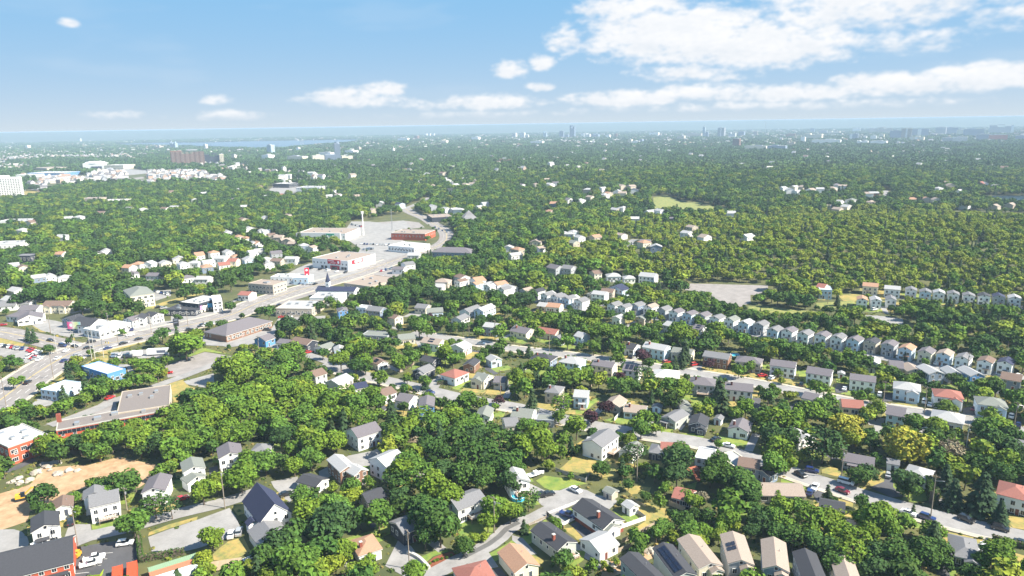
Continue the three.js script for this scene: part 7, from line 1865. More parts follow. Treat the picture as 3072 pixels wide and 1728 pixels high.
// ---------- trees ----------
// a crown: many leaf clumps on the surfaces of several lobes, unit radius, centred
function crownGeo(seed, lobes, leaves, size, flat = 1, core = true, ragged = .3) {
  const r = rngOf(seed), L = [], p = [], c = [], nn = [];
  L.push([0, .05, 0, .62]);
  for (let i = 0; i < lobes; i++) { const a = r() * 6.283, e = Math.asin(-.55 + 1.5 * r()), q = .45 + .25 * r(); L.push([Math.cos(a) * Math.cos(e) * q, Math.sin(e) * q * flat, Math.sin(a) * Math.cos(e) * q, .26 + .22 * r()]); }
  const push = (v, col) => { p.push(v[0], v[1], v[2]); c.push(...col); };
  const tot = L.reduce((s, l) => s + l[3] * l[3], 0);
  for (const [li, l] of L.entries()) {
    const n = Math.round((leaves * l[3] * l[3]) / tot), tone = .82 + .36 * r();
    for (let i = 0; i < n; i++) {
      let x = r() * 2 - 1, y = r() * 2 - 1, z = r() * 2 - 1; const q = Math.hypot(x, y, z); if (q > 1 || q < .05) { i--; continue; } x /= q; y /= q; z /= q; if (y < -.6 && r() < .7) continue;
      const rad = l[3] * (1 - ragged * .5 + ragged * r()), P = [l[0] + x * rad, l[1] + y * rad * flat, l[2] + z * rad];
      let skip = false; for (const o of L) if (o !== l && Math.hypot(P[0] - o[0], P[1] - o[1], P[2] - o[2]) < o[3] * .74) { skip = true; break; } if (skip) continue;
      // leaf clump: tilted irregular diamond
      let nx = x + (r() - .5) * 1.5, ny = y + (r() - .5) * 1.3 + .25, nz = z + (r() - .5) * 1.5; const m = Math.hypot(nx, ny, nz) || 1; nx /= m; ny /= m; nz /= m;
      const N = new THREE.Vector3(nx, ny, nz), U = new THREE.Vector3(r() - .5, r() - .5, r() - .5).cross(N).normalize(), V = N.clone().cross(U), s = size * (.6 + .8 * r()), b = tone * (.72 + .56 * r()), hue = (r() - .5) * .16, col = [b * (1 + hue), b, b * (1 - hue)];
      const A = [P[0] + U.x * s, P[1] + U.y * s, P[2] + U.z * s], B = [P[0] + V.x * s * .8 + N.x * s * .2, P[1] + V.y * s * .8 + N.y * s * .2, P[2] + V.z * s * .8 + N.z * s * .2], C = [P[0] - U.x * s * .9, P[1] - U.y * s * .9, P[2] - U.z * s * .9], D = [P[0] - V.x * s * .8 + N.x * s * .15, P[1] - V.y * s * .8 + N.y * s * .15, P[2] - V.z * s * .8 + N.z * s * .15];
      push(A, col); push(B, col); push(C, col); push(A, col); push(C, col); push(D, col);
    }
    if (core) { const ico = new THREE.IcosahedronGeometry(l[3] * .7, li ? 0 : 1), q = ico.attributes.position; for (let i = 0; i < q.count; i++) push([q.getX(i) + l[0], q.getY(i) * flat + l[1], q.getZ(i) + l[2]], [.85, .85, .85]); }
  }
  return finish(p, c);
}
function finish(p, c) { const g = new THREE.BufferGeometry(); g.setAttribute('position', new THREE.Float32BufferAttribute(p, 3)); g.setAttribute('color', new THREE.Float32BufferAttribute(c, 3)); g.computeVertexNormals(); return g; }
function coniferGeo(seed, leaves, size) { // unit: radius 1, y -1..1
  const r = rngOf(seed), p = [], c = [];
  for (let i = 0; i < leaves; i++) {
    const t = Math.pow(r(), .75), y = 1 - 2 * t, tier = .78 + .22 * Math.sin(t * 40 + r()), rad = (.04 + .96 * t) * tier * (.55 + .5 * r()), a = r() * 6.283, ca = Math.cos(a), sa = Math.sin(a), s = size * (.5 + .7 * r()), b = .7 + .6 * r();
    const x = ca * rad, z = sa * rad, o = [x + ca * s, y - s * .35, z + sa * s], l = [x - sa * s * .55, y + .02 * r(), z + ca * s * .55], q = [x + sa * s * .55, y + .03 * r(), z - ca * s * .55], k = [b, b, b];
    p.push(...o, ...l, ...q, ...l, x - ca * s * .6, y + s * .25, z - sa * s * .6, ...q); for (let j = 0; j < 6; j++) c.push(...k);
  }
  return finish(p, c);
}
function trunkGeo(seed, limbs = 4, bare = false) { // unit height 1
  const r = rngOf(seed), parts = [], limb = (a, b, r0, r1) => { const A = new THREE.Vector3(...a), B = new THREE.Vector3(...b), g = new THREE.CylinderGeometry(r1, r0, A.distanceTo(B), 6, 1, true); g.translate(0, A.distanceTo(B) / 2, 0); g.applyQuaternion(new THREE.Quaternion().setFromUnitVectors(new THREE.Vector3(0, 1, 0), B.clone().sub(A).normalize())); g.translate(...a); parts.push(g); };
  limb([0, -.03, 0], [.01, .45, .01], .028, .018); limb([.01, .44, .01], [.0, bare ? .95 : .75, .02], .018, .006);
  for (let i = 0; i < limbs; i++) { const a = r() * 6.283, y = .25 + .3 * r(), L = .14 + .16 * r(), e = [Math.cos(a) * L, y + .15 + .2 * r(), Math.sin(a) * L]; limb([0, y, 0], e, .012, .005); if (bare) for (let k = 0; k < 5; k++) limb(e, [e[0] * (1.1 + r() * .6) + (r() - .5) * .12, e[1] + .05 + r() * .25, e[2] * (1.1 + r() * .6) + (r() - .5) * .12], .006, .002); }
  return mergeGeometries(parts);
}
const leaf = (r, g, b) => new THREE.MeshPhysicalMaterial({ color: lin(r, g, b), roughness: .8, specularIntensity: .25, vertexColors: true, side: THREE.DoubleSide });
const LEAF = { g: [leaf(.090, .160, .018), leaf(.076, .146, .022), leaf(.112, .176, .018)], d: [leaf(.042, .090, .018), leaf(.050, .100, .018), leaf(.038, .078, .022)], y: [leaf(.165, .21, .020), leaf(.14, .195, .022)], w: [leaf(.27, .265, .035)], p: [leaf(.045, .020, .026)], b: [leaf(.20, .17, .11)], c: [leaf(.040, .070, .026), leaf(.032, .062, .026)] };
const BARK = std(lin(.13, .10, .075), .95);
const CROWN = { near: [0, 1, 2, 3, 4, 5].map((i) => crownGeo(40 + i, 11 + i, 1500, .105, .98)), airy: [0, 1].map((i) => crownGeo(60 + i, 15, 1100, .095, 1, false, .55)), cone: [0, 1].map((i) => coniferGeo(80 + i, 1100, .22)), mid: [0, 1, 2, 3, 4].map((i) => crownGeo(90 + i, 8, 420, .16, .95)), midCone: [coniferGeo(99, 260, .36)] };
const TRUNK = [0, 1, 2].map((i) => trunkGeo(70 + i)), BARE = [trunkGeo(75, 9, true), trunkGeo(76, 10, true)];
const kindName = { g: 'broadleaf_tree', d: 'broadleaf_tree', y: 'broadleaf_tree', w: 'willow_tree', p: 'purple_leaf_tree', b: 'bare_tree', c: 'conifer_tree' };
const kindWords = { g: ['round green tree', 'broad green tree', 'tall green tree'], d: ['dark green tree', 'broad dark green tree', 'tall dark green tree'], y: ['yellow-green leafy bush', 'yellow-green young tree', 'tall yellow-green tree'], w: ['golden willow', 'golden willow', 'golden willow'], p: ['dark purple-leaved tree', 'dark purple-leaved tree', 'dark purple-leaved tree'], b: ['sparse grey-brown tree', 'sparse grey-brown tree', 'sparse grey-brown tree'], c: ['dark conifer', 'dark conifer', 'tall dark conifer'] };
const shortName = (s) => { const w = s.split(' ').slice(0, 6); while (/^(with|of|the|in|on|at|and|by|a|beside|behind|under|below|front|from|before|its|red|grey|half|over|between|above|around|among)$/.test(w[w.length - 1].replace(',', ''))) w.pop(); return w.join(' ').replace(/,$/, ''); };
function plant(k, x, z, r, h, seed) {
  const q = rngOf(seed), y = hgt(x, z), words = kindWords[k][h < 6 ? 0 : h < 9 ? 1 : 2];
  let best = null, bd = 1e9; for (const P of placed) { if (P.far) continue; const d = Math.hypot(P.x - x, P.z - z) - P.r; if (d < bd) { bd = d; best = P; } }
  const dx = x - best.x, dz = z - best.z, rel = Math.abs(dx) > Math.abs(dz) ? (dx > 0 ? 'right of' : 'left of') : dz > 0 ? 'before' : 'behind';
  const label = `${words} ${rel} the ${shortName(best.label)}`;
  const root = thing(h < 3.2 && k !== 'c' ? 'shrub' : kindName[k], label, h < 3.2 && k !== 'c' ? 'shrub' : 'tree', x, y, z, q() * 6.28, label);
  const tr = mesh('trunk', (k === 'b' ? BARE : TRUNK)[Math.floor(q() * (k === 'b' ? 2 : 3))], BARK, root); tr.scale.set(h, h, h);
  const mat = LEAF[k][Math.floor(q() * LEAF[k].length)];
  const geo = k === 'c' ? CROWN.cone[Math.floor(q() * 2)] : k === 'b' ? CROWN.airy[1] : q() < .15 ? CROWN.airy[0] : CROWN.near[Math.floor(q() * 6)];
  const cr = mesh('crown', geo, mat, root), low = k === 'c' ? .08 : k === 'w' ? .06 : h < 5 ? .05 : .2;
  cr.scale.set(r * (1.05 + .2 * q()), (h * (1 - low)) * .53, r * (1.05 + .2 * q())); cr.position.y = h * low + (h * (1 - low)) / 2; if (k === 'b') cr.scale.multiplyScalar(.8);
  return root;
}
for (const k of ['container1', 'container2', 'cg', 'co', 'cw', 'cg_r', 'boat', 'pool1', 'pool2', 'bin', 'excavator', 'deck', 'stairs', 'tarp', 'wallcurve', 'trailer', 'billboard']) { const [x, z] = SPOT_MAP[k]; fillDisc(x, z, 6, 1); clearView(x, z, 10, 2.4, .3); }
const rest = []; // trees past the largest 300: [kind, x, z, r, h]
const INDIVIDUAL = 300;
TREE_MAP.forEach(([k, x, z, r, h], i) => { if (i < INDIVIDUAL) plant(k, x, z, r, h, 5000 + i); else rest.push([k, x, z, r, h]); fillDisc(x, z, r * .75, 2); });
const freeAt = (x, z, r) => { for (const [a, b] of [[0, 0], [r, 0], [-r, 0], [0, r], [0, -r]]) { const k = cellAt(x + a, z + b); if (k >= 0 && occ[k]) return false; } return true; };
const inLand = (x, z) => Math.abs(x) < -z * .80 + 25;
{ // gardens, street trees and woods between the houses
  const r = rngOf(31);
  const step = 4.6;
  for (let z = -118; z > -1495; z -= step * (z < -480 ? 1.6 : 1.1)) for (let x = Math.max(-895, z * .8 - 20); x < Math.min(1070, -z * .8 + 20); x += step * (z < -480 ? 1.6 : 1.1)) {
    const X = x + (r() - .5) * step, Z = z + (r() - .5) * step, k = cellAt(X, Z), u = r(), v = r(), w = r(); if (k < 0 || occ[k]) continue;
    const wood = fbm(noiseB, X / 90 + 7, Z / 90, 3), hill = Math.exp(-(((X - 430) / 260) ** 2 + ((Z + 640) / 150) ** 2) / 2), far = Z < -480;
    if (v > .1 && SPARSE_MAP.some((s) => inside(s, X, Z))) continue;
    let h = far ? 8.5 + 6 * u : 5.5 + 6 * u; if (hill > .35) h = 5.5 + 4.5 * u;
    h = Math.min(h, tall[k]); if (h < 1.2) continue;
    if (!far && v > (wood > -.1 ? .72 : .45)) continue;
    if (far && v > .93) continue;
    if (h < 3.4 && v > .22) continue;
    const R = Math.max(.8, h * (.38 + .14 * w)); if (!freeAt(X, Z, R * .55)) continue;
    const stand = fbm(noiseA, X / 55 + 3, Z / 55, 3) * 1.3; let kind = w + stand < .46 ? 'd' : w + stand < .86 ? 'g' : w < .93 ? 'y' : 'c'; if (hill > .3) kind = w + stand * .8 < .16 ? 'g' : w < .92 ? 'h' : 'c'; if (h < 2.6) kind = w < .5 ? 'g' : 'y';
    if (wood > .25 && w > .86) kind = 'c';
    rest.push([kind, X, Z, kind === 'c' ? R * .62 : R, kind === 'c' ? h * 1.2 : h]); fillDisc(X, Z, R * (far ? .55 : .7), 2);
  }
}
console.log('instanced trees', rest.length);
const woodland = new THREE.Group(); woodland.name = 'woodland'; woodland.userData = { kind: 'stuff', label: 'trees and shrubs filling the gardens and the woods' }; scene.add(woodland);
const TINT = { g: [.088, .156, .020], d: [.046, .094, .018], y: [.145, .195, .022], h: [.175, .222, .024], w: [.25, .25, .035], p: [.045, .020, .026], b: [.2, .17, .11], c: [.038, .068, .026] };
const whiteLeaf = leaf(1, 1, 1);
{
  const r = rngOf(57), buckets = CROWN.mid.map(() => []), cones = [], stems = [];
  for (const t of rest) (t[0] === 'c' ? cones : buckets[Math.floor(r() * buckets.length)]).push(t);
  const q = new THREE.Quaternion(), m = new THREE.Matrix4(), up = new THREE.Vector3(0, 1, 0), col = new THREE.Color();
  const lay = (name, geo, list, low) => {
    const im = shadow(new THREE.InstancedMesh(geo, whiteLeaf, list.length)); im.name = name; im.userData.kind = 'stuff'; woodland.add(im);
    list.forEach(([k, x, z, R, h], i) => { q.setFromAxisAngle(up, r() * 6.28); const lo = h < 5 ? .03 : low; m.compose(new THREE.Vector3(x, hgt(x, z) + h * lo + (h * (1 - lo)) / 2, z), q, new THREE.Vector3(R * (.9 + .25 * r()), (h * (1 - lo)) / 2, R * (.9 + .25 * r()))); im.setMatrixAt(i, m); const b = .8 + .4 * r(), c = TINT[k], s = (r() - .5) * .2; im.setColorAt(i, col.setRGB(c[0] * b * (1 + s), c[1] * b, c[2] * b)); });
  };
  buckets.forEach((b, i) => lay('tree_crowns', CROWN.mid[i], b, .14)); lay('conifer_crowns', CROWN.midCone[0], cones, .05);
  const near = rest.filter((t) => t[4] > 4 && t[2] > -520), im = shadow(new THREE.InstancedMesh(TRUNK[0], BARK, near.length)); im.name = 'tree_trunks'; im.userData.kind = 'stuff'; woodland.add(im);
  near.forEach(([k, x, z, R, h], i) => { q.setFromAxisAngle(up, r() * 6.28); m.compose(new THREE.Vector3(x, hgt(x, z), z), q, new THREE.Vector3(h, h * .9, h)); im.setMatrixAt(i, m); });
}
{ // weeds, low shrubs and tall grass on the open ground between the trees
  const r = rngOf(202), list = []; for (let z = -150; z > -430; z -= 2.1) for (let x = z * .78; x < -z * .78; x += 2.1) { const X = x + (r() - .5) * 2, Z = z + (r() - .5) * 2, k = cellAt(X, Z), u = r(); if (k < 0 || (occ[k] & 1) || u > .62) continue; if ((occ[k] & 4) && u > .12) continue; list.push([X, Z, .3 + .7 * r() * r(), r()]); }
  const geo = crownGeo(300, 3, 46, .42, .8, false, .6), im = shadow(new THREE.InstancedMesh(geo, whiteLeaf, list.length)); im.name = 'undergrowth'; tag(im, 'weeds and low shrubs on the open ground', null, null, 'stuff'); scene.add(im);
  const q = new THREE.Quaternion(), m = new THREE.Matrix4(), up = new THREE.Vector3(0, 1, 0), col = new THREE.Color(), pal = [[.12, .17, .03], [.19, .19, .05], [.08, .13, .03], [.26, .22, .08], [.15, .19, .03]];
  list.forEach(([x, z, s, t], i) => { q.setFromAxisAngle(up, t * 6.28); m.compose(new THREE.Vector3(x, hgt(x, z) + s * .3, z), q, new THREE.Vector3(s * 1.2, s * .75, s * 1.2)); im.setMatrixAt(i, m); const g = fbm(noiseA, x / 30, z / 30, 2), c = pal[Math.min(4, Math.max(0, Math.floor((t * .6 + .2 + g * .6) * 5)))]; im.setColorAt(i, col.setRGB(...c)); });
  console.log('undergrowth', list.length);
}
// the far wooded land: clumps of crowns, with house roofs showing between
function clumpGeo(seed, n, R, leaves, size) {
  const r = rngOf(seed), list = [], base = [0, 1, 2].map((i) => crownGeo(seed * 3 + i, 4, leaves, size, .9));
  for (let i = 0; i < n; i++) { const g = base[i % 3].clone(), a = r() * 6.28, d = R * Math.sqrt(r()), s = 4.6 + 2.8 * r(), h = 4.2 + 3.2 * r(), tone = .7 + .6 * r(), c = g.attributes.color; for (let k = 0; k < c.count; k++) c.setXYZ(k, c.getX(k) * tone, c.getY(k) * tone, c.getZ(k) * tone); g.scale(s, h, s); g.rotateY(r() * 6); g.translate(Math.cos(a) * d, h * .95, Math.sin(a) * d); list.push(g); }
  return mergeGeometries(list);
}
const farPolys = PATCH_MAP.filter(([k, n, p]) => Math.hypot(...p[0]) > 900).map((p) => p[2]);
const zonePolys = ZONE_MAP;
const hitsFar = (x, z) => { for (const p of farPolys) if (inside(p, x, z)) return true; return false; };
const hitsZone = (x, z) => { for (const [p] of zonePolys) if (inside(p, x, z)) return true; return false; };
const farHouses = [];
{
  const r = rngOf(91), geos = [0, 1, 2, 3].map((i) => clumpGeo(120 + i, 9, 14, 60, .34)), lists = geos.map(() => []), big = [0, 1].map((i) => clumpGeo(140 + i, 26, 34, 34, .45)), bigLists = big.map(() => []);
  const clearOf = (x, z, s, h) => { const D = Math.hypot(x, z); return [x, z, s, Math.max(30, Math.min(260, ((12 - .3 * h) * D) / 118))]; };
  const towers = [...TOWER_MAP.map(([x, z, th, w, d, h]) => clearOf(x, z, Math.max(w, d) * .55 + 4, h)), ...HOUSE_MAP.filter((q) => Math.hypot(q[0], q[1]) > 900).map(([x, z, th, w, d, h]) => clearOf(x, z, Math.max(w, d) * .5 + 4, h)), ...TOWN_MAP.filter((q) => Math.hypot(q[0], q[1]) > 1300).map(([x, z, th, w, d, h]) => clearOf(x, z, w * .5 + 2, h)), clearOf(SPOT_MAP.dome[0], SPOT_MAP.dome[1], 36, 16)];
  const blockedTower = (x, z, m) => { const D = Math.hypot(x, z); for (const [a, b, s, front] of towers) { const t = Math.hypot(a, b); if (D > t + s || D < t - s - front) continue; const f = D / t; if (Math.hypot(x - a * f, z - b * f) < s + m * .7) return true; } return false; };
  for (let z = -600; z > -3400; z -= 23) for (let x = z * .82; x < -z * .82; x += 23) {
    const X = x + (r() - .5) * 14, Z = z + (r() - .5) * 14, u = r(), v = r(); if (Z > -1488 && X > -890 && X < 1065) continue;
    if (hitsFar(X, Z) || blockedTower(X, Z, 12)) continue; const zone = hitsZone(X, Z), left = X < Z * -.0 - 200 && X / -Z < -.15, dense = fbm(noiseA, X / 300, Z / 300, 3);
    if (zone && u > .12) continue;
    if (!zone && v < (dense > .12 ? .16 : .05)) { farHouses.push([X, Z, 0]); if (u < .5) continue; }
    lists[Math.floor(u * 3.999)].push([X, Z, .8 + .4 * v]);
  }
  for (let z = -3400; z > -8600; z -= 48) for (let x = z * .84; x < -z * .84; x += 48) {
    const X = x + (r() - .5) * 36, Z = z + (r() - .5) * 36, u = r(), v = r(); if (hitsFar(X, Z) || blockedTower(X, Z, 30)) continue; const dense = fbm(noiseA, X / 700, Z / 700, 3);
    for (let k = 0; k < 3; k++) if (r() < (dense > .05 ? .17 : .05)) farHouses.push([X + (r() - .5) * 44, Z + (r() - .5) * 44, 1]);
    if (v < .09) continue; bigLists[Math.floor(u * 1.999)].push([X, Z, .9 + .3 * v]);
  }
  const wood = new THREE.Group(); wood.name = 'distant_woods'; wood.userData = { kind: 'stuff', label: 'wooded land stretching to the horizon' }; scene.add(wood);
  const q = new THREE.Quaternion(), m = new THREE.Matrix4(), up = new THREE.Vector3(0, 1, 0), col = new THREE.Color();
  const lay = (geo, list) => { const im = shadow(new THREE.InstancedMesh(geo, whiteLeaf, list.length)); im.name = 'tree_clumps'; im.userData.kind = 'stuff'; wood.add(im); list.forEach(([x, z, s], i) => { q.setFromAxisAngle(up, r() * 6.28); m.compose(new THREE.Vector3(x, hgt(x, z), z), q, new THREE.Vector3(s, s * (.85 + .4 * r()), s)); im.setMatrixAt(i, m); const b = (.72 + .56 * r()) * (1 + .45 * fbm(noiseB, x / 240, z / 240, 3)), hill = Math.exp(-(((x - 380) / 420) ** 2 + ((z + 1350) / 260) ** 2) / 2); im.setColorAt(i, col.setRGB((.058 + .055 * hill) * b, (.112 + .055 * hill) * b, .022 * b)); }); };
  geos.forEach((g, i) => lay(g, lists[i])); big.forEach((g, i) => lay(g, bigLists[i]));
  console.log('clumps', lists.map((l) => l.length).join(), bigLists.map((l) => l.length).join(), 'far houses', farHouses.length);
}
// dense far estates and scattered far houses
{
  const r = rngOf(133), mk = (w, d, h, roof) => { const g = new Geo(); roof === 'F' ? g.box(0, h / 2, 0, w, h, d) : 0; const walls = wallGeo(w, d, h, 'p', .5); return walls; };
  const wallsG = wallGeo(9, 8, 5, 'p', .5); wallsG.deleteAttribute('uv'); const roofG = gableRoof(new Geo(), 9, 8, 5, .5, .4, .3, .2, .25).build(); roofG.deleteAttribute('uv');
  const list = farHouses.map(([x, z, f]) => [x, z, f ? 1.35 : 1.05]);
  for (const [poly, sp] of ZONE_MAP) { let x0 = 1e9, x1 = -1e9, z0 = 1e9, z1 = -1e9; for (const [x, z] of poly) { x0 = Math.min(x0, x); x1 = Math.max(x1, x); z0 = Math.min(z0, z); z1 = Math.max(z1, z); } for (let z = z0; z < z1; z += sp * 1.7) for (let x = x0; x < x1; x += sp) { const X = x + (r() - .5) * sp * .3, Z = z + (r() - .5) * sp * .4; if (inside(poly, X, Z)) list.push([X, Z, 1.1]); } }
  const g = new THREE.Group(); g.name = 'distant_houses'; g.userData = { kind: 'stuff', label: 'distant houses scattered over the wooded land' }; scene.add(g);
  const wm = std(lin(1, 1, 1), .85), rm = std(lin(1, 1, 1), .9), W = shadow(new THREE.InstancedMesh(wallsG, wm, list.length)), R = shadow(new THREE.InstancedMesh(roofG, rm, list.length)); W.name = 'house_walls'; R.name = 'house_roofs'; W.userData.kind = R.userData.kind = 'stuff'; g.add(W, R);
  const q = new THREE.Quaternion(), m = new THREE.Matrix4(), up = new THREE.Vector3(0, 1, 0), col = new THREE.Color();
  const wc = [[.66, .65, .62], [.52, .51, .5], [.55, .5, .43], [.36, .38, .41], [.42, .32, .26], [.6, .6, .58]], rc = [[.3, .3, .31], [.4, .39, .38], [.16, .15, .16], [.3, .2, .15], [.45, .42, .38]];
  list.forEach(([x, z, s], i) => { q.setFromAxisAngle(up, [-.95, .62, -.2][i % 3] + (r() - .5) * .3); const k = s * (.85 + .35 * r()); m.compose(new THREE.Vector3(x, hgt(x, z), z), q, new THREE.Vector3(k * (.9 + .5 * r()), k * (.8 + .5 * r()) * (z < -1500 ? 1.15 + (i % 9 === 0 ? .5 : 0) : 1.05), k)); W.setMatrixAt(i, m); R.setMatrixAt(i, m); W.setColorAt(i, col.setRGB(...wc[Math.floor(r() * wc.length)])); R.setColorAt(i, col.setRGB(...rc[Math.floor(r() * rc.length)])); });
  console.log('houses far', list.length);
}
// ---------- vehicles ----------
const PAINT = { W: [.78, .78, .77], D: [.012, .013, .015], G: [.33, .34, .35], R: [.42, .015, .015], M: [.16, .015, .03], V: [.014, .03, .13], K: [.12, .17, .24] }, carPaint = {};
for (const k in PAINT) carPaint[k] = new THREE.MeshPhysicalMaterial({ color: lin(...PAINT[k]), roughness: .35, clearcoat: 1, clearcoatRoughness: .08 });
function profile(pts, width, bevel = .08) { const s = new THREE.Shape(pts.map(([x, y]) => new THREE.Vector2(x, y))), g = new THREE.ExtrudeGeometry(s, { depth: width - 2 * bevel, bevelEnabled: true, bevelThickness: bevel, bevelSize: bevel, bevelSegments: 2, steps: 1 }); g.translate(0, 0, -(width - 2 * bevel) / 2); return g; }
const CARS = {
  car: { body: [[-2.2, .32], [2.15, .32], [2.2, .62], [1.95, .82], [1.05, .92], [-1.55, .98], [-2.15, .9], [-2.25, .6]], cab: [[-1.6, .95], [-1.05, 1.36], [.25, 1.38], [1.0, .92]], roof: [-.42, 1.40, 1.5], L: 4.4 },
  suv: { body: [[-2.25, .38], [2.2, .38], [2.25, .75], [2.05, .98], [1.15, 1.06], [-2.1, 1.12], [-2.25, .8]], cab: [[-2.05, 1.1], [-1.75, 1.66], [.3, 1.68], [1.1, 1.05]], roof: [-.7, 1.70, 2.1], L: 4.5 },
  van: { body: [[-2.5, .38], [2.4, .38], [2.5, .8], [2.3, 1.05], [1.7, 1.15], [-2.45, 1.2], [-2.5, .8]], cab: [[-2.42, 1.18], [-2.3, 1.84], [.7, 1.86], [1.68, 1.14]], roof: [-.8, 1.88, 3.1], L: 4.9 },
  pickup: { body: [[-2.7, .45], [2.6, .45], [2.7, .85], [2.5, 1.08], [1.2, 1.14], [-.75, 1.14], [-.75, .78], [-2.6, .78], [-2.6, 1.14], [-2.7, 1.14]], cab: [[-.7, 1.12], [-.55, 1.76], [.65, 1.78], [1.3, 1.12]], roof: [.05, 1.80, 1.3], L: 5.3 },
};
const wheelG = new THREE.CylinderGeometry(.33, .33, .22, 14).rotateX(Math.PI / 2), rimG = new THREE.CylinderGeometry(.2, .2, .235, 10).rotateX(Math.PI / 2), lampG = boxGeo(0, 0, 0, .12, .16, .38);
for (const k in CARS) { const c = CARS[k]; c.bodyG = profile(c.body, 1.82); c.cabG = profile(c.cab, 1.6, .06); c.roofG = boxGeo(c.roof[0], c.roof[1] + .05, 0, c.roof[2], .07, 1.42); c.farG = null; }
function carAt(x, z, th, col, type, label, group, detail = true) {
  const c = CARS[type], root = thing('parked_car', label, type === 'pickup' ? 'pickup' : type === 'van' ? 'van' : 'car', x, hgt(x, z) + .22, z, th, group);
  mesh('body', c.bodyG, carPaint[col], root); mesh('window_glass', c.cabG, M.glass, root); mesh('roof_panel', c.roofG, carPaint[col], root);
  if (detail) {
    for (const sx of [-.62, .62]) for (const sz of [-1, 1]) { const w = mesh('wheel', wheelG, M.tyre, root); w.position.set(sx * c.L / 2 * 1.0, .3, sz * .82); mesh('rim', rimG, M.rim, w); }
    for (const s of [-1, 1]) { mesh('headlight', lampG, M.lampWhite, root).position.set(c.L / 2 + .02, .72, s * .62); mesh('tail_light', lampG, M.lampRed, root).position.set(-c.L / 2 - .02, .8, s * .62); }
  }
  fillDisc(x, z, 2.2, 1); return root;
}
CAR_MAP.forEach(([x, z, th, col, type, label]) => carAt(x, z, th, col, type, label));
{ const r = rngOf(17); for (const [x0, z0, x1, z1, n, th, label] of CARROW_MAP) for (let i = 0; i < n; i++) { const t = n > 1 ? i / (n - 1) : .5; carAt(x0 + (x1 - x0) * t + (r() - .5) * .6, z0 + (z1 - z0) * t + (r() - .5) * .6, th + (r() < .5 ? Math.PI : 0), 'WWDGGDRVK'[Math.floor(r() * 9)], ['car', 'suv', 'car', 'van'][Math.floor(r() * 4)], label, label, false); } }
// ---------- poles ----------
const poleG = new THREE.CylinderGeometry(.12, .17, 1, 8).translate(0, .5, 0), armG = boxGeo(0, 0, 0, 2.4, .14, .12), canG = new THREE.CylinderGeometry(.24, .24, .8, 8), insG = new THREE.CylinderGeometry(.06, .06, .22, 6);
POLE_MAP.forEach(([x, z, h, label], i) => {
  const root = thing(/signal/.test(label) ? 'signal_pole' : 'utility_pole', label, 'pole', x, hgt(x, z), z, -.95 + (i % 3) * .3), p = mesh('shaft', poleG, /pale|signal|tall/.test(label) ? M.concrete : M.pole, root); p.scale.y = h;
  mesh('crossarm', armG, M.wood, root).position.y = h - .6; for (const s of [-1.05, -.4, .4, 1.05]) mesh('insulator', insG, M.concrete, root).position.set(s, h - .42, 0);
  if (i % 2 === 0) mesh('transformer', canG, M.metal, root).position.set(.35, h - 2.0, 0);
  if (i % 3 === 1) { const a = mesh('lamp_arm', new Geo().beam([0, h - 2, 0], [1.9, h - 1.5, 0], .05).build(), M.metal, root); mesh('lamp_head', boxGeo(2.1, h - 1.5, 0, .6, .12, .22), M.metal, a); }
  if (/signal/.test(label)) { const a = mesh('mast_arm', new Geo().beam([0, h - 3, 0], [5, h - 2.6, 0], .08).build(), M.metal, root); for (const s of [3, 4.8]) mesh('signal_head', boxGeo(s, h - 3.2, 0, .35, 1, .3), std(lin(.5, .36, .03), .6), a); }
});
// ---------- fences and hedges ----------
const FENCE = { W: M.trim, D: std(lin(.06, .055, .05), .9), G: std(lin(.24, .24, .24), .9), T: std(lin(.42, .34, .25), .9), H: LEAF.d[1] };
FENCE_MAP.forEach(([x0, z0, x1, z1, h, m, label], i) => {
  const L = Math.hypot(x1 - x0, z1 - z0), th = Math.atan2(-(z1 - z0), x1 - x0), root = thing(m === 'H' ? 'hedge' : 'garden_fence', label, m === 'H' ? 'hedge' : 'fence', x0, hgt(x0, z0), z0, th);
  if (m === 'H') { const r = rngOf(900 + i), p = [], c = [], n = Math.round(L * h * 26), wd = h > 3 ? 1.6 : 1.2; for (let k = 0; k < n; k++) { const f = r(), X = r() * L; let Y = r() * h, Z = (r() - .5) * wd; if (f < .4) Y = h - r() * .25; else Z = (r() < .5 ? -1 : 1) * wd * (.5 - r() * .12); const s = .16 + .16 * r(), b = .7 + .6 * r(); for (let j = 0; j < 6; j++) { p.push(X + (r() - .5) * 2.4 * s, Math.max(0, Y + (r() - .5) * 2.4 * s), Z + (r() - .5) * 2.4 * s); c.push(b, b, b); } } mesh('foliage', finish(p, c), LEAF.d[1], root); mesh('woody_core', boxGeo(L / 2, h * .48, 0, L - .3, h * .92, wd * .7), BARK, root); }
  else { const n = Math.max(1, Math.round(L / 2.4)), s = L / n; for (let k = 0; k <= n; k++) mesh('post', boxGeo(k * s, h / 2, 0, .13, h + .15, .13), FENCE[m], root); for (let k = 0; k < n; k++) { const b = new Geo(), nb = Math.max(3, Math.round(s / (h < 1.1 ? .45 : .24))); for (let j = 0; j < nb; j++) b.box((k + (j + .5) / nb) * s, h / 2 + .04, .05 * (j % 2 ? .2 : -.2), (s / nb) * (h < 1.1 ? .35 : .86), h - .12, .03); b.box((k + .5) * s, h * .8, -.05, s - .14, .09, .05).box((k + .5) * s, h * .25, -.05, s - .14, .09, .05); mesh('panel', b.build(), FENCE[m], root); } }
});

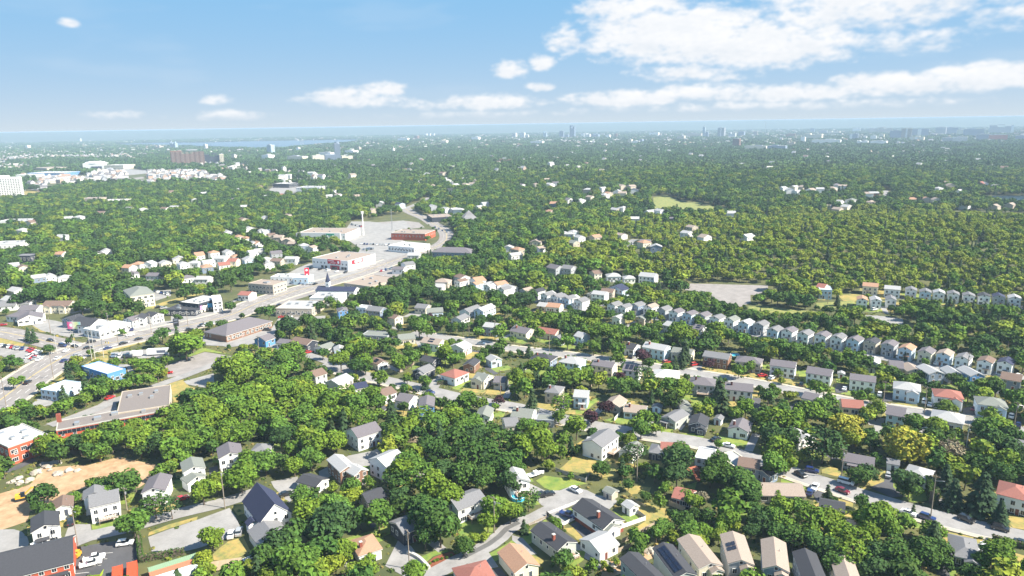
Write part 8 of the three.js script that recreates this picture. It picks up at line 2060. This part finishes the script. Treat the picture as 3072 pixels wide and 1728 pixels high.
// ---------- single things ----------
const S = SPOT_MAP, orange = std(lin(.52, .085, .03), .6, { map: texWall }), green = std(lin(.25, .36, .22), .6, { map: texWall });
function container(label, x, z, th, mat, L = 12.2) {
  const root = thing('shipping_container', label, 'container', x, 0, z, th); mesh('shell', boxGeo(0, 1.32, 0, 2.44, 2.5, L), mat, root);
  for (const s of [-1, 1]) for (const e of [-1, 1]) mesh('corner_post', boxGeo(s * 1.22, 1.32, e * (L / 2), .16, 2.6, .16), mat, root);
  const ribs = new Geo(); for (let k = 0; k < L / .5; k++) { ribs.box(1.24, 1.3, -L / 2 + .3 + k * .5, .06, 2.2, .2); ribs.box(-1.24, 1.3, -L / 2 + .3 + k * .5, .06, 2.2, .2); ribs.box(0, 2.585, -L / 2 + .3 + k * .5, 2.2, .04, .2); } mesh('corrugation', ribs.build(), mat, root, 'stuff');
  for (const s of [-.6, .6]) { const d = mesh('door', boxGeo(s, 1.3, L / 2 + .04, 1.1, 2.3, .06), mat, root); mesh('lock_bar', boxGeo(s, 1.3, L / 2 + .1, .06, 2.2, .06), M.metal, d); }
  fillDisc(x, z, 3, 1); return root;
}
container('orange shipping container nearer the hedge on the dark asphalt', S.container2[0] + 2.2, S.container2[1] + 4.6, .47, orange); container('orange shipping container farther from the hedge on the dark asphalt', S.container1[0] + 1.2, S.container1[1] + 5.6, .47, orange);
const ang = Math.atan2(-(S.cg_r[1] - S.cg[1]), S.cg_r[0] - S.cg[0]);
{ const dx = Math.cos(ang), dz = -Math.sin(ang), nx = Math.sin(ang), nz = Math.cos(ang); const at = (k) => [S.cg[0] + nx * 2.6 * k, S.cg[1] + nz * 2.6 * k]; [['green topped container at the hedge', green], ['orange topped container between green and white ones', std(lin(.55, .19, .10), .6, { map: texWall })], ['white container beside the orange topped one', std(lin(.68, .70, .72), .6, { map: texWall })]].forEach(([l, m], k) => container(l, ...at(k), ang + Math.PI / 2, m, 12.2)); }
{ // boat on its stand
  const root = thing('boat', 'white motor boat parked on land beside the blue pool house', 'boat', S.boat[0], .2, S.boat[1], .5), st = [[-3, .9, 1.3], [-1, .95, 1.3], [1, 1.0, 1.15], [2.4, 1.1, .7], [3.3, 1.25, .05]], g = new Geo();
  for (let i = 0; i < st.length - 1; i++) { const [x0, y0, w0] = st[i], [x1, y1, w1] = st[i + 1]; for (const s of [1, -1]) g.quad([x0, 0, 0], [x1, .1, 0], [x1, y1, s * w1], [x0, y0, s * w0]); g.quad([x0, y0 - .08, w0], [x1, y1 - .08, w1], [x1, y1 - .08, -w1], [x0, y0 - .08, -w0]); } g.quad([-3, 0, 0], [-3, .9, 1.3], [-3, .9, -1.3], [-3, 0, 0]);
  mesh('hull', g.build(), carPaint.W, root); mesh('cabin', profile([[-.8, .9], [-.7, 1.7], [.6, 1.75], [1.3, .95]], 1.7), M.trim, root); mesh('windscreen', boxGeo(.85, 1.4, 0, .06, .5, 1.3), M.glass, root);
}
for (const [k, label, r] of [['pool1', 'blue above-ground pool beside the white maple edge house', 2.2], ['pool2', 'round turquoise pool behind dark brown duplex', 2.6]]) { const [x, z] = S[k], root = thing('swimming_pool', label, 'pool', x, 0, z); mesh('pool_wall', new THREE.CylinderGeometry(r, r, 1.2, 28, 1, true).translate(0, .6, 0), std(lin(.05, .35, .55), .5), root); mesh('pool_water', new THREE.CylinderGeometry(r - .06, r - .06, .05, 28).translate(0, 1.05, 0), new THREE.MeshPhysicalMaterial({ color: lin(.05, .42, .55), roughness: .1 }), root); mesh('rim', new THREE.TorusGeometry(r, .1, 6, 28).rotateX(Math.PI / 2).translate(0, 1.2, 0), M.trim, root); fillDisc(x, z, r, 1); }
{ // boulders along the dirt lot
  const r = rngOf(41), spots = [S.rock, S.rock2, S.rock3, S.rock4, S.rock5, S.rock6, S.rock7], mats = [std(lin(.42, .39, .35), .95, { map: texDirt }), std(lin(.34, .30, .26), .95, { map: texDirt })], w = ['upper pile of the dirt lot', 'lower pile of the dirt lot', 'middle of the dirt lot', 'tree side of the dirt lot', 'top of the rocky bank', 'middle of the rocky bank', 'foot of the rocky bank'];
  spots.forEach(([x, z], k) => { for (let i = 0; i < 7; i++) { const g = new THREE.IcosahedronGeometry(1, 1), p = g.attributes.position; for (let j = 0; j < p.count; j++) { const n = 1 + .35 * noiseA(p.getX(j) * 1.3 + k * 7 + i, p.getY(j) * 1.3 + p.getZ(j)); p.setXYZ(j, p.getX(j) * n, p.getY(j) * n * .7, p.getZ(j) * n); } g.computeVertexNormals(); const s = .4 + .8 * r(), o = mesh('boulder', g, mats[i % 2], scene); o.scale.set(s * 1.4, s, s * 1.1); o.position.set(x + (r() - .5) * 9, s * .3, z + (r() - .5) * 5); o.rotation.y = r() * 6; tag(o, `pale boulder on the ${w[k]}`, 'boulder', `boulders on the ${w[k]}`); } });
}
function signBoard(name, label, x, z, th, w, h, y, tex, posts) {
  const root = thing(name, label, 'sign', x, 0, z, th); mesh('board', new THREE.BoxGeometry(w, h, .4), [M.metal, M.metal, M.metal, M.metal, std(lin(1, 1, 1), .6, { map: tex }), M.metal], root).position.y = y; for (const p of posts) mesh('post', boxGeo(p, (y - h / 2) / 2, 0, .3, y - h / 2, .3), M.metal, root); return root;
}
signBoard('billboard', 'bright pink and rainbow billboard before the slate blue shop', S.billboard[0], S.billboard[1], -.1, 8.4, 4.4, 5, signTexture(256, 128, (g) => { const gr = g.createLinearGradient(0, 0, 256, 0); [['0', '#f04a8c'], ['.3', '#f7a9c4'], ['.45', '#f5f0d8'], ['.7', '#e9f0a0'], ['1', '#9bdfe8']].forEach(([a, c]) => gr.addColorStop(+a, c)); g.fillStyle = gr; g.fillRect(0, 0, 256, 128); g.fillStyle = '#fff'; g.beginPath(); g.arc(70, 60, 30, 0, 7); g.fill(); }), [-3, 3]);
signBoard('pylon_sign', 'tall red pylon sign beside the main road', S.pylon[0], S.pylon[1], .5, 3.4, 10, 6.4, signTexture(64, 192, (g) => { g.fillStyle = '#c31230'; g.fillRect(0, 0, 64, 192); g.fillStyle = '#f3d7da'; g.beginPath(); g.arc(32, 34, 16, 0, 7); g.fill(); g.fillRect(20, 90, 24, 16); g.fillRect(20, 120, 24, 16); }), [-1, 1]);
signBoard('pylon_sign', 'dark narrow pylon sign by the road trees', S.sign2[0], S.sign2[1], .6, 3, 5, 5.4, signTexture(64, 96, (g) => { g.fillStyle = '#1c1e26'; g.fillRect(0, 0, 64, 96); g.fillStyle = '#5b6270'; g.fillRect(8, 12, 48, 18); g.fillRect(8, 44, 48, 14); }), [-1.2, 1.2]);
{ // masts on the plaza
  const [x, z] = S.celltower, a = thing('cell_tower', 'tall white monopole tower on the plaza lot', 'tower', x, 0, z); mesh('shaft', new THREE.CylinderGeometry(.55, .8, 27, 12).translate(0, 13.5, 0), M.trim, a); for (let i = 0; i < 3; i++) mesh('antenna_panel', boxGeo(Math.cos(i * 2.1) * 1.5, 25.6, Math.sin(i * 2.1) * 1.5, .5, 3, .5), M.trim, a); mesh('head_frame', new THREE.TorusGeometry(1.6, .15, 6, 14).rotateX(Math.PI / 2).translate(0, 26.4, 0), M.trim, a);
  const [u, v] = S.mast, b = thing('lattice_mast', 'thin lattice mast behind the red walled store', 'mast', u, 0, v), g = new Geo(), H = 25; for (const [i, j] of [[-.6, -.6], [.6, -.6], [.6, .6], [-.6, .6]]) g.beam([i * 1.2, 0, j * 1.2], [i * .4, H, j * .4], .09); mesh('legs', g.build(), M.metal, b); const l = new Geo(); for (let y = 0; y < H - 2; y += 2.4) { const k = 1.2 - .8 * y / H, k2 = 1.2 - .8 * (y + 2.4) / H; l.beam([-.6 * k, y, .6 * k], [.6 * k2, y + 2.4, .6 * k2], .05).beam([.6 * k, y, -.6 * k], [.6 * k2, y + 2.4, .6 * k2], .05); } mesh('lacing', l.build(), M.metal, b);
}
{ const [x, z] = S.dome, a = thing('domed_hall', 'white rounded sports dome on the left horizon estates', 'hall', x, 0, z - 25, .1); const g = new THREE.CylinderGeometry(30, 30, 84, 28, 1, false, 0, Math.PI).rotateZ(Math.PI / 2).rotateX(0); g.scale(1, .45, 1); mesh('dome_skin', new THREE.SphereGeometry(1, 28, 14, 0, Math.PI * 2, 0, Math.PI / 2).scale(33, 6, 22), wallMat.W, a).position.y = 17; mesh('wall', boxGeo(0, 8.4, 0, 62, 17.4, 40), wallMat.W, a); mesh('dark_entrance', boxGeo(10, 4, 20.5, 32, 7, 3), roofMat.v, a); }
{ const [x, z] = S.pyramid, a = thing('church', 'church with grey pyramid roof at the bend', 'church', x, 0, z - 10, .25); mesh('wall', boxGeo(0, 2, 0, 24, 4.4, 24), wallMat.T, a); mesh('pyramid_roof', new THREE.ConeGeometry(20, 15, 4).rotateY(Math.PI / 4).translate(0, 11.5, 0), roofMat.g, a); const w = mesh('side_hall', boxGeo(24, 2.4, -2, 26, 5, 14), wallMat.G, a); mesh('side_roof', boxGeo(24, 5.1, -2, 27, .5, 15), roofMat.g, w); fillPoly(foot(x + 8, z - 10, .25, 52, 26), 1); clearView(x, z - 10, 24, 10, .3); }
{ // steeple of the black roofed church
  const c = scene.children.find((o) => o.userData.label === 'white church with black roof and steeple'); if (c) { const t = mesh('steeple', boxGeo(-7, 9, 0, 2.6, 4, 2.6), wallMat.W, c); mesh('spire', new THREE.ConeGeometry(1.9, 7, 4).rotateY(Math.PI / 4).translate(-7, 14.4, 0), roofMat.v, t); for (const s of [-1]) addWindow(t, 's', -7, 9, 1.31, 0); for (let k = -4; k <= 5; k++) addWindow(c, 't', k * 1.6, 2.4, 5.01, 0); }
  const d = scene.children.find((o) => o.userData.label === 'white church with steep navy roof'); if (d) { const p = mesh('entrance_porch', boxGeo(0, 1.6, 0, 3, 3.4, 2.6), wallMat.W, d); p.position.set(-5.8, 0, 4); mesh('porch_roof', gableRoof(new Geo(), 2.6, 3, 3.3, .7, .3, .3, .15, .18).build().rotateY(Math.PI / 2), roofMat.v, p); mesh('porch_door', boxGeo(0, 1.2, 1.34, 1.4, 2.2, .08), roofMat.v, p); }
}
{ const [x, z] = S.trailer, a = thing('box_trailer', 'white box trailer with dark print on the shop lot', 'trailer', x, .9, z, .12); mesh('box', boxGeo(0, 1.4, 0, 11, 2.8, 2.5), carPaint.W, a); mesh('dark_print', boxGeo(2, 1.5, 1.27, 4.4, 1.4, .03), std(lin(.12, .14, .2), .6), a); for (const s of [-3.5, 3.5]) for (const k of [-1, 1]) mesh('wheel', wheelG, M.tyre, a).position.set(s, -.4, k); const b = thing('box_trailer', 'short white box trailer next to the printed one', 'trailer', x - 11, .5, z + 1.2, .1); mesh('box', boxGeo(0, 1.2, 0, 5.4, 2.4, 2.4), carPaint.W, b); for (const k of [-1, 1]) mesh('wheel', wheelG, M.tyre, b).position.set(0, -.1, k); }
{ const [x, z] = S.bin, a = thing('waste_skip', 'lime green skip beside the red building', 'skip', x, 0, z, .15), lime = std(lin(.42, .55, .03), .6); mesh('tub', new Geo().hexa([[-1.3, 0, 1], [1.3, 0, 1], [1.3, 0, -1], [-1.3, 0, -1], [-1.7, 1.4, 1.2], [1.7, 1.4, 1.2], [1.7, 1.4, -1.2], [-1.7, 1.4, -1.2]]).build(), lime, a); mesh('lid', boxGeo(0, 1.45, 0, 3.3, .08, 2.3), std(lin(.06, .06, .06), .8), a); }
{ const [x, z] = S.excavator, a = thing('excavator', 'yellow excavator at the dirt lot edge', 'excavator', x, 0, z, .5), yel = std(lin(.62, .36, .03), .6); for (const s of [-.9, .9]) mesh('track', profile([[-1.6, .1], [1.6, .1], [1.8, .45], [1.6, .8], [-1.6, .8], [-1.8, .45]], .5, .05).translate(0, 0, s), M.tyre, a); mesh('house', boxGeo(-.4, 1.5, 0, 2.6, 1.2, 2), yel, a); mesh('cab', boxGeo(.5, 2.1, .6, 1.2, 1.5, .9), M.glass, a); const b = mesh('boom', new Geo().beam([.8, 1.6, -.3], [3.2, 3.6, -.3], .2).beam([3.2, 3.6, -.3], [4.6, 1.6, -.3], .16).build(), yel, a); mesh('bucket', boxGeo(4.7, 1.2, -.3, .7, .7, .9), yel, b); }
{ const [x, z] = S.daycare, a = thing('loader', 'yellow forklift beside the white pickups', 'forklift', x, 0, z, 1.6), yel = std(lin(.62, .32, .03), .6); mesh('body', boxGeo(0, .9, 0, 2.2, 1, 1.2), yel, a); mesh('overhead_guard', boxGeo(0, 2.1, 0, 1.3, .1, 1.1), yel, a); for (const s of [-.6, .6]) for (const k of [-.5, .5]) mesh('post', boxGeo(s, 1.7, k, .08, .9, .08), yel, a); mesh('mast', boxGeo(1.2, 1.4, 0, .15, 2.6, 1), M.tyre, a); for (const s of [-.7, .7]) for (const k of [-.6, .6]) mesh('wheel', wheelG, M.tyre, a).position.set(s, .33, k); }
function harbourCrane(name, label, x, z, h, jib) { const a = thing(name, label, 'crane', x, 0, z, .3), g = new Geo(); for (const s of [-9, 9]) for (const k of [-7, 7]) g.beam([s, 0, k], [s * .6, h * .6, k * .6], 1); g.beam([-9, h * .3, 7], [9, h * .3, 7], .7).beam([-9, h * .3, -7], [9, h * .3, -7], .7); mesh('portal_frame', g.build(), M.metal, a); mesh('boom', new Geo().beam([16, h * .6, 0], [-8, h * .62, 0], 1.3).beam([-8, h * .62, 0], [-jib, h * 1.15, 0], 1.1).beam([0, h * .6, 0], [0, h * .95, 0], .8).build(), M.metal, a); }
harbourCrane('harbour_crane', 'grey gantry crane with raised boom at the harbour', S.crane[0], S.crane[1], 52, 46);
{ const [x, z] = S.crane2, a = thing('tower_crane', 'slim construction crane above the skyline', 'crane', x, 0, z, .2); mesh('mast', new Geo().beam([0, 0, 0], [0, 95, 0], 1.3).build(), M.metal, a); mesh('jib', new Geo().beam([14, 92, 0], [-20, 110, 0], 1).build(), M.metal, a); }
{ const [x, z] = S.stairs, a = thing('garden_stairs', 'red wooden stairs climbing behind the flat roofed house', 'stairs', x, 0, z, .35); for (let i = 0; i < 10; i++) mesh('step', boxGeo(0, .2 + i * .24, -i * .34, 2, .09, .32), M.redwood, a); for (const s of [-1.05, 1.05]) mesh('rail', new Geo().beam([s, 1.1, .2], [s, 3.4, -3.3], .06).beam([s, .1, .2], [s, 2.4, -3.3], .08).build(), M.redwood, a); mesh('landing', boxGeo(0, 2.55, -4.6, 4.5, .14, 2.2), M.redwood, a); for (const s of [-2, 2]) mesh('post', boxGeo(s, 1.25, -4, .14, 2.5, .14), M.redwood, a); }
{ const [x, z] = S.deck, a = thing('timber_platform', 'low timber platform beside the church lawn', 'platform', x, 0, z, .25); for (let i = 0; i < 14; i++) mesh('plank', boxGeo(0, .45, -2.2 + i * .34, 9, .08, .31), std(lin(.47, .36, .23), .9, { map: texRoof }), a); for (const s of [-4, 0, 4]) for (const k of [-2, 2]) mesh('leg', boxGeo(s, .2, k, .2, .4, .2), M.wood, a); }
{ const [x, z] = S.deck, a = thing('stacked_ladder_rack', 'white ladder rack lying beside the timber platform', 'rack', x + 7, 0, z - 4, .75); for (const s of [-.5, 0, .5]) mesh('rail', boxGeo(0, .5 + s * .1, s * 1.4, 6.5, .14, .14), M.trim, a); for (let i = 0; i < 9; i++) mesh('rung', boxGeo(-3 + i * .75, .5, 0, .12, .12, 1.6), M.trim, a); for (const s of [-2.8, 2.8]) mesh('foot', boxGeo(s, .22, 0, .2, .44, 1.6), M.trim, a); }
{ const [x, z] = S.wallcurve, a = thing('retaining_wall', 'curved white retaining wall beside the flower bed', 'wall', x, 0, z), g = new Geo(); let p = null; const P = []; for (let i = 0; i <= 12; i++) { const t = i / 12; P.push([-3.4 + 7 * t, -3.2 + 7.4 * t - 1.2 * Math.sin(t * 3.14)]); } for (let i = 0; i < 12; i++) { const [x0, z0] = P[i], [x1, z1] = P[i + 1]; mesh('block', new Geo().beam([x0, .45, z0], [x1, .45, z1], .42).build(), M.concrete, a); } }
{ const bed = PATCH_MAP.find((p) => p[1] === 'flower_bed')[2], r = rngOf(64); let cx = 0, cz = 0; for (const [x, z] of bed) { cx += x / bed.length; cz += z / bed.length; } for (let i = 0; i < 9; i++) { const t = (i - 4) / 4, x = cx + t * 4.4 + r() * .4, z = cz - t * 2.3 + (r() - .5) * 1.1, a = thing('bedding_plant', 'small green plant in the red mulch bed', 'plant', x, .13, z, r() * 6, 'plants in the red mulch bed'); mesh('leaves', CROWN.mid[i % 5], LEAF.g[0], a).scale.setScalar(.36 + .2 * r()); a.children[0].position.y = .3; } }
{ const [x, z] = S.tarp, a = thing('tarp_cover', 'red and blue tarp beside the terracotta bungalow', 'tarp', x, 0, z, .3), r = rngOf(8), g = new Geo(), H = (i, j) => .5 + .35 * noiseA(i * .7, j * .7); for (let i = 0; i < 6; i++) for (let j = 0; j < 4; j++) g.quad([i * .7 - 2, H(i, j), j * .7], [i * .7 - 1.3, H(i + 1, j), j * .7], [i * .7 - 1.3, H(i + 1, j + 1), j * .7 + .7], [i * .7 - 2, H(i, j + 1), j * .7 + .7]); mesh('red_sheet', g.build(), std(lin(.5, .02, .04), .7), a); mesh('blue_sheet', boxGeo(1, .9, 1.4, 1.4, .3, 1.6), std(lin(.03, .12, .5), .7), a); mesh('wood_pile', boxGeo(0, .25, 1.4, 3.8, .5, 2.6), M.wood, a); }
{ // painted bays on the dark lot and the crosswalks of the junction
  const g = new Geo(), [cx, cz] = S.container1; for (let i = 0; i < 6; i++) g.quad([cx - 14 + 0, .16, cz + 6 - i * 3], [cx - 8.5, .16, cz + 5.2 - i * 3], [cx - 8.5, .16, cz + 5.06 - i * 3], [cx - 14, .16, cz + 5.86 - i * 3]);
  tag(mesh('bay_marking', g.build(), paint, scene), null, null, null, 'structure');
  const j = ROAD_MAP.find((r) => r[0] === 'main_road')[2], [jx, jz] = j[4], w = new Geo(); for (const [ox, oz, a] of [[-16, 8, .9], [16, -10, .9], [-10, -14, -.5]]) for (let k = -5; k <= 5; k++) { const c = Math.cos(a), s = Math.sin(a), X = jx + ox + c * k * 1.5, Z = jz + oz - s * k * 1.5; w.quad([X - .25, .21, Z + 1.4], [X + .25, .21, Z + 1.4], [X + .25, .21, Z - 1.4], [X - .25, .21, Z - 1.4]); }
  tag(mesh('crosswalk_marking', w.build(), paint, scene), null, null, null, 'structure');
}
// things that share their words are told apart by their order from left to right
{
  const by = new Map(); for (const o of scene.children) if (o.userData.label && !o.userData.kind) { const l = o.userData.label; by.has(l) ? by.get(l).push(o) : by.set(l, [o]); }
  const unit = ['first', 'second', 'third', 'fourth', 'fifth', 'sixth', 'seventh', 'eighth', 'ninth', 'tenth', 'eleventh', 'twelfth', 'thirteenth', 'fourteenth', 'fifteenth', 'sixteenth', 'seventeenth', 'eighteenth', 'nineteenth'], tens = ['', '', 'twent', 'thirt', 'fort', 'fift'];
  const ord = (n) => n < 20 ? unit[n - 1] : n % 10 ? tens[Math.floor(n / 10)] + 'y-' + unit[n % 10 - 1] : tens[n / 10] + 'ieth';
  for (const [l, list] of by) if (list.length > 1) { list.sort((a, b) => a.position.x / -a.position.z - b.position.x / -b.position.z); list.forEach((o, i) => { o.userData.label = `${l}, ${ord(i + 1)} from left`; o.userData.group = l; }); } else if (list[0].userData.group === l) delete list[0].userData.group;
}
renderer.render(scene, camera);
